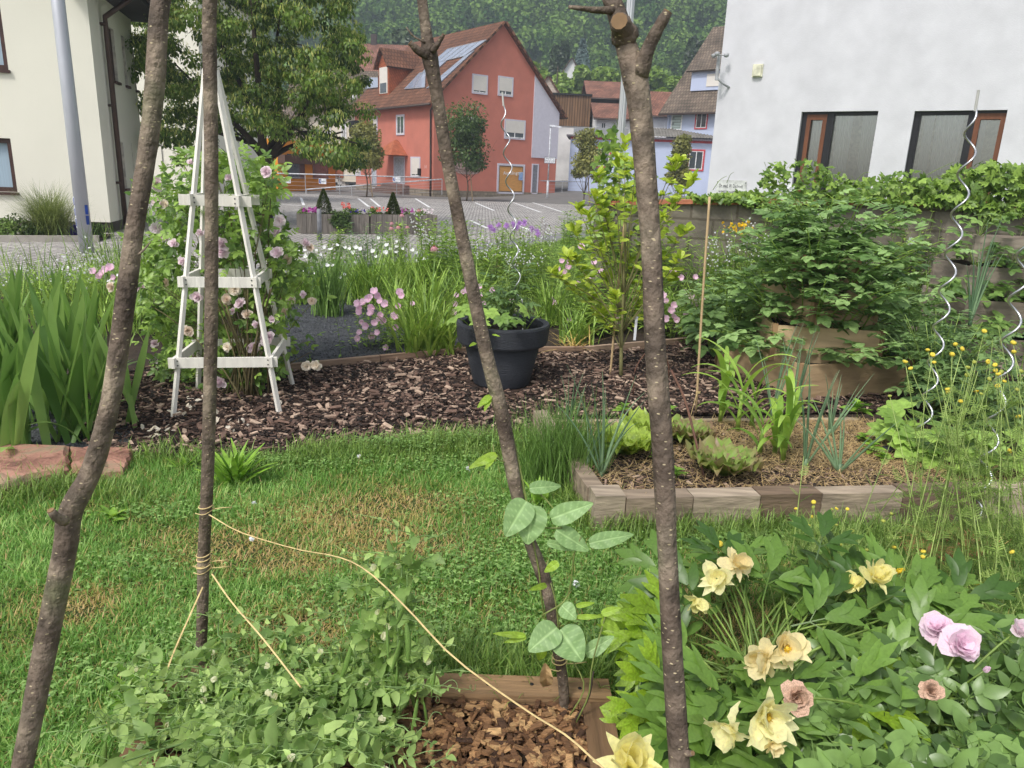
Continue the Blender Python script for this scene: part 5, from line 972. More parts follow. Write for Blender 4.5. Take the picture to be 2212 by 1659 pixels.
def pole(label, pts, apex, k=18):
    """pts: (x, y, depth, width px) from bottom to top"""
    P = np.array([at(x, y, d) for x, y, d, w in pts]); R = np.array([w/2*d/1597.*(.82 if x < 400 else .91) for x, y, d, w in pts])
    if P[0][2] > .02: u = P[0]-P[1]; P = np.vstack([P[0]+u*(P[0][2]/-u[2]), P]); R = np.append(R[0]*1.05, R)
    L0_ = np.linalg.norm(P[-1]-P[-2]); La = np.linalg.norm(apex-P[-1]); fs = np.linspace(0, 1, max(2, int(La/max(L0_, .08)))+1)[1:]; apx = np.asarray(apex, float); P = np.vstack([P, P[-1]+(apx-P[-1])*fs[:, None]]); R = np.append(R, R[-1]*(1-.2*fs)); n = 130; C = smooth_path(P, n); Rr = np.interp(np.linspace(0, len(P)-1, n), np.arange(len(P)), R)*(1+rng.normal(0, .012, n))
    t = thing('bean_pole', label, 'pole', P[0], 'rough branch poles of the bean tepee'); mb = MB(); sweep(mb, C[None], Rr[None], k); o = mb.obj('stem', m_hazel, t, True); t_line[t.name] = (C, Rr); return t, C, Rr
APX = at(800, -1500, 1.55)
t_line = {}
def stub(t, pts, r, cut=True, name='branch_stub'):
    P = [at(x, y, d) for x, y, d in pts]; n = 8; C = smooth_path(P, n); mb = MB(); sweep(mb, C[None], np.linspace(r[0], r[1], n)[None]*(1+rng.normal(0, .05, n)), 10); o = mb.obj(name, m_hazel, t, True)
    if cut: d = nrm(C[-1]-C[-2]); mb = MB(); tube(mb, [C[-1], C[-1]+d*.0015], r[1]*.93, 10); mb.obj('cut_end', m_cut, o, off=o['_o'])
def knot(t, x, y, d, r):
    c = at(x, y, d); C_ = t_line[t.name]; i_ = np.argmin(np.linalg.norm(np.cross(C_[0]-[0, 0, HC], nrm(c-[0, 0, HC])), axis=1)); c = C_[0][i_]; v = nrm(np.array([0, 0, HC])-c); c = c+v*C_[1][i_]*.93; r = r*.62; mb = MB(); A = nrm(np.cross(v, [0, 0, 1])); B = np.cross(v, A); V = []; K = 12
    for (q, h) in ((1., -.3), (.8, .18), (.5, .3), (.25, .12)):
        for i in range(K): a = 6.283*i/K; V.append(c+(A*math.cos(a)+B*math.sin(a)*.8)*r*q+v*r*h)
    F_ = [[j*K+i, j*K+(i+1) % K, (j+1)*K+(i+1) % K, (j+1)*K+i] for j in range(3) for i in range(K)]+[list(range(3*K, 4*K))]; mb.add(V, F_, 0, .3); mb.obj('knot', m_hazel, t, True)
t1, C1, _ = pole('thick pole leaning right at the far left, with a kink and stub halfway down', [(48, 1659, 1.30, 52), (100, 1390, 1.28, 58), (140, 1190, 1.26, 58), (153, 1105, 1.25, 60), (200, 1010, 1.24, 52), (240, 860, 1.22, 48), (272, 640, 1.2, 50), (290, 500, 1.19, 46), (318, 330, 1.18, 46), (335, 180, 1.17, 50), (348, 0, 1.16, 48)], APX)
stub(t1, [(140, 1125, 1.22), (122, 1117, 1.2), (110, 1103, 1.19)], (.009, .006)); stub(t1, [(285, 555, 1.19), (305, 545, 1.19), (325, 523, 1.2)], (.0025, .0012), False, 'twig')
knot(t1, 330, 135, 1.15, .012); knot(t1, 270, 470, 1.175, .008); knot(t1, 336, 308, 1.16, .008)
t2, C2, _ = pole('upright pole before the white obelisk, tied with raffia near its foot', [(431, 1470, 2.28, 25), (437, 1340, 2.24, 26), (440, 1200, 2.2, 28), (447, 1060, 2.13, 29), (452, 900, 2.07, 30), (456, 700, 2.0, 31), (457, 500, 1.94, 31), (456, 300, 1.89, 32), (453, 120, 1.85, 33), (454, 0, 1.82, 32)], at(640, -1100, 1.6))
for x, y in ((453, 98), (457, 320), (475, 251), (460, 1340*.75)): knot(t2, x, y, 1.87 if y < 400 else 2.05, .009)
t3, C3, _ = pole('slim pole leaning left in front of the dark pot with bean vine twining up', [(1219, 1560, 2.1, 22), (1216, 1470, 2.08, 26), (1199, 1370, 2.06, 27), (1186, 1290, 2.04, 30), (1170, 1235, 2.03, 34), (1138, 1150, 2.01, 28), (1110, 1035, 1.98, 33), (1085, 900, 1.95, 35), (1045, 740, 1.91, 33), (1000, 520, 1.86, 31), (965, 340, 1.82, 30), (943, 200, 1.79, 30), (928, 120, 1.77, 40), (921, 70, 1.76, 26), (912, 0, 1.75, 24)], at(860, -1150, 1.6))
stub(t3, [(925, 122, 1.76), (902, 108, 1.75), (886, 93, 1.74)], (.011, .007)); stub(t3, [(934, 112, 1.75), (948, 92, 1.74), (958, 75, 1.73)], (.0075, .004)); stub(t3, [(918, 92, 1.75), (893, 78, 1.74), (877, 58, 1.73)], (.003, .0012), False, 'twig')
knot(t3, 929, 124, 1.735, .014); knot(t3, 1188, 1275, 2.015, .009); knot(t3, 962, 330, 1.8, .007)
t4, C4, _ = pole('thick forked pole with a cut branch end, running down the right middle', [(1468, 1659, 1.17, 50), (1452, 1400, 1.165, 48), (1442, 1200, 1.16, 46), (1432, 980, 1.155, 52), (1416, 760, 1.15, 50), (1408, 560, 1.15, 48), (1398, 420, 1.15, 50), (1385, 260, 1.15, 54), (1372, 170, 1.15, 60), (1350, 90, 1.15, 50), (1333, 30, 1.15, 46), (1322, 0, 1.15, 44)], APX+[.02, 0, 0])
stub(t4, [(1382, 165, 1.14), (1398, 110, 1.13), (1420, 65, 1.12), (1442, 26, 1.11)], (.014, .0075)); stub(t4, [(1325, 22, 1.14), (1290, 22, 1.13), (1262, 19, 1.12), (1229, 15, 1.11)], (.006, .0025), False); stub(t4, [(1350, 78, 1.145), (1342, 56, 1.125), (1338, 46, 1.11)], (.021, .0135)); knot(t4, 1458, 1232, 1.14, .012); knot(t4, 1388, 360, 1.125, .012); knot(t4, 1466, 1450, 1.145, .012); stub(t4, [(1475, 1625, 1.16), (1488, 1628, 1.155), (1496, 1627, 1.15)], (.007, .004))
# raffia strings and ties
m_raff = mat('raffia', S(222, 196, 140), S(232, 208, 150), .8, 60, .25)
def string(label, pts, r=.0016, strands=2, name='raffia_string', n=30):
    mb = MB(); P = smooth_path([at(*p) for p in pts], n)
    for k in range(strands): tube(mb, P+np.array([math.cos(k*3.1), 0, math.sin(k*3.1)])*r*.9, r, 5)
    return solo(mb, name, m_raff, label, 'string', 'raffia strings on the poles')
string('raffia string running slack from the upright pole down to the bottom right', [(452, 1112, 2.1), (520, 1150, 2.08), (640, 1186, 2.0), (730, 1203, 1.92), (795, 1235, 1.86), (880, 1315, 1.75), (980, 1420, 1.6), (1130, 1530, 1.45), (1225, 1590, 1.36), (1310, 1665, 1.27), (1440, 1760, 1.16)], .0013)
string('short raffia string from the pole tie down right into the peas', [(458, 1240, 2.17), (500, 1300, 2.1), (560, 1370, 2.0), (600, 1420, 1.95), (650, 1485, 1.9)], .0014); string('raffia string from the lower knot down left into the peas', [(438, 1268, 2.17), (410, 1330, 2.12), (375, 1410, 2.05), (350, 1480, 1.98)], .0013)
def tie(label, C, px, py, rad, turns=2, d=2.1):
    c = at(px, py, d); i = np.argmin(((C-c)**2).sum(1)); c = C[i]; a = np.linspace(0, turns*2*math.pi, 16*turns+1); P = c+np.stack([np.cos(a)*rad, np.sin(a)*rad, np.linspace(-.5, .5, len(a))*rad*.7*turns+.1*rad*np.sin(a)], -1); mb = MB(); tube(mb, P, .0017, 5)
    e = P[0]; tube(mb, smooth_path([e, e+[.03, -.01, .01], e+[.055, 0, .008]], 6), .0014, 5); tube(mb, smooth_path([e, e+[-.02, -.02, -.01], e+[-.045, -.02, -.006]], 6), .0014, 5); return solo(mb, 'raffia_tie', m_raff, label, 'tie', 'raffia ties wound on the poles')
tie('uppermost raffia tie on the upright pole', C2, 446, 1112, .0205, 1); tie('middle raffia tie on the upright pole where two strings meet', C2, 441, 1240, .02, 2); tie('lowest raffia tie with a loose knot on the upright pole', C2, 441, 1266, .022, 1); tie('raffia tie near the foot of the bean vine pole', C3, 1209, 1430, .021, 2, 2.05)
# ================================================================ small timber frame with wood chips (foot of the tepee)
m_oldw = mat('old_oak_board', S(128, 100, 72), S(156, 126, 92), .9, 5, .4, stretch=(.5, 5, 5), bump=.5); m_oldw2 = mat('old_oak_board_side', S(112, 86, 62), S(140, 110, 80), .9, 5, .4, stretch=(5, .5, 5), bump=.5)
fr = thing('timber_frame', 'small square frame of old oak boards filled with wood chips at the tepee foot', 'bed frame', gnd(860, 1600)); zf = .075
TL, TR = gnd(360, 1478, zf), gnd(1322, 1512, zf); TR2 = gnd(1320, 1700, zf); 
mb = MB(); d = nrm(TR-TL); nrm_ = np.array([-d[1], d[0], 0]); box(mb, TL-[0, 0, zf], (TR-TL)*.6-d*.002, nrm_*.085, [0, 0, zf]); o = mb.obj('board', m_oldw, fr); mb = MB(); box(mb, TL+(TR-TL)*.6-[0, 0, zf], (TR-TL)*.4, nrm_*.087, [0, 0, zf+.004]); mb.obj('board', m_oldw, fr)
s = nrm_*-1; mb = MB(); box(mb, TR-d*.085-[0, 0, zf]+s*.003, d*.085, s*.95, [0, 0, zf-.008]); mb.obj('board', m_oldw2, fr); mb = MB(); box(mb, TL-[0, 0, zf]+s*.003, d*.085, s*.95, [0, 0, zf-.006]); mb.obj('board', m_oldw2, fr)
mb = MB(); box(mb, TL+d*.088+s*.004-[0, 0, zf], (TR-TL)-d*.176, s*.95, [0, 0, .03]); mb.obj('bed_soil', m_soil, fr)
for u in (.72, .82, .93): mb = MB(); q = TL+(TR-TL)*u+nrm_*U(.03, .06)+[0, 0, .0042]; tube(mb, [q, q+[0, 0, .0012]], .006, 8); mb.obj('nail', m_dark, fr)
bchip = (np.array([[-.5, -.5, 0], [.5, -.42, 0], [.46, .5, .1], [-.5, .4, 0], [-.48, -.45, 1], [.47, -.4, .8], [.44, .45, 1], [-.46, .38, .9]])*[1, .42, .16], BF)
def wchipx(N, Lk, col, tc, P):
    a = N.new('ShaderNodeAttribute'); a.attribute_name = 'rnd'; c = rampc(N, Lk, a.outputs['Fac'], [(0, S(66, 46, 34)), (.35, S(112, 80, 54)), (.7, S(150, 112, 76)), (1, S(198, 160, 112))]); ml = N.new('ShaderNodeMix'); ml.data_type = 'RGBA'; ml.blend_type = 'MULTIPLY'; ml.inputs['Factor'].default_value = .8; Lk.new(c, ml.inputs['A']); Lk.new(col, ml.inputs['B']); return ml.outputs['Result']
m_wchip = mat('wood_chip', (1.1, 1.1, 1.1), None, .85, 30, .6, stretch=(1, 6, 1), bump=.5, bscale=90, extra=wchipx)
mb = MB(); n = 5200; u, v = rng.random(n), rng.random(n)**1.1; g = (TL+d*.09)[None]+((TR-TL)-d*.18)[None]*u[:, None]+s[None]*(.0+.62*v)[:, None]; g[:, 2] = .03+U(0, .035, n); inst(mb, bchip, g, rdir(n)*[1, 1, .35], nrm(rdir(n)*.5+[0, 0, .8]), U(.014, .052, n))
mb.obj('wood_chips', m_wchip, label='coarse brown wood chips filling the timber frame under the peas', kind='stuff', cat='wood chips')
# ================================================================ obelisk
m_obel = mat('white_limed_wood', S(226, 222, 212), S(234, 230, 222), .75, 8, .12, stretch=(4, 4, .6), bump=.25)
oq = [gnd(374, 902), gnd(604, 896), gnd(633, 836), gnd(428, 846)]; mid = np.mean(oq, 0); zt0 = atY(455, 150, mid[1])[2]; tp = np.array([atY(455, 150, mid[1])[0], mid[1], zt0])
ob = thing('obelisk', 'white painted wooden pyramid obelisk supporting a pink climbing rose', 'plant support', mid, None)
for q in oq:
    mb = MB(); e = tp+(q-tp)*.02*np.array([1, 1, 0]); beam(mb, q, e+(q-mid)*.06, .027, .021, (mid-q)); mb.obj('leg', m_obel, ob)
def lvl(k, z): return oq[k]+(tp-oq[k])*(z/tp[2])
zb_ = [atY(470, 782, oq[0][1]+.1)[2], atY(480, 608, oq[0][1]+.2)[2], atY(480, 432, oq[0][1]+.35)[2]]
for z, ex in zip(zb_, (.055, .05, .09)):
    for k in range(4):
        a, b = lvl(k, z), lvl((k+1) % 4, z); dd2 = nrm(b-a); out = nrm(((a+b)/2-np.array([mid[0], mid[1], z]))*[1, 1, 0]); a, b = a+out*.02-dd2*ex, b+out*.02+dd2*ex
        if k % 2: a, b = a+[0, 0, .004], b+[0, 0, .004]
        mb = MB(); beam(mb, a, b, .018, .062); bb = mb.obj('crossbar', m_obel, ob)
        if k == 0:
            for e in (a+dd2*ex, b-dd2*ex):
                for w in (-.014, .014): mb = MB(); q = e+out*.0095+[0, 0, w]; tube(mb, [q, q+out*.002], .005, 8); mb.obj('screw', mat('steel_screw', S(120, 120, 120), None, .4, metal=.8), bb, off=bb['_o'])
# ---- roses
def rosebloom(open_=.6, dense=3):
    r2 = np.random.default_rng(int(open_*10)+dense); parts = []; l = leaf(1.15, 5, .03, -.3, prof=lambda u: max(0, math.sin(math.pi*min(.9, .16+.76*u)))**.5, wav=.05); l2 = leaf(1., 5, .12, .25, prof=lambda u: max(0, math.sin(math.pi*min(.9, .16+.76*u)))**.5, wav=.06)
    for ring in range(dense):
        n = 9-ring; sc_ = .56-.3*ring/dense; tl = (.15 if open_ > .5 else .8)+ring*.95/dense
        for k in range(n): parts.append(xf(l if r2.random() < .6 else l2, (0, 0, .02*ring), 2*math.pi*k/n+ring*.5+r2.uniform(-.2, .2), sc_*r2.uniform(.8, 1.15), tl+r2.uniform(-.25, .25), r2.uniform(-.35, .35)))
    for k in range(7): parts.append(xf(l, (.04*math.cos(k), .04*math.sin(k), .03), k*1.9, .2, 1.2+r2.uniform(-.3, .3)))
    return merge(parts)
RB = [rosebloom(.6, 3), rosebloom(.1, 3), rosebloom(.9, 4)]
bud = merge([xf(leaf(.8, 4, .1, -.3), (0, 0, 0), k*1.57, .5, 1.15) for k in range(4)])
def vf_mesh(name, vf, m): mb = MB(); mb.add(vf[0], vf[1], 0, rng.random()); return mb.mesh(name, m, smooth=True)
rose_me = [vf_mesh('rose_bloom', RB[i], m_pet['rose']) for i in range(3)]; rose_w = vf_mesh('rose_bloom', RB[2], m_pet['wilt']); rose_c = vf_mesh('rose_bloom', RB[0], m_pet['cream']); rose_b = vf_mesh('rose_bud', bud, m_pet['pink'])
def bloom(me, parent, pos, s, nd, name='bloom', label=None): return put(name, me, parent, frame(pos, nrm(np.cross(nd, rdir(1)[0])), nd, s), label)
cr = thing('climbing_rose', 'pink climbing rose with pale blooms growing through the white obelisk', 'rose', gnd(540, 862))
ms, ml = MB(), MB(); rows = [(350, 395, 545), (380, 335, 600), (430, 310, 600), (500, 300, 625), (560, 290, 650), (620, 300, 660), (680, 315, 625), (740, 320, 630), (800, 350, 610), (860, 430, 560)]
ys_ = [r[0] for r in rows]; b0 = gnd(540, 862); tips = []
for _ in range(150):
    y = U(345, 850); lo, hi = np.interp(y, ys_, [r[1] for r in rows]), np.interp(y, ys_, [r[2] for r in rows]); x = U(lo, hi); tips.append(atY(x, y, U(4.75, 5.7)))
tips.append(atY(672, 760, 5.3)); tips.append(atY(665, 730, 5.2)); tips += [atY(655, 600, 5.2), atY(690, 640, 5.2), atY(640, 530, 5.2), atY(590, 360, 5.2), atY(575, 350, 5.1), atY(640, 775, 5.3), atY(330, 400, 5.), atY(320, 600, 4.9)]
tips = np.array(tips); N = len(tips); st = b0+np.column_stack([rng.normal(0, .07, N), rng.normal(0, .05, N), np.zeros(N)]); mid_ = st*.45+tips*.55; mid_[:, 0] = mid_[:, 0]*.5+b0[0]*.5; mid_[:, 2] = np.maximum(mid_[:, 2], tips[:, 2]*.6)
t_ = np.linspace(0, 1, 8)[None, :, None]; C = st[:, None]*(1-t_)**2+mid_[:, None]*2*t_*(1-t_)+tips[:, None]*t_*t_; sel = np.arange(N) % 5 == 0; sweep(ms, C[sel], np.linspace(.007, .003, 8)[None]*np.ones((sel.sum(), 1)), 5); sweep(ms, C[~sel][:, 4:], np.linspace(.003, .0015, 4)[None]*np.ones(((~sel).sum(), 1)), 4)
q = np.column_stack([b0+U(-1, 1)*.0*b0]*1); n2 = 14; e2 = b0+np.column_stack([rng.normal(0, .16, n2), rng.normal(0, .1, n2), U(.3, .8, n2)]); sweep(ms, stem_curves(b0+rng.normal(0, .02, (n2, 3))*[1, 1, 0], e2, .1), .006, 5)
def rose_px(n):
    out = []
    while len(out) < n:
        y = U(345, 865); lo, hi = np.interp(y, ys_, [r[1] for r in rows]), np.interp(y, ys_, [r[2] for r in rows]); x = U(lo, hi); Yd = U(4.75, 5.65)
        if math.sin(x*.045+y*.02)+math.sin(y*.05-x*.021)+U(-1.1, 1.1) > -.25-(.3 if 430 < y < 760 else 0): out.append(atY(x, y, Yd))
    return np.array(out)
Pp = np.concatenate([rose_px(2300), np.repeat(tips, 4, 0)+rng.normal(0, .03, (N*4, 3))]); d = rdir(len(Pp)); d[:, 1] -= .3; h_ = len(Pp)//2; inst(ml, rosel[0], Pp[:h_], nrm(d[:h_]), nrm(rdir(h_)*.5+[0, -.5, .8]), U(.1, .17, h_)); inst(ml, rosel[1], Pp[h_:], nrm(d[h_:]), nrm(rdir(len(Pp)-h_)*.5+[0, -.5, .8]), U(.09, .15, len(Pp)-h_))
ms.obj('canes', m_cane, cr); ml.obj('foliage', m_rosel, cr)
fl = [(413, 352, 1), (340, 398, 0), (344, 437, 0), (357, 441, 3), (496, 385, 1), (575, 372, 0), (337, 493, 0), (354, 511, 0), (377, 528, 0), (432, 503, 1), (479, 528, 0), (604, 476, 0), (600, 499, 0), (599, 545, 0), (663, 524, 0), (670, 535, 3), (359, 610, 3), (305, 622, 0), (240, 619, 3), (490, 647, 3), (519, 655, 0), (535, 678, 3), (503, 671, 1), (491, 751, 3), (581, 730, 0), (335, 742, 1), (368, 760, 1), (408, 765, 0), (335, 777, 1), (477, 824, 0), (364, 848, 0), (347, 862, 3), (384, 881, 3), (628, 647, 3), (614, 675, 3), (674, 650, 3), (552, 702, 1), (405, 715, 3), (480, 545, 0), (508, 625, 3), (590, 690, 1), (548, 750, 0), (663, 790, 3), (684, 789, 3), (655, 637, 1), (425, 640, 0), (395, 565, 1), (620, 560, 3), (345, 650, 3)]
for x, y, k in fl:
    Yd = 4.72 if 370 < x < 600 else 4.95; p = atY(x, y, Yd); nd = nrm(np.array([U(-.5, .5), -1, U(-.1, .6)])); s_ = U(.062, .082) if k == 0 else U(.05, .068)
    if (x, y) == (581, 730): s_ = .1
    if k == 1: bloom(rose_me[1], cr, p, s_*.85, nd)
    elif k == 3: bloom(rose_w if rng.random() < .6 else rose_c, cr, p, s_, nd)
    else: bloom(rose_me[rng.integers(3)], cr, p, s_, nd)
# ================================================================ iris
m_iris = leafm('iris_leaf', S(84, 136, 72), S(140, 182, 108), .42, .3, nmix=.12, nscale=6); irp = lambda u: (.55+.6*u if u < .55 else .88*math.cos((u-.55)/.45*1.5708)**.75)
for i, (x, y, n, L, lab) in enumerate(((40, 972, 22, .72, 'iris clump at the bottom left corner of the border'), (150, 948, 26, .8, 'iris clump beside the sandstone slab, broad blades fanning up'), (95, 905, 24, .92, 'tall iris clump in the middle of the iris patch'), (215, 915, 20, .7, 'iris clump half hidden by the leaning pole'), (-40, 900, 22, .95, 'iris clump cut by the left picture edge'), (30, 850, 24, .9, 'iris clump at the back of the patch, farthest left'), (190, 850, 20, .85, 'iris clump at the back near the rose foliage'))):
    n = int(n*.8); c = gnd(x, y, .01); mb = MB(); fa = U(-.5, .5, n); az0 = np.where(rng.random(n) < .5, 0, math.pi)+fa; ro = rng.normal(0, .075, (n, 1)); B = c+np.column_stack([rng.normal(0, .09, n), rng.normal(0, .06, n), np.zeros(n)])
    blades(mb, B, az0, np.abs(rng.normal(.16, .16, n))+.03, U(.0, .3, n), U(.65, 1.08, n)*L, U(.065, .092, n), 10, 3, .05, irp, twist=U(-.5, .5, n), p=1.8); nd_ = 4
    blades(mb, c+rng.normal(0, .05, (nd_, 3))*[1, 1, 0], U(0, 6.3, nd_), U(.4, .8, nd_), U(.6, 1.4, nd_), U(.25, .4, nd_), .05, 8, 3, .05, irp); solo(mb, 'iris_plant', m_iris, lab, 'iris', 'iris clumps in the left border', True, c)
# ================================================================ big pot with tomato
m_pot = mat('anthracite_pot', S(54, 57, 64), S(54, 57, 64), .6, 10, .1, bump=.5, bscale=35, stretch=(1, 1, 7)); pf = gnd(1081, 839); pc = pf+[0, .15, 0]; hp_ = atY(1079, 694, pc[1])[2]; K = pc[1]/1597.*1.03
t = thing('plant_pot', 'large ribbed anthracite pot standing on the mulch with young plants', 'pot', pc); R1 = 88*K; Rb = 60*K; hr = hp_-.15
mb = MB(); lathe(mb, pc, [(0, .004), (Rb, .004), (Rb+.006, .02), (R1*.93, hr), (R1*.9, hr+.01), (R1*.88, hp_-.03)], 56); mb.obj('body', m_pot, t, True)
mb = MB(); lathe(mb, pc, [(R1*.93, hr+.002), (R1+.022, hr), (R1+.03, hr+.015), (R1+.04, hp_-.015), (R1+.034, hp_), (R1+.015, hp_+.002), (R1-.005, hp_-.01), (R1-.015, hp_-.1)], 110); mb.obj('rim', m_pot, t)
mb = MB(); lathe(mb, pc, [(R1*.86, hp_-.075), (R1*.5, hp_-.06), (0, hp_-.05)], 24); mb.obj('soil', m_soil, t)
m_tom = leafm('tomato_leaf', S(70, 112, 66), S(116, 154, 98)); zc_ = hp_-.06
def tomato(lab, c, H, R, n, ls=.17):
    mb, m2 = MB(), MB(); c = np.asarray(c, float); base = np.repeat(c[None], n, 0)+rng.normal(0, .015, (n, 3))*[1, 1, 0]; tip = c+np.column_stack([rng.normal(0, R, n), rng.normal(0, R, n), U(.5, 1, n)*H]); t = thing('tomato_plant', lab, 'tomato plant', c, 'young tomato plants'); grow(mb, m2, base, tip, .006, 7, toml, ls, .25, 1, .15); mb.obj('stems', m_stem, t); m2.obj('foliage', m_tom, t); return t
tomato('young tomato plant in the anthracite pot around the spiral stake', pc+[.04, 0, zc_], .52, .13, 15, .2)
m_squash = leafm('squash_leaf', S(96, 144, 60), S(150, 190, 100)); rnd_leaf = merge([xf(leaf(.7, 4, .06, .12), (0, 0, 0), a, .55+.1*math.cos(a)) for a in (-1.9, -1.1, -.4, .4, 1.1, 1.9)])
for i, (x, y, s_, lab) in enumerate(((1000, 680, .16, 'squash seedling drooping over the left pot rim'), (1055, 690, .15, 'squash seedling in the middle front of the pot'), (1135, 688, .15, 'squash seedling with bright leaf at the right pot rim'))):
    b = np.array([atY(x, y, pc[1]-.1)[0], pc[1]-.12, zc_]); b[0] = np.clip(b[0], pc[0]-R1*.7, pc[0]+R1*.7); mb = MB(); m2 = MB(); tips = np.array([atY(x+dx, y+dy, pc[1]-.2-.1*k) for k, (dx, dy) in enumerate(((0, -18), (28, -5), (-18, 5)))]); sweep(mb, stem_curves(np.repeat(b[None], 3, 0), tips, .1), .004, 5); inst(m2, rnd_leaf, tips, nrm(rdir(3)*.5+[0, -.6, 0]), nrm(rdir(3)*.3+[0, -.45, .8]), s_*U(.7, 1, 3)); t = thing('squash_seedling', lab, 'seedling', b, 'squash seedlings in the pot'); mb.obj('stems', m_stem, t); m2.obj('leaves', m_squash, t)
m_spir = mat('spiral_aluminium', S(205, 206, 210), None, .3, 5, .05, metal=.85)
def spiral(lab, lo, hi, r, period, th, ph=0., low_ext=0.):
    lo, hi = np.asarray(lo, float), np.asarray(hi, float); D = hi-lo; L = np.linalg.norm(D); d = D/L; A = nrm(np.cross(d, [0, 1, 0])); B = np.cross(d, A); n = int(L/period*14); u = np.linspace(0, 1, n); a = u*L/period*2*math.pi+ph; R = r*np.minimum(1, np.minimum(u, 1-u)*L/.12); P = lo+D*u[:, None]+A*(np.cos(a)*R)[:, None]+B*(np.sin(a)*R)[:, None]
    mb = MB(); sweep(mb, P[None], np.full((1, n), th), 8); tt_ = P[-1]; t = thing('spiral_stake', lab, 'plant stake', lo, 'aluminium spiral stakes'); mb.obj('rod', m_spir, t, True); mb = MB(); tube(mb, [tt_-d*.02, tt_+d*.07], th*1.25, 8); mb.obj('cap', mat('clear_cap', S(200, 200, 196), None, .3), t); return t
spiral('wavy aluminium spiral stake rising from the anthracite pot', [pc[0]+.14, pc[1], zc_-.05], atY(1087, 222, pc[1]+.02), .026, .19, .0048, 1.)
_h, _l = atY(2108, 230, 3.6), atY(2024, 745, 3.68); spiral('tall spiral stake before the white building window, foot in the tomato leaves', _h+(_l-_h)*(_h[2]/(_h[2]-_l[2])), _h, .03, .186, .0052, 2.)
_h, _l = atY(2236, 430, 3.1), atY(2168, 800, 3.15); spiral('spiral stake cut by the right picture edge above the yellow flowers', _h+(_l-_h)*(_h[2]/(_h[2]-_l[2])), _h, .03, .186, .0052, .5)
# ================================================================ raised bed
m_bedw = mat('weathered_pallet_wood', S(112, 92, 74), S(180, 164, 144), .9, 4, .4, stretch=(1, 6, 6), bump=.4); zr0 = .17
A = gnd(1287, 1075, zr0); B = gnd(2420, 1049, zr0); d = nrm((B-A)*[1, 1, 0]); B = A+d*((B-A)@d); n_ = np.array([-d[1], d[0], 0.]); LB = gnd(1165, 902, zr0); ld = nrm((LB-A)*[1, 1, 0]); Ll = (LB-A)@ld
bed = thing('raised_bed', 'low raised vegetable bed edged with weathered timber boards', 'raised bed', A*[1, 1, 0]); L = np.linalg.norm(B-A)
x = .14; k = 0
cb = MB(); box(cb, A*[1, 1, 0], d*.135, n_*.12, [0, 0, zr0+.006]); cb.obj('corner_post', m_bedw, bed)
while x < L:
    w = U(.24, .42); mb = MB(); box(mb, A*[1, 1, 0]+d*x-n_*U(0, .006), d*(w-.005), n_*U(.085, .1), [0, 0, zr0-U(0, .008)]); mb.obj('board', m_bedw, bed); x += w; k += 1
x = .125
while x < Ll:
    w = .38; mb = MB(); box(mb, A*[1, 1, 0]+ld*x, ld*(w-.006), np.array([ld[1], -ld[0], 0])*.08, [0, 0, zr0-U(0, .01)]); mb.obj('board', m_bedw, bed); x += w
bk = A+ld*Ll; mb = MB(); box(mb, bk*[1, 1, 0], d*(L-.6), n_*.05, [0, 0, zr0-.03]); mb.obj('board', m_bedw, bed)
BEDP = [tuple((A+d*.05+n_*.09)[:2]), tuple((B+n_*.09)[:2]), tuple((bk+d*(L-.6))[:2]), tuple((bk+d*.06)[:2])]; zs = .125
mb = MB(); sheet(mb, BEDP, zs); mb.obj('soil', m_soil, bed)
m_straw = mat('straw', S(190, 160, 112), S(216, 190, 140), .85, 40, .3, trans=.1); dots = scatter(BEDP, 24000, zs+.006); c0 = gnd(1830, 950, zs); c1 = gnd(1700, 900, zs)
w = np.exp(-((dots[:, 0]-c0[0])/.75)**2-((dots[:, 1]-c0[1])/.5)**2)+.25; dots = dots[rng.random(len(dots)) < w]; n = len(dots); mb = MB(); dots[:, 2] += U(0, .02, n); blades(mb, dots, U(0, 6.3, n), U(1.2, 1.6, n), U(-.5, .6, n), U(.03, .11, n), U(.0018, .003, n), 3, a=rng.random(n)); mb.obj('straw_mulch', m_straw, label='thin straw and dry grass mulch lying on the raised bed', kind='stuff', cat='straw')
g = scatter(BEDP, 5200, zs+.002); n = len(g); g[:, 2] += U(0, .012, n); mb = MB(); inst(mb, chip, g, rdir(n)*[1, 1, .2], nrm(rdir(n)*.3+[0, 0, 1]), U(.012, .045, n), 0, rng.random(n)**1.3); mb.obj('bed_mulch', m_chip, label='small bark chips between the straw on the raised bed', kind='stuff', cat='mulch')
Z = zs+.004
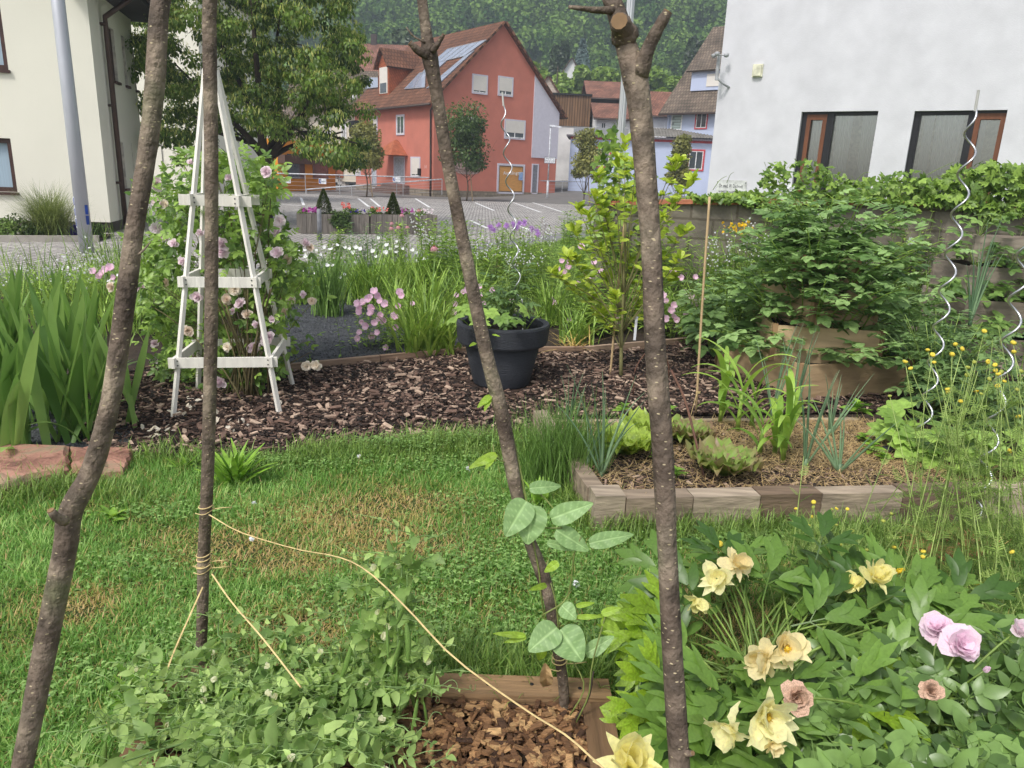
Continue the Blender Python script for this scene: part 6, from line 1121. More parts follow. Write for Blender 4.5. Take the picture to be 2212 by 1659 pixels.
# corn
m_corn = leafm('corn_leaf', S(104, 160, 66), S(166, 206, 100), .42, .35, nmix=.12)
for x, y, yt, lab in ((1592, 935, 745, 'tallest young maize plant at the back of the raised bed'), (1640, 985, 850, 'slim maize plant between the two bigger ones'), (1690, 1000, 830, 'maize plant with a reddish stalk foot, nearest the bed edge'), (1672, 985, 880, 'short maize plant behind the front one'), (1555, 915, 770, 'maize plant farthest left at the back of the bed'), (1622, 925, 800, 'maize plant at the back, right beside the tallest')):
    c = gnd(x, y, Z); H = atY(x, yt, c[1])[2]-Z; t = thing('maize_plant', lab, 'maize', c, 'young maize plants in the raised bed'); mb = MB(); sweep(mb, [[c, c+[0, 0, H*.45]]], np.array([[.014, .009]]), 8); mb.obj('stalk', m_pstem, t)
    nb = 8
    for i in range(nb):
        mb = MB(); z = H*(.1+.55*i/nb); a = i*math.pi+U(-.5, .5)+1.2*(x % 3); blades(mb, (c+[0, 0, z])[None], a, U(.1, .3)+.3*(1-i/nb), U(1.6, 2.5)*(1-.3*i/nb), U(.34, .46)*(H/.5)**.5*(.75 if i < 2 else 1), U(.03, .043), 12, 3, .12, lambda u: math.sin(math.pi*min(1, .22+.76*u))**.7, p=1.4, wave=.025); mb.obj('leaf', m_corn, t, True)
# leeks / onions
m_leek = leafm('leek_leaf', S(84, 124, 96), S(124, 160, 128), .4, .15, nmix=.1)
def leek(x, y, yt, n, lab, sp=.35, z=Z, bend=.3, th=.007):
    c = gnd(x, y, z); H = (atY(x, yt, c[1])[2]-z); N = n; L_ = U(.6, 1.05, N)*H; a = U(0, 6.3, N); th0 = np.abs(rng.normal(0, sp, N)); t_ = np.linspace(0, 1, 8); ang = th0[:, None]+U(0, bend, (N, 1))*t_[None]**2; D = np.stack([np.sin(ang)*np.cos(a)[:, None], np.sin(ang)*np.sin(a)[:, None]*.6, np.cos(ang)], -1); C = np.zeros((N, 8, 3)); C[:, 1:] = np.cumsum(D[:, 1:], 1)/7; C = c+C*L_[:, None, None]; mb = MB(); sweep(mb, C, np.array([1.1, 1, .95, .85, .7, .5, .3, .06])[None]*U(.7, 1.1, N)[:, None]*th, 6)
    tube(mb, [c-[0, 0, .01], c+[0, 0, .05]], [.013, .011], 8); solo(mb, 'onion_plant', m_leek, lab, 'onion plant', 'onion plants in the raised bed', True, c)
leek(1300, 1030, 770, 9, 'onion plant with broken blue green leaves at the bed corner', .4, bend=1.); leek(1225, 975, 760, 5, 'tall onion leaves rising beside the chives', .12); leek(1738, 1010, 740, 7, 'onion plant in the middle of the straw, upright leaves', .2); leek(1812, 1022, 840, 8, 'onion plant nearest the bed edge, leaves fanned right', .4); leek(1790, 945, 800, 7, 'onion plant behind the front pair on the straw', .25); leek(1705, 925, 700, 6, 'tall onion plant behind the maize', .15); leek(1668, 895, 690, 6, 'farthest onion plant before the lower wooden crate', .2); leek(1270, 1010, 860, 5, 'small onion plant at the left bed corner behind the chives', .5, bend=1.)
# chives
m_chive = leafm('chive_leaf', S(74, 122, 58), S(120, 164, 90)); c = gnd(1215, 1050); mb = MB(); n = 900; B_ = c+np.column_stack([rng.normal(0, .1, n), rng.normal(.02, .09, n), np.zeros(n)]); blades(mb, B_, U(0, 6.3, n), np.abs(rng.normal(.12, .18, n)), U(.1, .9, n), U(.22, .5, n), U(.004, .006, n), 5, 3, .4); solo(mb, 'chive_clump', m_chive, 'dense grassy chive clump at the left corner of the raised bed', 'chives', base=c)
# lettuces
m_let = leafm('lettuce_leaf', S(104, 152, 56), S(170, 196, 92), .4, .35); letx = lambda N, Lk, col, tc, P: rampc(N, Lk, (lambda a: (setattr(a, 'attribute_name', 'rnd'), a.outputs['Fac'])[1])(N.new('ShaderNodeAttribute')), [(0, S(110, 144, 60)), (.55, S(140, 172, 80)), (.7, S(150, 150, 92)), (.95, S(146, 104, 100))]); m_let2 = mat('red_lettuce_leaf', S(112, 150, 62), None, .4, 30, .3, trans=.3, extra=letx)
def lettuce(x, y, R, lab, m, n=44):
    c = gnd(x, y, Z); V, F_ = [], []; mb = MB(); nu, nv = 9, 9
    for i in range(n):
        u_ = i/n; a = i*2.4; L_ = R*(1.05-.45*u_)*U(.85, 1.1); th = 1.25-1.05*u_; cu = 1.1; P = []
        for j in range(nu):
            s_ = j/(nu-1); th_ = th-.5+cu*s_*s_*.8; r_ = L_*s_*math.sin(th*.5+.35*s_); z = L_*s_*math.cos(th*.75)*(1-.25*s_*s_)
            for k in range(nv):
                v = (k/(nv-1)-.5)*2; wd_ = L_*.55*math.sin(math.pi*min(1, .1+.62*s_))**.8; ru = .16*L_*s_*abs(v)**1.5*math.sin(k*2.1+i*1.3+j*1.9); e = .13*L_*s_**3*math.sin(v*19+i*2.3)
                P.append([r_+e*.4, v*wd_, z+ru+e+abs(v)*.12*L_])
        P = np.array(P); ca, sa = math.cos(a), math.sin(a); Q = np.column_stack([P[:, 0]*ca-P[:, 1]*sa, P[:, 0]*sa+P[:, 1]*ca, P[:, 2]])+c; f = np.array([[j*nv+k, j*nv+k+1, (j+1)*nv+k+1, (j+1)*nv+k] for j in range(nu-1) for k in range(nv-1)]); rn_ = np.repeat(np.linspace(0, .9, nu), nv)*U(.7, 1); mb.add(Q, f, 0, rn_)
    solo(mb, 'lettuce', m, lab, 'lettuce', 'lettuces in the raised bed', True, c)
lettuce(1350, 985, .19, 'green oak leaf lettuce beside the broken onion leaves', m_let); lettuce(1400, 950, .17, 'lettuce behind the thick pole, mostly hidden', m_let); lettuce(1480, 960, .17, 'bronze tinged lettuce just right of the thick pole', m_let2); lettuce(1560, 1030, .19, 'red tipped lettuce nearest the front board of the bed', m_let2)
def seedling(x, y, s_, lab, m=m_weed, z=Z, vf=ov, n=7):
    c = gnd(x, y, z); mb = MB(); tip = (c+[0, 0, s_])[None]; grow(mb, mb, c[None], tip, .0025, n, vf, s_, .4, 1, .3, whorl=2); solo(mb, 'seedling', m, lab, 'seedling', 'small seedlings in the raised bed', base=c)
for x, y, s_, lab in ((1850, 905, .1, 'seedling with broad leaves before the lower crate'), (1880, 985, .07, 'small bright seedling right of the front onion'), (1905, 1000, .05, 'tiny seedling beside the black pebble'), (1865, 960, .06, 'small seedling on the straw behind the onions'), (1345, 895, .06, 'tiny seedling on the bed edge behind the lettuce'), (1415, 1000, .05, 'tiny seedling left of the thick pole foot'), (1460, 1040, .06, 'tiny round leaved seedling at the front lettuce'), (1440, 900, .06, 'small seedling behind the thick pole')): seedling(x, y, s_, lab)
c = gnd(1916, 975, Z+.01); mb = MB(); bushy_v = rdir(60); lathe(mb, c, [(0, -.012), (.03, -.008), (.038, .008), (.026, .024), (0, .03)], 12); solo(mb, 'pebble', mat('black_pebble', S(46, 48, 54), None, .7, 40, .3, bump=.5), 'black pebble lying on the straw of the raised bed', 'pebble', smooth=True)
# canes and rusty rods
m_bamb = mat('bamboo_cane', S(186, 158, 120), S(196, 170, 130), .6, 6, .2, stretch=(6, 6, .5)); m_rust = mat('rusty_rod', S(96, 66, 52), S(104, 74, 60), .8, 30, .3)
def cane(name, lab, pts, r, m, cat='cane', k=8):
    P = smooth_path(pts, 14); rr_ = np.full(14, r); mb = MB(); sweep(mb, P[None], rr_[None], k); t = thing(name, lab, cat, P[0]); mb.obj('cane', m, t, True)
    if 'bamboo' in name:
        for u in (3, 6, 10): mb = MB(); dd = nrm(P[u+1]-P[u]); tube(mb, [P[u]-dd*.004, P[u]+dd*.004], r*1.2, 8); mb.obj('node_ring', m, t)
    return t
g0 = gnd(1503, 892, .1); tcn = cane('bamboo_cane', 'slim bamboo cane standing at the back edge of the raised bed', [g0, atY(1518, 640, g0[1]+.02), atY(1533, 425, g0[1]+.04)], .0075, m_bamb); q = atY(1508, 850, g0[1]); mb = MB(); a = np.linspace(0, 12.5, 26); tube(mb, q+np.stack([.012*np.cos(a), .012*np.sin(a), a*.0012], -1), .002, 4); tube(mb, smooth_path([q+[-.01, -.01, 0], q+[-.03, -.02, -.1], q+[-.04, -.01, -.2]], 6), .0018, 4); mb.obj('string_tie', m_raff, tcn)
g0 = gnd(1318, 812); cane('bamboo_cane', 'short brown cane leaning beside the bright green shrub', [g0, atY(1328, 700, g0[1]), atY(1350, 470, g0[1]+.05)], .009, m_bamb)
g0 = gnd(1522, 1036, Z); cane('metal_rod', 'thin rusty rod bending left behind the thick pole', [g0, at(1500, 940, g0[1]*1.02+.3), at(1478, 860, g0[1]+.5), at(1450, 800, g0[1]+.6)], .0065, m_rust, 'rod')
a0, a1 = gnd(1368, 858), gnd(1438, 850); cane('metal_hoop', 'thin rusty wire hoop on the mulch behind the thick pole', [a0, a0+[0, 0, .22], (a0+a1)/2+[0, 0, .36], a1+[0, 0, .22], a1], .005, m_rust, 'hoop')
# ================================================================ bright green young shrub (magnolia like)
b = gnd(1341, 818); sh = thing('young_shrub', 'young yellow green leaved shrub on the mulch, behind the thick pole', 'shrub', b); ms, ml = MB(), MB(); Yb = b[1]
tk = [b, atY(1343, 720, Yb), atY(1348, 600, Yb), atY(1352, 480, Yb)]; tube(ms, smooth_path(tk, 10), np.linspace(.016, .007, 10), 8)
m_mag = leafm('yellow_green_leaf', S(132, 170, 46), S(186, 206, 88), .45, .38)
tipsb = [(1350, 310), (1335, 345), (1290, 380), (1283, 425), (1269, 465), (1240, 500), (1205, 600), (1190, 590), (1225, 555), (1260, 620), (1300, 540), (1310, 470), (1330, 420), (1370, 420), (1395, 480), (1456, 352), (1466, 350), (1493, 392), (1454, 440), (1480, 500), (1470, 560), (1430, 470), (1420, 560), (1400, 620), (1360, 560), (1310, 600), (1280, 650), (1330, 640), (1240, 560), (1300, 680), (1385, 660), (1450, 600), (1375, 350), (1300, 440), (1470, 420), (1250, 450)]
for x, y in tipsb:
    s0 = np.interp(y, [310, 700], [.7, .25])+U(-.08, .08); base_ = smooth_path(tk, 10)[int(np.clip(s0, 0, 1)*9)]; tp_ = atY(x, y, Yb+U(-.35, .35)); C = stem_curves(base_[None], tp_[None], .02, 7); sweep(ms, C, np.linspace(.006, .002, 7)[None], 5)
    for tt, nn_ in ((1., 10), (.94, 6), (.86, 6), (.76, 5), (.66, 4), (.55, 3)):
        p = on_curve(C, np.array([[tt]]))[0, 0]; a = U(0, 6.3, nn_); el_ = U(.3, 1.2, nn_) if tt > .9 else U(0, .7, nn_); dv = np.stack([np.cos(a)*np.cos(el_), np.sin(a)*np.cos(el_), np.sin(el_)], -1); inst(ml, obo, np.repeat(p[None], nn_, 0), dv, nrm(rdir(nn_)*.4+[0, -.4, 1]), U(.055, .095, nn_))
ms.obj('stem', mat('green_brown_bark', S(122, 120, 76), S(130, 126, 84), .8, 12, .25), sh, True); ml.obj('foliage', m_mag, sh, True)
q = atY(1375, 688, Yb-.02); mb = MB(); box(mb, q-[.012, 0, .17], [.02, 0, 0], [0, .0012, 0], [.002, 0, .17]); tube(mb, [q+[-.02, .004, 0], q+[.012, .004, .008]], .01, 6); mb.obj('plant_label', m_signw, sh)
# ================================================================ potato tower
m_crate = mat('pale_spruce_board', S(186, 158, 122), S(204, 178, 142), .85, 3, .25, stretch=(1, 1, 5), bump=.3); m_crateg = mat('grey_board', S(138, 126, 112), S(158, 148, 134), .9, 4, .3, stretch=(1, 1, 5), bump=.3)
m_batt = mat('corner_batten_wood', S(150, 120, 88), S(170, 140, 104), .85, 4, .3)
def crate(name, lab, cor, dl, dr, Ll_, Lr, z0, h, m, cat='planter crate', g='stacked crates of the potato tower'):
    """corner nearest the camera + directions of its two visible sides"""
    dl, dr = nrm(np.append(dl, 0)), nrm(np.append(dr, 0)); c = np.array([cor[0], cor[1], z0]); t = thing(name, lab, cat, c+dl*Ll_/2+dr*Lr/2, g); th = .02; u = np.array([0, 0, 1.])
    mb = MB(); box(mb, c, dl*Ll_, dr*th, u*h); mb.obj('side_board', m, t); mb = MB(); box(mb, c+dl*(th+.002), dr*Lr, dl*-th, u*(h-.003)); mb.obj('side_board', m, t)
    mb = MB(); box(mb, c+dr*(Lr-th)+dl*(th+.004), dl*(Ll_-th-.006), dr*th, u*(h-.002)); mb.obj('side_board', m, t); mb = MB(); box(mb, c+dl*(Ll_-th)+dr*(th+.002), dr*(Lr-2*th-.004), dl*th, u*(h-.004)); mb.obj('side_board', m, t)
    mb = MB(); box(mb, c+dl*.024+dr*.024+u*(h-.06), dl*(Ll_-.05), dr*(Lr-.05), u*.02); mb.obj('soil', m_soil, t)
    for e_ in (c-dr*.004-dl*.004, c+dr*(Lr-.035)-dl*.004, c+dl*(Ll_-.035)-dr*.004):
        mb = MB(); box(mb, e_, dl*.036, dr*.036, u*(h+.012)); mb.obj('corner_batten', m_batt if m is m_crate else m, t)
    for p in (c+dl*.03-dr*.0, ): 
        for zz2 in (.3, .75):
            mb = MB(); q = p+u*h*zz2+dl*.02; o2 = -dr; tube(mb, [q, q+o2*.002], .005, 6); mb.obj('screw', _m['steel_screw'], t)
    return t
c1 = gnd(1722, 868); L1e, R1e = gnd(1541, 800), gnd(1985, 855); dl = (L1e-c1)[:2]; dr = (R1e-c1)[:2]; h1_ = atY(1722, 789, c1[1])[2]
dl_ = nrm(dl); dr_ = nrm(np.array([-dl_[1], dl_[0]])); dr_ = dr_ if dr_[0] > 0 else -dr_; dr_ = nrm(dr_+nrm(dr)*1.5); dl_ = np.array([-dr_[1], dr_[0]])
crate('potato_crate', 'lowest and widest pale wooden crate of the potato tower', c1, dl_, dr_, 1.05, 1.05, 0, h1_, m_crate)
cen = c1+np.append(dl_+dr_, 0)*.51
f2_ = nrm(np.array([1, -.12])); g2_ = np.array([-f2_[1], f2_[0]]); s2 = .8; c2_ = cen-np.append(f2_+g2_, 0)*s2/2; crate('potato_crate', 'second pale crate set crosswise on the lowest one', c2_, f2_, g2_, s2, s2, h1_-.04, .27, m_crate)
s3 = .62; c3_ = cen-np.append(-dl_*-1+dr_, 0)*0; crate('potato_crate', 'third pale crate showing between the potato leaves', cen-np.append(dl_+dr_, 0)*s3/2, dl_, dr_, s3, s3, h1_+.22, .27, m_crate); s4 = .42; crate('potato_crate', 'topmost crate hidden in potato leaves', cen-np.append(f2_+g2_, 0)*s4/2, f2_, g2_, s4, s4, h1_+.48, .25, m_crate)
tiers = [(.47, h1_-.03, 16, .24), (.38, h1_+.2, 26, .42), (.3, h1_+.46, 30, .44), (.14, h1_+.7, 26, .44)]; pt = 0
for ti, (R, z, ns, H) in enumerate(tiers):
    for gk in range(4 if ti < 3 else 3):
        n = max(4, ns//4+2); a = U(0, 6.283/4, n)+gk*6.283/4+ti*.6; rr_ = R*U(.75, 1.05, n); base = cen+np.column_stack([np.cos(a)*rr_, np.sin(a)*rr_, np.full(n, z)]); lean = U(.2, .62, n)+(.12 if ti < 3 else 0); tip = base+np.column_stack([np.cos(a)*lean*.75, np.sin(a)*lean*.75-.05, H*U(.65, 1.15, n)])
        ms, ml = MB(), MB(); grow(ms, ml, base, tip, .007, 12, potl, .25, .12, 1., .28, .12, jit=.35); t = thing('potato_plant', 'leafy green potato plant growing from the stacked crates', 'potato plant', cen+[math.cos(gk*1.57)*R, math.sin(gk*1.57)*R, z], 'potato plants in the tower'); ms.obj('stems', m_pstem, t, True); ml.obj('foliage', m_potato, t, True)
        if ti >= 2 and gk in (0, 3):
            for _ in range(1): p = tip[0]+[0, 0, .06]; mb = MB(); inst(mb, blossom5, p+rng.normal(0, .02, (6, 3)), rdir(6), nrm(rdir(6)+[0, -1, .3]), .035); mb.obj('blossom', m_pet['white'], t)
# side bushes left of the tower
for i, (x, y, H, lab) in enumerate(((1560, 790, .75, 'potato plant spilling from the left side of the tower'), (1620, 770, .95, 'taller potato plant at the left flank of the tower'), (2010, 850, .55, 'potato plant at the right flank of the tower'), (1960, 800, .8, 'potato plant filling the gap between both towers'), (1530, 760, .62, 'potato plant nearest the bamboo cane'))):
    c = gnd(x, y); n = 12; base = c+np.column_stack([rng.normal(0, .1, n), rng.normal(.05, .1, n), np.full(n, .1)]); tip = base+np.column_stack([rng.normal(0, .16, n), rng.normal(-.05, .14, n), H*U(.55, 1., n)]); ms, ml = MB(), MB(); grow(ms, ml, base, tip, .006, 11, potl, .24, .15, 1., .1, .1, jit=.35); t = thing('potato_plant', lab, 'potato plant', c, 'potato plants in the tower'); ms.obj('stems', m_pstem, t, True); ml.obj('foliage', m_potato, t, True)
# ================================================================ grey strawberry tower at the right
c5 = gnd(2035, 800); 
for k, (sx_, z0, h, off, lab) in enumerate(((1.1, 0, .3, 0, 'lowest grey board crate of the right tower'), (.95, .34, .27, .15, 'second grey crate of the right tower under strawberry leaves'), (.8, .64, .25, .3, 'third grey crate of the right tower'), (.62, .92, .22, .45, 'topmost grey crate of the right tower'))): crate('strawberry_crate', lab, c5+np.array([.1+off*.4, off*.8, 0]), (1, -.08), (.08, 1), sx_*1.3, sx_*.9, z0, h, m_crateg, g='stacked grey crates of the right tower')
m_strb = leafm('strawberry_leaf', S(78, 124, 62), S(124, 164, 92)); tri = merge([stalk((0, 0, 0), (.5, 0, 0), .012)]+[xf(leaf(.85, 4, .08, .2), (.48, 0, 0), k*1.25, .5) for k in (-1, 0, 1)])
for i in range(13):
    k = i//4; x0_ = c5[0]+.15+[0, .15, .3, .45][min(k, 3)]*.4+(i % 4)*.33; y0_ = c5[1]+[.02, .14, .26, .38][min(k, 3)]; z0_ = [.32, .62, .9, 1.16][min(k, 3)]; c = np.array([x0_, y0_+.03, z0_-.05]); n = 26; ms, ml = MB(), MB(); base = np.repeat(c[None], n, 0); a = U(0, 6.3, n); tip = c+np.column_stack([np.cos(a)*U(.05, .2, n), np.sin(a)*U(.05, .18, n)-.06, U(.05, .24, n)]); sweep(ms, stem_curves(base, tip, .15), .002, 4); inst(ml, tri, tip, nrm(np.column_stack([np.cos(a), np.sin(a)-.3, U(-.3, .4, n)])), nrm(rdir(n)*.35+[0, -.3, 1]), U(.12, .19, n))
    t = thing('strawberry_plant', 'strawberry plant with toothed leaves growing out of the grey crate tower', 'strawberry plant', c, 'strawberry plants in the grey tower'); ms.obj('stems', m_stem, t); ml.obj('foliage', m_strb, t, True)
leek(2095, 700, 470, 12, 'clump of blue green onion leaves growing in the grey tower', .12, z=.62, th=.008)
tomato('bushy tomato plant at the foot of the tall spiral stake', gnd(2010, 900), .75, .22, 24, .26); tomato('tomato plant low behind the yellow button flowers', gnd(2100, 960), .55, .24, 20, .26); tomato('tomato plant by the spiral stake at the right edge', gnd(2190, 930), .7, .24, 20, .26)
# broad leafy plants at bed's right end
for i, (x, y, lab) in enumerate(((1975, 985, 'pale broad leaved plant at the right end of the straw'), (2040, 1010, 'broad leaved courgette like plant behind the yellow flowers'), (2120, 1040, 'broad leaved plant at the right picture edge'))):
    c = gnd(x, y, .1); n = 14; ms, ml = MB(), MB(); a = U(0, 6.3, n); tip = c+np.column_stack([np.cos(a)*U(.08, .22, n), np.sin(a)*U(.05, .18, n), U(.06, .26, n)]); sweep(ms, stem_curves(np.repeat(c[None], n, 0), tip, .1), .005, 5); inst(ml, rnd_leaf, tip, np.column_stack([np.cos(a), np.sin(a), a*0]), nrm(rdir(n)*.3+[0, -.4, 1]), U(.12, .2, n)); t = thing('squash_plant', lab, 'squash plant', c, 'broad leaved plants at the bed end'); ms.obj('stems', m_stem, t); ml.obj('foliage', m_squash, t, True)
# ================================================================ garden wall with brick coping and creeper
m_conc = mat('rough_concrete_wall', S(128, 122, 110), None, .95, 3, .3, bump=.8, bscale=14, extra=brickx(1, WHT, (.8, .78, .75), (.55, .52, .48), bw=.5, rh=.22, ms=.015, axes='xz')); m_cop = mat('clay_coping', S(166, 96, 68), S(186, 120, 90), .85, 5, .3, bump=.4)
wp = [(1290, 432), (1500, 430), (1700, 430), (1960, 432), (2212, 440), (2700, 446)]; WP = [atY(x, y, 9.1-.25*i) for i, (x, y) in enumerate(wp)]
gw = thing('garden_wall', 'rough concrete block garden wall topped with flat clay coping', 'wall', WP[2]*[1, 1, 0])
mb = MB()
for p, q in zip(WP, WP[1:]):
    V = [[p[0], p[1], 0], [q[0], q[1], 0], [q[0], q[1]+.24, 0], [p[0], p[1]+.24, 0], p-[0, 0, .06], q-[0, 0, .06], q+[0, .24, -.06], p+[0, .24, -.06]]; mb.add(V, BF, 0, .5)
mb.obj('wall', m_conc, gw)
for p, q in zip(WP, WP[1:]):
    n = max(2, int(np.linalg.norm(q-p)/.24))
    for i in range(n):
        a, b_3 = p+(q-p)*(i/n), p+(q-p)*((i+1)/n); dz = U(-.004, .004); mb = MB(); box(mb, a+[.003, -.05+U(-.006, .006), -.058+dz], (b_3-a)-[.006, 0, 0], [0, .34, 0], [0, 0, .045]); mb.obj('coping_tile', m_cop, gw)
m_ivy = leafm('creeper_leaf', S(70, 116, 46), S(138, 176, 84)); star = merge([xf(leaf(.5, 4, .08, .2), (0, 0, 0), a, .62-.12*abs(a)) for a in (-1.3, -.65, 0, .65, 1.3)])
ivl = merge([xf(leaf(.8, 3, .05, .1), (0, 0, 0), a, .6-.1*abs(a)) for a in (-1.1, 0, 1.1)])
def creeper(x0, x1, z0, z1, dens, lab, vf=ivl, s_=.1, hang=.0, y0=-.12, y1=.4, m=m_ivy):
    pa, pb = atY(x0, 430, 8.8), atY(x1, 432, 8.5); L_ = np.linalg.norm((pb-pa)[:2]); n = int(L_*dens); u = rng.random(n); wpz = np.interp(pa[0]+(pb-pa)[0]*u, [w_[0] for w_ in WP], [w_[2] for w_ in WP]); wpy = np.interp(pa[0]+(pb-pa)[0]*u, [w_[0] for w_ in WP], [w_[1] for w_ in WP])
    bump_ = .5+.5*np.sin(u*L_*3.3+1)*np.sin(u*L_*1.7+x0); v = rng.random(n); z = z0+(z1-z0)*v*(.45+.75*bump_); y = wpy+U(y0, y1, n); P = np.column_stack([pa[0]+(pb-pa)[0]*u, y, wpz+z]); 
    if hang: k = rng.random(n) < .3; P[k, 2] = wpz[k]-U(0, hang, k.sum())*(bump_[k]**2); P[k, 1] = wpy[k]-U(.03, .12, k.sum())
    mb = MB(); inst(mb, vf, P, nrm(rdir(n)*.9+[0, -.2, -.3]), nrm(rdir(n)*.5+[0, -.7, .7]), s_*U(.6, 1.25, n)); return solo(mb, 'creeper', m, lab, 'creeper', 'creeper growing along the garden wall')
creeper(1500, 1660, -.02, .09, 420, 'low ivy on the coping below the practice sign', hang=.3); creeper(1640, 1960, -.02, .42, 620, 'thick creeper on the wall behind the potato plants', hang=.55); creeper(1940, 2250, -.02, .5, 640, 'tall star leaved creeper under the right window', star, .15, .45, y0=-.16); creeper(1290, 1420, -1.1, .6, 900, 'ivy mound swallowing the left end of the wall below the fluted pole', s_=.13, y1=.5)
tm = MB()
for x, y, x2, y2 in ((1540, 410, 1570, 380), (1570, 395, 1585, 372), (1960, 410, 2060, 350), (2110, 380, 2205, 360), (1850, 390, 1880, 372)): tube(tm, smooth_path([atY(x, y, 8.7), atY((x+x2)/2, (y+y2)/2-6, 8.65), atY(x2, y2, 8.6)], 8), np.linspace(.004, .002, 8), 4)
tm.obj('creeper_tendrils', m_stem, label='thin creeper shoots standing up from the wall', kind='stuff', cat='creeper')
# ================================================================ peas
m_pea = leafm('pea_leaf', S(104, 152, 84), S(176, 208, 134), .5, .35, nmix=.2); m_peas = leafm('pea_stem', S(110, 150, 92), S(140, 176, 116), trans=.15); m_pod = leafm('pea_pod', S(100, 146, 74), S(130, 172, 96), .4, .15); m_pflow = mat('pea_flower', S(232, 232, 200), S(244, 240, 214), .6, 20, .1, trans=.4)
stip = leaf(.58, 6, .14, .3, prof=lambda u: max(0, math.sin(math.pi*min(.99, .1+.88*u**.85)))**.8, wav=.03)
def podmesh():
    mb = MB(); t = np.linspace(0, 1, 9); C = np.column_stack([t, 0*t, -.12*t*t]); r = .085*np.sin(math.pi*np.clip(t*.94+.03, 0, 1))**.5; an = np.arange(8)*math.pi/4; V = np.array([[c[0], rr_*.55*math.cos(a), c[2]+rr_*math.sin(a)] for c, rr_ in zip(C, r) for a in an]); F_ = np.array([[i*8+j, i*8+(j+1) % 8, (i+1)*8+(j+1) % 8, (i+1)*8+j] for i in range(8) for j in range(8)]); return V, F_
pod_me = vf_mesh('pod', podmesh(), m_pod); pfl = merge([xf(leaf(1.1, 3, .12, -.2), (0, 0, 0), a, .6, tl) for a, tl in ((0, 1.1), (.5, .5), (-.5, .5), (3.1, .9))]); pfl_me = vf_mesh('flower', pfl, m_pflow)
def tendril(ms, p, d, L):
    n = 16; t = np.linspace(0, 1, n); u = nrm(np.cross(d, [0, 0, 1])); v = np.cross(u, d); r = .012*t*U(.6, 1.5); a = t*t*U(5, 11)*np.sign(U(-1, 1)); P = p+d*(L*np.sqrt(t))[:, None]+u*(np.cos(a)*r)[:, None]+v*(np.sin(a)*r)[:, None]; sweep(ms, P[None], np.full((1, n), .0009), 3)
def pea_mass(lab, tips_px, base_c, spread, npods, nfl, tall=None):
    t = thing('pea_plant', lab, 'pea plant', base_c, 'pea plants in the timber frame'); ms, ml = MB(), MB(); nodes_ = []
    for (x, y, Yd) in tips_px:
        tip = atY(x, y, Yd); b = base_c+[U(-1, 1)*spread, U(-.5, .5)*spread, 0]; b = b*.5+np.array([tip[0]*.5+b[0]*.5, min(tip[1], b[1]+.3)*.5+b[1]*.5, 0])*.5 if False else b
        C = stem_curves(b[None], tip[None], .22, 12)+rng.normal(0, .006, (1, 12, 3)); sweep(ms, C, np.linspace(.0035, .0022, 12)[None], 5)
        nn_ = max(5, int(np.linalg.norm(tip-b)/.07))
        for i in range(nn_):
            tt = .22+.78*(i+1)/nn_; p = on_curve(C, np.array([[tt]]))[0, 0]; a = i*math.pi+U(-.7, .7); s_ = U(.026, .058)*(1 if tt < .92 else .6); d0 = np.array([math.cos(a), math.sin(a)*.8-.25, U(.1, .5)])
            for sg in (1, -1):     # stipules clasping the stem
                dd3 = nrm(d0*.3+np.cross(d0, [0, 0, 1])*sg*.9+[0, 0, U(-.3, .5)]); inst(ml, stip, p[None], dd3[None], (nrm(rdir(1)*.9+[0, -.5, .35])), s_*U(.8, 1.5))
            L_ = U(.05, .1); e = p+nrm(d0)*L_; sweep(ms, np.array([[p, (p+e)/2+[0, 0, .006], e]]), .0012, 4); nodes_.append((p, nrm(d0)))
            for sg in (1, -1):
                for fr_ in (.6, .95)[:1 if rng.random() < .5 else 2]: dd3 = nrm(nrm(d0)*.5+np.cross(d0, [0, 0, 1])*sg+[0, 0, U(-.2, .4)]); inst(ml, stip, (p+(e-p)*fr_)[None], dd3[None], nrm(rdir(1)*.9+[0, -.4, .4]), s_*U(.55, .95))
            if rng.random() < .6: tendril(ms, e, nrm(d0+rdir(1)[0]*.4), U(.04, .1))
    ms.obj('stems', m_peas, t, True); ml.obj('foliage', m_pea, t, True); idx = rng.permutation(len(nodes_))
    for j in range(min(npods, len(idx))):
        p, d0 = nodes_[idx[j]]; q = p+d0*.03+[0, -.03, -.005]; s_ = U(.06, .085); dn = nrm(np.array([U(-.25, .25), U(-.3, .1), -1])); q = q+[0, -.05, .0]; put('pod', pod_me, t, frame(q, dn, rdir(1)[0], s_*1.2))
    for j in range(npods, min(npods+nfl, len(idx))):
        p, d0 = nodes_[idx[j]]; put('flower', pfl_me, t, frame(p+d0*.04+[0, -.03, .01], rdir(1)[0], nrm(np.array([U(-.4, .4), -1, .5])), U(.022, .032)))
    return t
bc = gnd(700, 1640)
def rpx(poly, n, Y0, Y1):
    q = scatter([(x, y) for x, y in poly], n)
    y0, y1 = min(p[1] for p in poly), max(p[1] for p in poly); return [(a, b, Y1+(Y0-Y1)*(b-y0)/(y1-y0)+U(-.06, .06)) for a, b, _ in q]
pea_mass('sprawling pea vines with hanging pods on the left half of the timber frame', rpx([(390, 1390), (470, 1340), (620, 1390), (640, 1659), (190, 1700), (150, 1570), (270, 1450)], 36, 1.3, 1.95), bc+[-.16, .1, 0], .16, 12, 12)
pea_mass('pea vines with many pods in the middle of the timber frame', rpx([(600, 1400), (760, 1390), (900, 1420), (930, 1600), (880, 1720), (560, 1720)], 30, 1.25, 1.85), bc+[.02, .05, 0], .14, 16, 14)
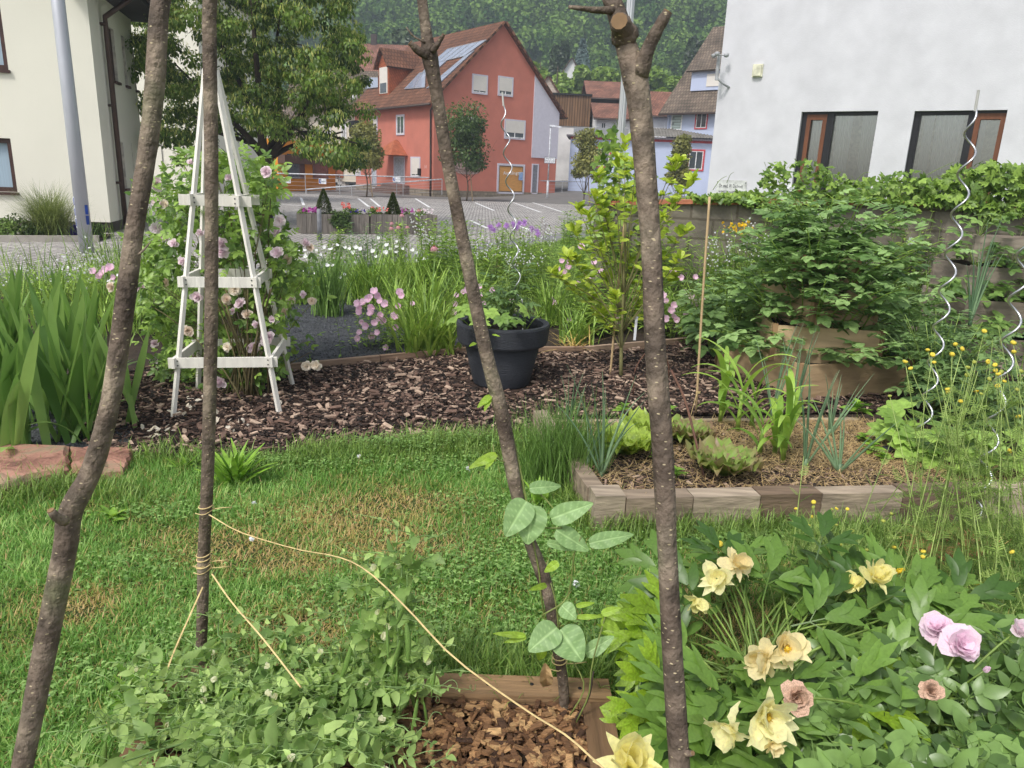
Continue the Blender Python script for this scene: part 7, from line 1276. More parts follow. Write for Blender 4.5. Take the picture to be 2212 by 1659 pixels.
pea_mass('tall pea vines leaning up beside the slack raffia string', [(880, 1150, 1.84), (860, 1140, 1.82), (905, 1170, 1.8), (850, 1240, 1.82), (900, 1290, 1.78), (930, 1380, 1.75), (830, 1340, 1.8), (730, 1300, 1.8), (770, 1210, 1.83), (955, 1450, 1.7), (840, 1400, 1.75), (800, 1200, 1.85), (715, 1380, 1.8)], bc+[.1, .12, 0], .08, 14, 10)
pea_mass('upright pea shoots with tendrils rising out of the pea mass', [(x, y, np.interp(y, [1330, 1600], [1.95, 1.45])) for x, y in ((300, 1420), (380, 1370), (470, 1345), (520, 1330), (600, 1360), (660, 1350), (720, 1330), (780, 1370), (250, 1480), (210, 1560), (880, 1430), (930, 1480), (560, 1450), (420, 1500), (700, 1480))], bc+[-.1, .05, 0], .2, 12, 10)
pea_mass('low pea vines at the bottom picture edge under the string', rpx([(330, 1600), (900, 1560), (900, 1800), (200, 1800)], 18, 1.1, 1.45), bc+[-.1, -.15, 0], .25, 8, 10)
# ================================================================ bean vine
m_bean = leafm('bean_leaf', S(118, 166, 108), S(168, 206, 150), .5, .3, nmix=.15, nscale=18); m_beany = leafm('young_bean_leaf', S(140, 184, 64), S(160, 200, 84), .5, .4); m_vine = leafm('bean_vine', S(112, 128, 70), S(128, 142, 84), trans=.05)
bn = thing('bean_plant', 'climbing bean with big pale leaves twining round the slim leaning pole', 'bean plant', gnd(1225, 1570, .03))
bprof = lambda u: (max(0, math.sin(math.pi*min(.985, .1+.885*u**.72)))**.75)
def veinleaf(W_, prof, droop=.14, fold=.08, n=26, m=15):
    V, A_ = [], []
    for i in range(n+1):
        u = i/n
        for k in range(m):
            v = (k/(m-1)-.5)*2; h = W_/2*prof(u); e = 1-min(1, abs(math.sin(math.pi*(u*6.5-abs(v)*1.6*.5)))/.35)
            ve = 1. if abs(v) < .05 else max(0, e)*(.8 if abs(v) > .05 else 1)*(u > .06)
            V.append([u, v*h, -droop*u*u+fold*abs(v)*prof(u)*2*W_*.5+.012*math.sin(u*17+v*2)+.008*(1-ve)]); A_.append(ve)
    b = (np.arange(n)*m)[:, None]+np.arange(m-1); return np.array(V), np.stack([b, b+1, b+m+1, b+m], -1).reshape(-1, 4), np.array(A_)
def pxleaf(p0, p1, w, d0, d1, m, nd=(0, -.75, .55), fold=.1, droop=.14, lab=None, wv=.012):
    A_, B_ = at(p0[0], p0[1], d0), at(p1[0], p1[1], d1); L_ = np.linalg.norm(B_-A_); W_ = w*d0/1597./L_; v, f, av = veinleaf(W_, bprof); mb = MB(); inst(mb, (v, f), A_[None], (B_-A_)[None]/L_, np.array([nd], float)+rdir(1)*.15, L_, 0, 0.); mb.a[-1] = np.clip(U(.1, .35)+av*.6, 0, 1); return mb.obj('leaf', m, bn, True, lab)
bx = lambda c: (713.2+.3472*c[0], 1083+.3472*c[1])
for (p0, p1, w, m) in (((1222, 0), (1095, 212), 62, m_bean), ((1270, 25), (1222, 268), 68, m_bean), ((1375, 110), (1628, 12), 46, m_bean), ((1405, 180), (1615, 305), 44, m_bean), ((1350, 258), (1555, 300), 20, m_bean), ((1612, 262), (1890, 200), 36, m_bean), ((1240, -80), (1440, -100), 30, m_bean), ((1412, 785), (1238, 925), 62, m_bean), ((1430, 800), (1568, 990), 76, m_bean), ((1215, 835), (1020, 822), 14, m_beany), ((1220, 845), (1080, 880), 12, m_beany), ((1590, 950), (1762, 840), 34, m_bean), ((1685, 738), (1812, 805), 24, m_beany), ((1535, 720), (1700, 715), 12, m_beany), ((1690, 700), (1805, 662), 18, m_beany), ((1440, 650), (1530, 730), 38, m_bean), ((1345, 520), (1252, 548), 14, m_beany), ((1530, 650), (1645, 632), 12, m_beany), ((1420, 380), (1330, 440), 20, m_beany), ((1325, 910), (1300, 1000), 22, m_beany)):
    a, b = bx(p0), bx(p1); dd0 = np.interp(a[1], [1040, 1450], [1.93, 2.0]); pxleaf(a, b, w, dd0, dd0+U(-.05, .02), m)
cx5 = lambda c: (713.2+.3472*c[0], 493.8+.3472*c[1])
for p0, p1, w in (((1035, 1405), (865, 1482), 22), ((1015, 1418), (968, 1492), 14), ((1000, 1040), (918, 1105), 16), ((995, 1060), (958, 1130), 12), ((905, 712), (870, 725), 8), ((1010, 660), (1052, 664), 5)): pxleaf(cx5(p0), cx5(p1), w, 1.93, 1.9, m_beany)
mb = MB(); 
def near_pole(C, R, y, d=2.): c = at(0, y, d)
seg = C3[2:int(len(C3)*.75)]; n = 160; idx = np.linspace(0, len(seg)-1.001, n); ii = idx.astype(int); fr_ = (idx-ii)[:, None]; P = seg[ii]*(1-fr_)+seg[ii+1]*fr_; a = np.linspace(0, 6*math.pi, n)+1.; P = P+np.stack([np.cos(a)*.0225, np.sin(a)*.0225, 0*a], -1); 
ztop = at(1040, 735, 1.9)[2]; P = P[P[:, 2] < ztop]; tube(mb, P, .0026, 5)
g0 = gnd(1228, 1575, .03)
for pts in ([(1135, 1130, 1.96), (1180, 1140, 1.95), (1215, 1140, 1.94)], [(1170, 1330, 1.99), (1225, 1290, 1.98), (1240, 1200, 1.96), (1255, 1160, 1.95)], [(1245, 1560, 2.0), (1272, 1500, 1.98), (1278, 1440, 1.97), (1305, 1340, 1.98), (1310, 1330, 1.98)], [(1232, 1545, 2.02), (1262, 1480, 2.0), (1220, 1400, 2.0), (1205, 1360, 2.01)], [(1090, 1000, 1.95), (1070, 985, 1.94), (1065, 960, 1.94)], [(1205, 1110, 1.96), (1180, 1080, 1.95), (1160, 1060, 1.95)], [(1207, 1362, 2.02), (1200, 1300, 2.0), (1190, 1260, 2.0)]): tube(mb, smooth_path([at(*p) for p in pts], 12), .0022, 5)
mb.obj('vine', m_vine, bn, True)
mb = MB(); tube(mb, smooth_path([g0, at(1270, 1510, 2.02), at(1282, 1450, 2.)], 8), np.linspace(.004, .002, 8), 6); mb.obj('dark_stem', mat('dark_bean_stem', S(62, 48, 46)), bn)
mb = MB(); inst(mb, leaf(.35, 6, .3, .5, wav=.04), at(1178, 1432, 1.97)[None], np.array([[.1, 0, -1]]), [[0, -1, .2]], .12); mb.obj('dried_leaf', mat('dry_leaf', S(170, 140, 96), S(190, 160, 116), .8, 30, .3), bn)
# ================================================================ peony bush
m_peo = leafm('peony_leaf', S(56, 104, 46), S(108, 152, 72), .38, .3, nmix=.15); m_peoy = leafm('young_peony_leaf', S(132, 178, 50), S(160, 198, 74), .42, .4)
pl_ = leaf(.34, 6, .09, .2, prof=lambda u: math.sin(math.pi*min(1, .04+.94*u**.85))**.8)
def lobed(): return merge([xf(pl_, (0, 0, 0), 0, 1.), xf(pl_, (.3, .02, -.01), .5, .55), xf(pl_, (.3, -.02, -.01), -.5, .52)])
peol = []
for v in range(4):
    p = [stalk((0, 0, 0), (.42, 0, .02), .018), xf(lobed(), (.4, 0, .02), 0, .56, -.08)]
    for s_ in (1, -1): p += [stalk((.22, 0, .01), (.36, .14*s_, .02), .012), xf(lobed(), (.34, .12*s_, .02), s_*(.75+.1*v), .5, -.1+.12*v, s_*.3), xf(pl_, (.28, .08*s_, .02), s_*1.45, .34, 0, s_*.3)]
    peol.append(merge(p))
peo_me = [vf_mesh('leaf', p, m_peo) for p in peol]+[vf_mesh('leaf', p, m_peo) for p in peol]; peoy_me = [vf_mesh('leaf', p, m_peoy) for p in peol[:2]]
pb_ = gnd(1690, 1640); pe = thing('peony_bush', 'peony bush with deeply cut leaves and fading pale yellow blooms, bottom right', 'peony', pb_); ms = MB()
def place_leaf(parent, me, tip, base, s_, nd): dv = nrm(tip-base); put('leaf', me, parent, frame(tip, dv, nd, s_))
lp = []
poly = [(1490, 1250), (1600, 1215), (1800, 1200), (1900, 1260), (2030, 1310), (2010, 1400), (1850, 1470), (1800, 1560), (1780, 1659), (1500, 1659), (1470, 1560), (1420, 1480), (1370, 1380), (1460, 1330)]
for x, y, Yd in rpx(poly, 96, 1.45, 2.25): lp.append((x, y, Yd))
lp += [(1610, 1230, 2.25), (1680, 1220, 2.25), (1560, 1215, 2.3), (1480, 1260, 2.2), (1380, 1420, 2.), (1400, 1380, 2.05), (1360, 1400, 2.1)]+[(x, y, 1.7) for x, y in ((1400, 1500), (1430, 1560), (1385, 1590), (1420, 1640), (1450, 1620))]
for x, y, Yd in lp:
    p = atY(x, y, Yd); hor = (p-pb_-[0, .25, 0])*[1, 1, 0]; dv = nrm(nrm(hor)*.8+rdir(1)[0]*.35+[0, -.1, U(.0, .45)]); st = p-dv*.07; base_ = pb_+[U(-.08, .08), .15+U(-.1, .2), 0]; sweep(ms, stem_curves(base_[None], p[None], .2, 6), np.linspace(.005, .003, 6)[None], 5)
    yl = rng.random() < .08 or x < 1440; me = (peoy_me[rng.integers(2)] if yl else peo_me[rng.integers(8)]); put('leaf', me, pe, frame(p, dv, nrm(rdir(1)[0]*.3+[0, -.45, .85]), U(.21, .29)*(1 if x > 1470 else .7)))
ms.obj('stems', m_stem, pe, True)
wp_ = leaf(.8, 6, .12, -.25, prof=lambda u: max(0, math.sin(math.pi*min(.95, .1+.84*u)))**.55, wav=.04); wp2 = leaf(.5, 6, .25, .35, wav=.05)
def peobloom(seed, n=8, droopy=.4):
    r2 = np.random.default_rng(seed); parts = []
    for k in range(n):
        a = 2*math.pi*k/n+r2.uniform(-.2, .2); tl = r2.uniform(-.5, 1.2) if r2.random() < droopy else r2.uniform(.5, 1.2); parts.append(xf(wp_ if r2.random() < .6 else wp2, (.03*math.cos(a), .03*math.sin(a), 0), a, r2.uniform(.42, .62), tl, r2.uniform(-.4, .4)))
    return merge(parts)
m_peof = mat('pale_yellow_petal', S(240, 234, 160), S(248, 244, 196), .6, 14, .15, trans=.35); m_stam = mat('stamen_yellow', S(226, 190, 60), S(236, 206, 90), .7); m_wpet = mat('withered_petal', S(240, 224, 166), S(248, 238, 196), .7, 12, .12, trans=.3)
pb_me = [vf_mesh('bloom', peobloom(k, 14, .6), m_peof if k % 3 else m_wpet) for k in range(6)]
stm = MB(); a = U(0, 6.3, 40); inst(stm, leaf(.25, 2, .2, -.1), np.column_stack([np.cos(a), np.sin(a), a*0])*.04, nrm(np.column_stack([np.cos(a)*.7, np.sin(a)*.7, a*0+1])), rdir(40), U(.1, .2, 40)); lathe(stm, (0, 0, 0), [(0, -.05), (.07, 0), (.06, .12), (0, .16)], 8); stam_me = stm.mesh('stamens', m_stam)
for i, (x, y, Yd, s_, k, nd) in enumerate(((1590, 1222, 2.3, .11, 0, (.2, -.8, .8)), (1548, 1250, 2.28, .12, 1, (-.4, -.8, .5)), (1510, 1292, 2.2, .09, 2, (0, -.5, -.6)), (1888, 1250, 2.3, .13, 4, (.3, -.5, 1)), (1845, 1262, 2.3, .08, 2, (-.3, -.6, .9)), (1695, 1400, 1.95, .15, 3, (0, -.8, .5)), (1655, 1420, 1.93, .12, 0, (-.7, -.6, -.1)), (1650, 1545, 1.65, .15, 1, (.3, -.9, .3)), (1582, 1572, 1.62, .11, 5, (-.7, -.7, -.1)), (1362, 1655, 1.42, .15, 4, (0, -.5, 1)), (1672, 1605, 1.6, .07, 3, (0, -1, 0)))):
    Yd -= .22; p = atY(x, y, Yd); b_4 = put('bloom', pb_me[k], pe, frame(p, nrm(np.cross(nd, rdir(1)[0])), nd, s_*(.9 if k != 3 else .75)))
    if i in (5, 7, 3): s2_ = put('stamens', stam_me, pe, frame(p+nrm(nd)*.01, nrm(np.cross(nd, rdir(1)[0])), nd, s_*.6))
mb = MB(); 
for x, y, Yd in ((1590, 1222, 2.3), (1548, 1250, 2.28), (1888, 1250, 2.3), (1695, 1400, 1.95), (1650, 1545, 1.65), (1362, 1655, 1.42)): p = atY(x, y, Yd); sweep(mb, stem_curves((pb_+[0, .1, 0])[None] if x > 1400 else (p*[1, 1, 0])[None], p[None], .15, 7), np.linspace(.005, .003, 7)[None], 5)
mb.obj('flower_stalks', m_stem, pe, True)
# ================================================================ foreground rose bush
m_rosed = leafm('dark_rose_leaf', S(58, 98, 50), S(116, 156, 90), .35, .22, nmix=.15); rb = gnd(2010, 1720); ro = thing('rose_bush', 'rose bush with blue green leaves and pink double blooms in the bottom right corner', 'rose', rb); ms, ml = MB(), MB()
poly = [(1760, 1480), (1850, 1440), (1960, 1420), (2080, 1380), (2240, 1380), (2280, 1720), (1700, 1720), (1740, 1560)]
for x, y, Yd in rpx(poly, 230, 1.28, 1.85)+[(1735, 1500, 1.7), (1780, 1440, 1.8), (2200, 1340, 1.8), (1830, 1400, 1.9), (1790, 1400, 1.9)]:
    p = atY(x, y, Yd); b_5 = rb+[U(-.1, .1), U(-.05, .2), 0]
    if rng.random() < .3: sweep(ms, stem_curves(b_5[None], p[None], .15, 6), np.linspace(.005, .002, 6)[None], 5)
    dv = nrm((p-rb)*[1, 1, .3]*.5+rdir(1)[0]*.8+[0, -.2, 0]); inst(ml, rosel[0], (p-dv*.06)[None], dv[None], nrm(rdir(1)*.4+[0, -.5, .8]), U(.12, .19))
ms.obj('canes', m_stem, ro, True); ml.obj('foliage', m_rosed, ro, True)
RB4 = vf_mesh('rose_bloom', rosebloom(.6, 6), m_pet['pink']); m_rdry = mat('dried_rose', S(200, 164, 140), S(214, 186, 164), .8, 20, .4); RB5 = vf_mesh('rose_bloom', rosebloom(.9, 4), m_rdry)
for x, y, Yd, s_, me, nd, lb in ((2075, 1393, 1.72, .085, RB4, (0, -.8, .7), 'fully open pink rose'), (2028, 1358, 1.8, .075, RB4, (-.5, -.3, .9), 'pink rose turned away'), (2196, 1363, 1.7, .06, rose_me[1], (.2, -.6, .8), 'half open pale rose'), (2125, 1450, 1.6, .045, rose_b, (.2, -.5, .9), None), (2010, 1493, 1.5, .045, RB5, (0, -.7, .7), 'brown withered rosebud'), (1718, 1507, 1.5, .065, RB5, (0, -.9, .5), 'dried brownish pink rose'), (1650, 1490+5, 1.8, .0001, rose_b, (0, -1, 0), None), (1825, 1500, 1.7, .03, rose_b, (0, -.3, 1), None), (1915, 1535, 1.65, .03, rose_b, (0, -.3, 1), None)):
    if s_ < .001: continue
    p = atY(x, y, Yd); put('bloom' if me is not rose_b else 'bud', me, ro, frame(p, nrm(np.cross(nd, rdir(1)[0])), nd, s_), lb); m_ = MB()
    sweep(m_, stem_curves((rb+[0, .1, .1])[None], p[None], .1, 7), np.linspace(.005, .0025, 7)[None], 5); m_.obj('flower_stalk', m_stem, ro, True)
# ================================================================ yellow button flowers (chamomile like)
m_cha = leafm('feathery_leaf', S(98, 138, 66), S(146, 178, 100), .55, .3); m_chs = leafm('pale_stem', S(134, 162, 88), S(158, 184, 112), trans=.1); m_but = mat('yellow_button', S(226, 192, 40), S(240, 216, 80), .7, 60, .25, bump=.4); m_butg = mat('green_button', S(160, 168, 70), S(176, 182, 90), .7)
fea = merge([stalk((0, 0, 0), (1, 0, -.1), .03)]+[xf(leaf(.22, 2, .1, .1), (.15+.13*i, 0, -.01*i), s_*1.0, .34-.02*i) for i in range(6) for s_ in (1, -1)]+[xf(leaf(.3, 2, .1, .1), (.9, 0, -.08), 0, .25)])
bm = MB(); lathe(bm, (0, 0, 0), [(0, -.35), (.3, -.28), (.5, -.1), (.5, .12), (.38, .28), (.15, .22), (0, .16)], 14); but_me = bm.mesh('flower_head', m_but, smooth=True); bm = MB(); lathe(bm, (0, 0, 0), [(0, -.35), (.3, -.3), (.46, -.1), (.4, .16), (0, .26)], 12); butg_me = bm.mesh('flower_head', m_butg, smooth=True)
bm = MB(); lathe(bm, (0, 0, 0), [(0, -.3), (.35, -.2), (.45, .05), (0, .14)], 12); inst(bm, leaf(.34, 2, .05, -.05), np.zeros((20, 3)), np.array([[math.cos(k*.314), math.sin(k*.314), -.05] for k in range(20)]), [[0, 0, 1]], 1.05); butp_me = bm.mesh('flower_head', mat('yellow_ray', S(240, 196, 24), S(246, 210, 50), .6), smooth=True)
def chamo(lab, cpx, tips, spread, Yb_, extra=30, hs=.016, ls=.07):
    c = gnd(*cpx); t = thing('yellow_button_plant', lab, 'chamomile plant', c, 'feathery plants with yellow button flowers'); ms, ml = MB(), MB(); T_, K = [], []
    for x, y, k in tips: T_.append(atY(x, y, Yb_+U(-.15, .15))); K.append(k)
    nT = len(T_); 
    for _ in range(extra): j = rng.integers(nT); T_.append(T_[j]+rng.normal(0, .1, 3)-[0, 0, abs(rng.normal(0, .14))]); K.append(-1)
    T_ = np.array(T_); base = np.array([c+[(p[0]-c[0])*.45+rng.normal(0, spread), rng.normal(0, spread), 0] for p in T_]); grow(ms, ml, base, T_, .0028, 12, fea, ls, .08, .86, .5, .06, jit=.4, taper=.3)
    ms.obj('stems', m_chs, t, True); ml.obj('foliage', m_cha, t)
    for p, k in zip(T_, K):
        if k >= 0: put('flower_head', [but_me, butg_me, butp_me][k], t, frame(p, rdir(1)[0], nrm(rdir(1)[0]*.25+[0, -.1, 1]), hs*U(.8, 1.15)*(1.4 if k == 2 else 1)))
v6 = lambda c: (1444+.3472*c[0], 493.8+.3472*c[1]); hd = [(1965, 638, 0), (1613, 755, 0), (1643, 785, 0), (1653, 832, 0), (1785, 720, 0), (1828, 748, 0), (1765, 783, 0), (1473, 828, 0), (1506, 870, 0), (1902, 830, 1), (1863, 862, 1), (1988, 828, 0), (2032, 848, 0), (2146, 710, 0), (1917, 1010, 2), (1742, 1020, 0), (1738, 1000, 0), (1818, 1074, 0), (1857, 910, 1), (1998, 935, 1), (2052, 905, 0), (2090, 950, 0), (2048, 980, 0), (2195, 885, 1), (1377, 1040, 1), (2122, 1383, 0), (1993, 1552, 0), (1950, 1545, 1), (2072, 893, 1), (2170, 1000, 1)]
h2 = [(*v6(h), h[2]) for h in hd]
chamo('tall feathery plant with yellow button flowers in front of the right tower', (2060, 1330), [h for h in h2 if h[0] < 2110 and h[1] < 900], .16, 2.65, 16, .018, .075)
chamo('feathery plant with yellow buttons at the right picture edge', (2190, 1340), [h for h in h2 if h[0] >= 2110 or h[1] >= 900]+[(2150, 800, 0), (2190, 760, 0), (2120, 850, 1), (2200, 900, 0)], .16, 2.6, 16, .018, .075)
v9 = lambda c: (1444+.3472*c[0], 1083+.3472*c[1]); h3 = [(*v9(h), h[2]) for h in [(793, 45, 0), (903, 5, 0), (893, 95, 0), (985, 122, 2), (1018, 48, 1), (1046, 45, 0), (1113, 48, 0), (1046, 145, 1), (900, 35, 1), (875, 148, 1), (1147, 183, 1), (1337, 120, 1), (1388, 75, 1), (1072, 268, 1), (1235, 300, 1), (1250, 245, 1), (1018, 285, 1)]]
chamo('airy plant with nodding yellow buttons before the raised bed boards', (1740, 1330), h3, .1, 2.55, 26, .016, .06)
h4 = [(*v9(h), h[2]) for h in [(320, 265, 0), (333, 382, 0), (1403, 285, 0), (1583, 345, 0), (1560, 410, 0), (1433, 433, 2), (1622, 452, 2), (1925, 510, 2), (2137, 315, 0), (1403, 535, 2), (1768, 610, 0), (1585, 312, 0)]]
chamo('low feathery plant with small yellow daisies right of the peony', (2020, 1440), h4[2:], .16, 2.35, 34, .017, .06)
chamo('sparse yellow button stems behind the pale yellow peony blooms', (1560, 1260), h4[:2]+[(1515, 1290, 1)], .05, 2.4, 6, .02, .05)
# straw twine coil
c = gnd(2045, 1190, .02); mb = MB(); n = 420; u_ = U(0, 6.3, n); rr_ = U(.3, 1, n); B_ = c+np.column_stack([np.cos(u_)*rr_*.19, np.sin(u_)*rr_*.09, U(0, .05, n)]); blades(mb, B_, u_+1.57+U(-.5, .5, n), U(1.25, 1.65, n), U(-.4, .6, n), U(.08, .2, n), .003, 5); solo(mb, 'twine_pile', mat('orange_straw', S(206, 150, 96), S(226, 178, 124), .8, 30, .2), 'pile of orange straw twine lying in the grass right of the bed front', 'twine')
# leafy weeds near the peony (dock) and between
c = gnd(1385, 1620); mb = MB(); n = 9; blades(mb, np.repeat(c[None], n, 0), U(0, 6.3, n), U(.5, 1., n), U(.3, .8, n), U(.16, .26, n), U(.03, .045, n), 9, 3, .12, lambda u: max(0, math.sin(math.pi*min(1, .15+.83*u)))**.7, wave=.12); solo(mb, 'dock_plant', leafm('dock_leaf', S(84, 120, 84), S(110, 146, 104)), 'wavy leaved dock weed between the timber frame and the peony', 'weed')
# ================================================================ flower border behind the mulch
LN = [lan, lanw]
def perennial(name, lab, c, n, H, sp, leafv, ls, nl, m, r=.003, lean=.2, whorl=1, elev=.3, group='flowering perennials in the middle border', cat='flowering plant', up=1., k=4):
    c = np.asarray(c, float); t = thing(name, lab, cat, c, group); base = c+np.column_stack([rng.normal(0, sp, n), rng.normal(0, sp, n), np.zeros(n)]); tip = base+np.column_stack([rng.normal(0, lean*H, n), rng.normal(0, lean*H, n), U(.7, 1.05, n)*H]); ms, ml = MB(), MB(); grow(ms, ml, base, tip, r, nl, leafv, ls, .1, 1, elev, .05, k, whorl, up); ms.obj('stems', m_stem, t); ml.obj('foliage', m, t); return t, tip
tri3 = flower5(3, 1.15, -.1, .35, .5); prim = flower5(4, 1.1, -.3, .5, .5); bell = merge([xf(leaf(.9, 2, .15, -.2), (0, 0, 0), k*1.57, .5, .9) for k in range(4)]); cone = merge([xf(leaf(.28, 4, .06, .5), (.12*math.cos(k*.5), .12*math.sin(k*.5), 0), k*.5, .5, -.55) for k in range(13)])
fm = {k: vf_mesh(n_, v, m_pet[c_]) for k, n_, v, c_ in (('w', 'bloom', tri3, 'white'), ('p', 'bloom', prim, 'pink'), ('b', 'bloom', bell, 'white'), ('e', 'bloom', cone, 'redpink'))}
mop = MB(); a = rdir(70, .5); inst(mop, leaf(.18, 2, .1, .2), a*.05, a, rdir(70), .5); fm['l'] = mop.mesh('bloom', m_pet['lavender']); dk = MB(); lathe(dk, (0, 0, 0), [(0, -.1), (.16, -.05), (.2, .08), (.12, .2), (0, .24)], 12); cone_me = dk.mesh('cone', mat('orange_brown_cone', S(130, 78, 50), S(150, 96, 60), .8, 80, .4))
def addbl(t, P, key, s_, nd=(0, -.7, .7), j=.35):
    for p in P: n_ = nrm(np.asarray(nd)+rdir(1)[0]*j); put('bloom', fm[key], t, frame(p, nrm(np.cross(n_, rdir(1)[0])), n_, s_*U(.8, 1.2)))
m_strap = leafm('strap_leaf', S(98, 148, 66), S(156, 194, 96)); m_blade = leafm('lily_blade', S(104, 150, 62), S(150, 184, 92)); m_lil2 = leafm('fresh_lance_leaf', S(92, 144, 52), S(148, 186, 82)); m_redl = leafm('dark_red_leaf', S(86, 52, 46), S(120, 84, 60)); m_blue = leafm('blue_green_leaf', S(78, 118, 82), S(116, 152, 110))
def strapclump(lab, c, n, L, W, blooms_px, key, s_, m=m_strap, th=(.05, .5), bend=(.2, 1.2), R=.09, name='spiderwort_clump', cat='flowering plant', Yb_=None, group='strap leaved clumps in the middle border'):
    c = np.asarray(c, float); t = thing(name, lab, cat, c, group); mb = MB(); blades(mb, c+np.column_stack([rng.normal(0, R, n), rng.normal(0, R, n), np.zeros(n)]), U(0, 6.3, n), U(*th, n), U(*bend, n), U(.6, 1.05, n)*L, U(.7, 1.1, n)*W, 6, 3, .25); mb.obj('foliage', m, t)
    if blooms_px: addbl(t, [atY(x, y, (Yb_ or c[1])+U(-.25, .15)) for x, y in blooms_px], key, s_)
    return t
bp2 = lambda c: (631+.2594*c[0], 438.9+.2594*c[1])   # crop of the middle border
wh = [bp2(q) for q in ((505, 412), (240, 430), (293, 517), (194, 583), (95, 562), (532, 495), (400, 622), (436, 594), (265, 370), (205, 395), (375, 350), (440, 372), (480, 378), (572, 390), (672, 400), (720, 290), (790, 352), (868, 320), (868, 365), (925, 380), (1005, 392), (1030, 415), (1040, 485), (1098, 470), (340, 520), (820, 385), (700, 448), (20, 405), (60, 398), (100, 396), (12, 458), (15, 488), (45, 495), (14, 598), (870, 412), (780, 410), (530, 370), (320, 388), (560, 380))]
strapclump('dark green spiderwort clump with white flowers at the gravel edge', gnd(712, 682), 150, .8, .016, [w for w in wh if w[0] < 745], 'w', .05, leafm('spiderwort_leaf', S(72, 118, 64), S(118, 160, 88)), (.02, .3), (.1, .7), .07)
strapclump('bigger spiderwort clump with white flowers between gravel and pink primroses', gnd(800, 655), 190, .85, .018, [w for w in wh if 745 <= w[0] < 850], 'w', .055, m_strap, (.05, .5), (.3, 1.3), .12); strapclump('spiderwort clump with white flowers behind the pink primroses', gnd(885, 640), 170, .85, .02, [w for w in wh if w[0] >= 850], 'w', .055, m_strap, (.05, .5), (.3, 1.3), .14)
strapclump('spiderwort clump with white flowers right behind the rose bush', gnd(655, 655), 120, .75, .018, [(618, 560), (640, 548), (650, 590), (612, 575), (660, 555)], 'w', .05, m_strap, (.1, .5), (.3, 1.2), .08)
for i, (x, y, n, L, W, m, lab) in enumerate(((905, 770, 90, .62, .032, m_blade, 'pale lily like leaf clump in front, left of the dark pot'), (960, 765, 70, .6, .026, m_blade, 'strappy leaf clump touching the left side of the dark pot'), (930, 720, 90, .85, .022, m_strap, 'tall grassy clump behind the pink primroses'), (860, 700, 60, .7, .02, m_strap, 'slender grassy clump above the pink primrose patch'), (1010, 700, 70, .8, .02, m_strap, 'tall grassy clump behind the dark pot'), (1240, 740, 60, .5, .02, m_strap, 'grassy clump with straw coloured leaves right of the dark pot'), (1190, 700, 80, .7, .02, m_strap, 'tall grassy clump right behind the dark pot'), (1590, 705, 170, 1.3, .014, m_longg, 'tall grass before the wall left of the potatoes'), (1660, 700, 150, 1.3, .014, m_longg, 'tall grass close to the wall behind the potatoes'), (1960, 715, 130, 1.25, .016, m_longg, 'tall grass between potato plants and the grey tower'), (1500, 720, 90, .6, .014, m_longg, 'wild grass tuft left of the potato plants'), (1450, 690, 90, .8, .014, m_longg, 'wild grass tuft behind the bright green shrub'), (1530, 700, 100, 1.1, .012, m_longg, 'wild grass tuft before the garden wall'))): strapclump(lab, gnd(x, y), n, L, W, None, None, 0, m, (.05, .55), (.2, 1.3), .08, 'grass_clump', 'plant')
mb = MB(); c = gnd(1240, 758); n = 34; blades(mb, c+rng.normal(0, .06, (n, 3))*[1, 1, 0], U(0, 6.3, n), U(.5, 1.3, n), U(.3, 1.2, n), U(.2, .5, n), .01, 5); c2 = gnd(985, 762); blades(mb, c2+rng.normal(0, .05, (12, 3))*[1, 1, 0], U(0, 6.3, 12), U(.5, 1.3, 12), U(.3, 1.2, 12), U(.15, .35, 12), .012, 5); mb.obj('dry_leaves', mat('dry_yellow_leaf', S(206, 176, 96), S(226, 200, 130), .8, 20, .2, trans=.2), label='dry yellow strap leaves bent over the timber edging', kind='stuff', cat='dry leaves')
# pink evening primroses
pink1 = [bp2(q) for q in ((690, 745), (720, 770), (640, 800), (555, 835), (600, 835), (565, 870), (745, 820), (785, 845), (670, 870), (560, 910), (665, 920), (735, 935), (860, 940), (885, 860), (895, 745), (915, 770), (1005, 845), (650, 785))]; pk = lambda c: (713.2+.3472*c[0], 493.8+.3472*c[1])
pink1 += [pk(q) for q in ((200, 580), (185, 650), (175, 685), (265, 675), (310, 560), (340, 575), (230, 605), (275, 590), (405, 555), (410, 615), (430, 485), (620, 650), (260, 530), (355, 745), (185, 530), (180, 470), (300, 650))]
t, _ = perennial('evening_primrose', 'patch of pink evening primroses at the right edge of the black gravel', gnd(835, 752), 46, .42, .16, LN, .06, 12, m_lil2, .0022, .25); addbl(t, [atY(x, y, gnd(835, 752)[1]-.12+U(-.15, .1)) for x, y in pink1], 'p', .078, (-.2, -.9, .4))
pink2 = [pk(q) for q in ((785, 470), (770, 530), (850, 390), (880, 500), (830, 400), (940, 420), (1015, 385), (1125, 455), (935, 360), (910, 450), (960, 470), (790, 420))]; t, _ = perennial('evening_primrose', 'pink evening primroses peeping out behind the dark pot', gnd(1030, 705), 34, .5, .2, LN, .06, 12, m_lil2, .0022, .25); addbl(t, [atY(x, y, gnd(1030, 710)[1]-.3+U(-.1, .1)) for x, y in pink2], 'p', .08, (-.1, -.9, .4))
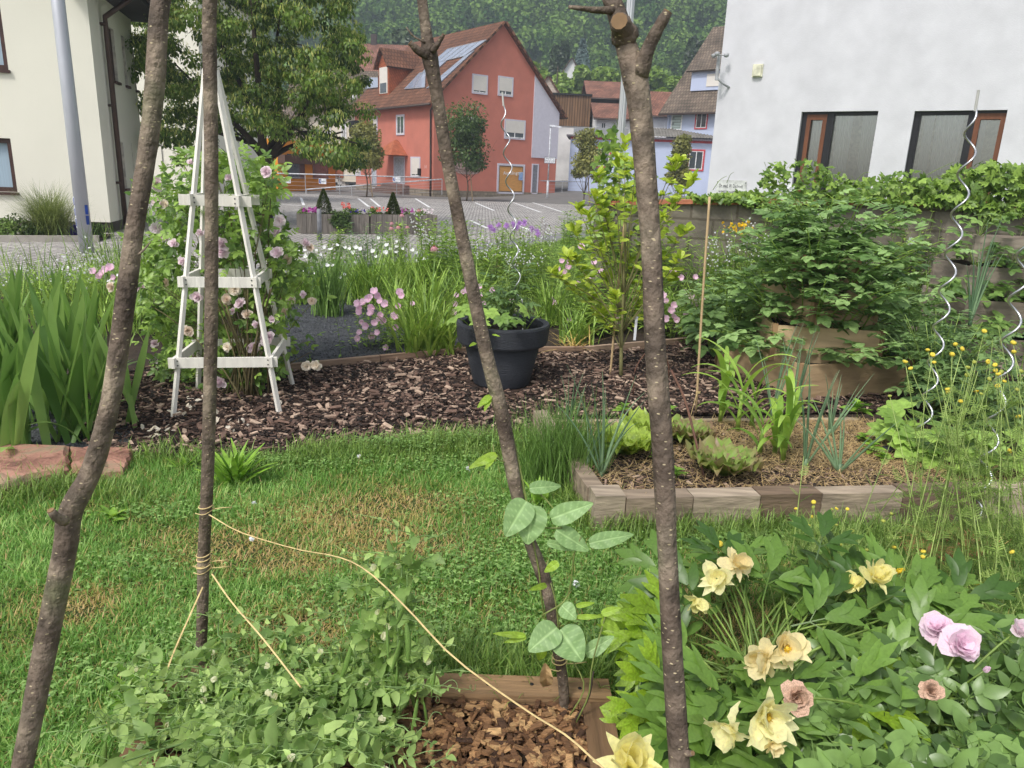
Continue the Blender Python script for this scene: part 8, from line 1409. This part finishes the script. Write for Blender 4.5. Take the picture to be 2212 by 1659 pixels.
pink3 = [pk(q) for q in ((1445, 205), (1480, 240), (1460, 280), (1420, 250), (1490, 210), (1440, 290), (1380, 440), (1390, 465), (1490, 565), (1450, 300), (1545, 350), (1640, 215), (1610, 330), (1780, 560), (1800, 600), (1680, 270), (1560, 120))]; t, _ = perennial('evening_primrose', 'taller pink evening primroses between the dark pot and bright shrub', gnd(1215, 690), 36, .8, .2, LN, .07, 14, m_lil2, .0025, .2); addbl(t, [atY(x, y, gnd(1215, 690)[1]-.35+U(-.1, .1)) for x, y in pink3], 'p', .085, (-.1, -.9, .4))
pink4 = [(1452, 592), (1470, 600), (1440, 650), (1455, 660), (1448, 672), (1480, 680), (1460, 690), (1490, 640), (1500, 655), (1515, 650), (1478, 630), (1455, 685), (1430, 640), (1500, 600), (1510, 690), (1435, 690)]; t, _ = perennial('evening_primrose', 'pink evening primroses between the thick pole and the bamboo cane', gnd(1470, 735), 36, .55, .2, LN, .06, 12, m_lil2, .0022, .2); addbl(t, [atY(x, y, gnd(1470, 738)[1]-.25+U(-.1, .1)) for x, y in pink4], 'p', .085, (-.1, -.9, .4))
# penstemon spires, bergamot, coneflowers, tall lance leaved plants
def spires(lab, c, tips, Yd, s_=.035, m=m_redl, n=10):
    c = np.asarray(c, float); t = thing('beardtongue', lab, 'flowering plant', c, 'white flowered spires in the middle border'); T_ = np.array([atY(x, y, Yd+U(-.2, .2)) for x, y in tips]); base = c+np.column_stack([(T_[:, 0]-c[0])*.7, rng.normal(0, .1, len(T_)), np.zeros(len(T_))]); ms, ml = MB(), MB(); C = grow(ms, ml, base, T_, .003, n, LN, .08, .1, .8, .3, .02); ms.obj('stems', m, t); ml.obj('foliage', m_lil2 if m is not m_redl else leafm('reddish_leaf', S(92, 96, 58), S(128, 120, 72)), t)
    fb = MB(); k = 12; P = on_curve(C, np.tile(np.linspace(.68, 1., k), (len(T_), 1))).reshape(-1, 3); P = P+rng.normal(0, .02, P.shape); inst(fb, bell, P, rdir(len(P)), nrm(rdir(len(P))*.6+[0, -.7, .1]), s_*U(.7, 1.2, len(P))); fb.obj('blossoms', m_pet['white'], t); return t
spires('tall white beardtongue spires behind the echinacea heads', gnd(895, 600), [(892, 452), (903, 470), (910, 490), (918, 480), (890, 470), (925, 505)], 8.6); spires('white beardtongue spires with dark stems left of the spiral stake', gnd(1050, 600), [(1040, 508), (1052, 515), (1030, 520), (1064, 528), (1046, 540), (1028, 545), (1075, 520)], 8.4); spires('white beardtongue spires right of the purple bergamot', gnd(1170, 590), [(1142, 478), (1150, 490), (1172, 470), (1180, 480), (1190, 490), (1165, 500), (1200, 505), (1130, 500)], 8.8)
spires('short white flowering stems before the magenta bergamot', gnd(1110, 620), [(1090, 545), (1115, 550), (1130, 540), (1150, 550), (1175, 545), (1100, 560)], 8.)
t, _ = perennial('bergamot', 'lavender purple bergamot heads above the middle border', gnd(1120, 585), 24, .85, .28, [lanw], .09, 10, m_green, .003, .12, 2); addbl(t, [atY(x, y, 8.7+U(-.2, .2)) for x, y in ((1060, 492), (1077, 487), (1094, 488), (1108, 484), (1122, 484), (1132, 482), (1148, 495), (1160, 499), (1162, 506), (1068, 498), (1115, 492))], 'l', .085, (0, -.2, 1), .2)
t, tip = perennial('coneflower', 'pink coneflowers with drooping petals standing tall behind the slim pole', gnd(895, 640), 8, .8, .12, [lanw], .1, 6, m_green, .004, .1); T_ = [(938, 532, .1), (860, 488, .06), (845, 490, .06), (868, 462, .06), (880, 488, .05), (905, 452, .05), (846, 480, .05)]; ms = MB()
for x, y, s_ in T_: p = atY(x, y, 7.9); put('bloom', fm['e'], t, frame(p, [1, 0, 0], nrm([U(-.2, .2), -.2, 1]), s_*1.1)); put('cone', cone_me, t, frame(p, [1, 0, 0], [0, 0, 1], s_*.6)); sweep(ms, stem_curves((p*[1, 1, 0]+[U(-.1, .1), 0, 0])[None], p[None], 0), .004, 5)
ms.obj('flower_stalks', m_stem, t)
for i, (x, y, H, n, w, m, lab) in enumerate(((960, 640, .95, 12, 3, m_lil2, 'tall lance leaved plant right of the slim pole'), (1000, 620, .9, 12, 3, m_lil2, 'tall lance leaved plant above the pot, left side'), (1040, 650, .75, 14, 2, m_green, 'leafy green plant right behind the tomato'), (1130, 640, .75, 14, 2, m_green, 'leafy green plant right of the spiral stake'), (1085, 610, .85, 14, 2, m_green, 'leafy plant below the purple bergamot'), (1250, 600, .95, 14, 3, m_lil2, 'tall whorled plant left of the bright shrub'), (1290, 640, .8, 14, 2, m_green, 'leafy plant behind the bright shrub'), (1180, 650, .7, 14, 2, m_green, 'leafy plant among the taller primroses'), (1400, 672, .8, 14, 2, m_green, 'leafy plant right of the thick pole'), (1550, 700, .95, 12, 2, m_green, 'leafy plant left of the upper potato leaves'), (790, 610, .75, 16, 2, m_blue, 'feathery dark plant behind the spiderwort clumps'), (740, 600, .7, 16, 2, m_green, 'leafy plant behind the dark spiderwort clump'), (850, 600, .75, 14, 2, m_lil2, 'fresh green leafy plant behind the border'), (950, 590, .8, 14, 2, m_green, 'leafy plant behind the tall lance leaved one'), (1230, 560, .9, 14, 2, m_green, 'leafy plant at the far end of the border'), (1330, 668, .9, 14, 2, m_green, 'leafy plant behind the bright shrub near the ivy mound'), (1440, 680, 1., 12, 2, m_green, 'leafy plant before the ivy mound'), (1340, 700, .5, 14, 2, m_green, 'low leafy plant behind the shrub trunk'), (1290, 720, .45, 14, 2, m_green, 'low leafy plant left of the shrub trunk'), (1420, 720, .5, 12, 2, m_green, 'low leafy plant between trunk and hoop'), (700, 640, .45, 10, 2, m_blue, 'low plant between the rose and dark clump'), (1990, 712, 1.2, 18, 2, m_green, 'tall leafy plant before the wall behind the right tower'), (2100, 715, 1.25, 18, 2, m_green, 'tall leafy plant behind the grey tower under the creeper'), (1640, 700, 1.15, 16, 2, m_green, 'tall leafy plant at the wall, left of the potato tower'), (1920, 710, 1.25, 16, 2, m_green, 'tall leafy plant at the wall right behind the potato tower'))):
    perennial('leafy_perennial', lab, gnd(x, y), n+6, H, .13, LN, .11, 13, m, .0035, .1, w, .35)
spf = [(1560, 480, 'yellow')]; 
t, _ = perennial('yellow_wildflower', 'small yellow wildflowers before the garden wall left of the potatoes', gnd(1600, 700), 22, 1., .35, LN, .07, 9, m_green, .002, .12); fy = MB(); q = np.array([atY(U(1560, 1625), U(478, 505), 7.7+U(-.3, .3)) for _ in range(44)]); inst(fy, blossom5, q, rdir(44), rdir(44, .4), .035); fy.obj('blossoms', m_pet['yellow'], t)
spires('white flowering spires between bamboo cane and potato leaves', gnd(1600, 705), [(1535, 520), (1545, 528), (1585, 500), (1620, 470), (1630, 480), (1660, 500), (1640, 510), (1575, 515), (1550, 500)], 7.6, .04, m_stem)
# ================================================================ wild border at the left
for i, (x, y, n, L, W, m, lab) in enumerate(((60, 640, 40, .62, .012, m_longg, 'tall wild grass left of the lamp post'), (130, 620, 40, .7, .012, m_longg, 'tall wild grass before the lamp post'), (215, 620, 55, .85, .012, m_longg, 'tall wild grass right of the lamp post'), (290, 640, 70, .8, .014, m_longg, 'wild grass behind the leaning pole'), (10, 600, 30, .7, .012, m_longg, 'tall wild grass at the left picture edge'), (335, 670, 110, .8, .016, m_strap, 'grassy clump left of the rose foliage'), (270, 720, 90, .7, .018, m_strap, 'grassy clump between iris and rose'), (120, 700, 90, .7, .016, m_strap, 'grassy clump behind the iris leaves'), (250, 600, 45, .9, .012, m_longg, 'wild grass farthest back beside the path'), (380, 700, 80, .6, .014, m_longg, 'grass tuft at the back foot of the obelisk'))): strapclump(lab, gnd(x, y), n, L, W, None, None, 0, m, (.02, .45), (.1, 1.1), .16, 'grass_clump', 'plant', group='wild grass clumps in the left border')
for i, (x, y, H, n, lab) in enumerate(((60, 670, .42, 16, 'leafy wild plant with white flowers behind the iris'), (150, 665, .45, 16, 'leafy wild plant with white flowers before the lamp post'), (230, 660, .55, 18, 'leafy wild plant with white flowers left of the leaning pole'), (300, 700, .6, 16, 'leafy plant with white flowers left of the rose'), (190, 700, .5, 14, 'low leafy plant behind the right iris leaves'))):
    t, tip = perennial('wild_perennial', lab, gnd(x, y), n, H, .2, LN, .09, 11, m_lil2, .003, .15, 2, group='wild leafy plants in the left border'); fb = MB(); P = np.repeat(tip, 2, 0)+rng.normal(0, .05, (len(tip)*2, 3)); inst(fb, blossom5, P, rdir(len(P)), rdir(len(P), .5), U(.02, .035, len(P))); fb.obj('blossoms', m_pet['white'], t)
t, tip = perennial('evening_primrose', 'few pink primroses above the iris leaves beside the leaning pole', gnd(225, 700), 10, .62, .1, LN, .06, 9, m_lil2, .0025, .2); addbl(t, [atY(x, y, 6.6) for x, y in ((205, 588), (222, 592), (232, 583), (240, 580), (248, 600), (215, 600))], 'p', .085, (0, -.9, .4))
# ornamental grass, lavender and shrubs in the strip below the cream building
m_orn = leafm('fountain_grass', S(92, 116, 62), S(140, 156, 96)); c = gnd(112, 513, .03); mb = MB(); n = 1500; blades(mb, c+np.column_stack([rng.normal(0, .12, n), rng.normal(0, .1, n), np.zeros(n)]), U(0, 6.3, n), np.abs(rng.normal(.25, .25, n)), U(.5, 2., n), U(.8, 1.25, n), .008, 6); solo(mb, 'fountain_grass', m_orn, 'arching fountain grass in the strip below the cream building wall', 'ornamental grass', base=c)
for x, y, m, R, lab in ((40, 512, m_dgreen, .3, 'low round shrub below the cream building window'), (10, 514, m_lgreen, .25, 'low shrub at the left picture edge below the window'), (165, 512, m_pet['purple'], .16, 'purple lavender flowers in the strip by the lamp post'), (75, 514, m_dgreen, .2, 'small dark shrub left of the fountain grass'), (205, 512, m_dgreen, .2, 'small shrub right of the lamp post foot')): mb = MB(); c = gnd(x, y, .03); bushy(mb, c+[0, 0, R*.6], (R*1.3, R, R*.8), 700, .05, shell=(.3, 1)); solo(mb, 'low_shrub', m, lab, 'shrub', 'low plants in the strip by the cream wall')
# green verge between the path and the border / right part of the yard
mb = MB(); n = 60000; P = scatter([gnd(-200, 640)[:2], gnd(-200, 612)[:2], gnd(300, 613)[:2], gnd(628, 599)[:2], gnd(900, 568)[:2], gnd(1216, 521)[:2], gnd(1340, 504)[:2], gnd(1560, 488)[:2], WP[3][:2], gnd(1960, 640)[:2], gnd(1500, 700)[:2], gnd(1000, 700)[:2], gnd(600, 640)[:2]], n); n = len(P); blades(mb, P, U(0, 6.3, n), U(.1, .7, n), U(.2, 1.3, n), U(.05, .16, n), U(.006, .01, n), 3); mb.obj('border_grass', m_longg, label='rough grass filling the border between path, wall and flowers', kind='stuff', cat='grass')
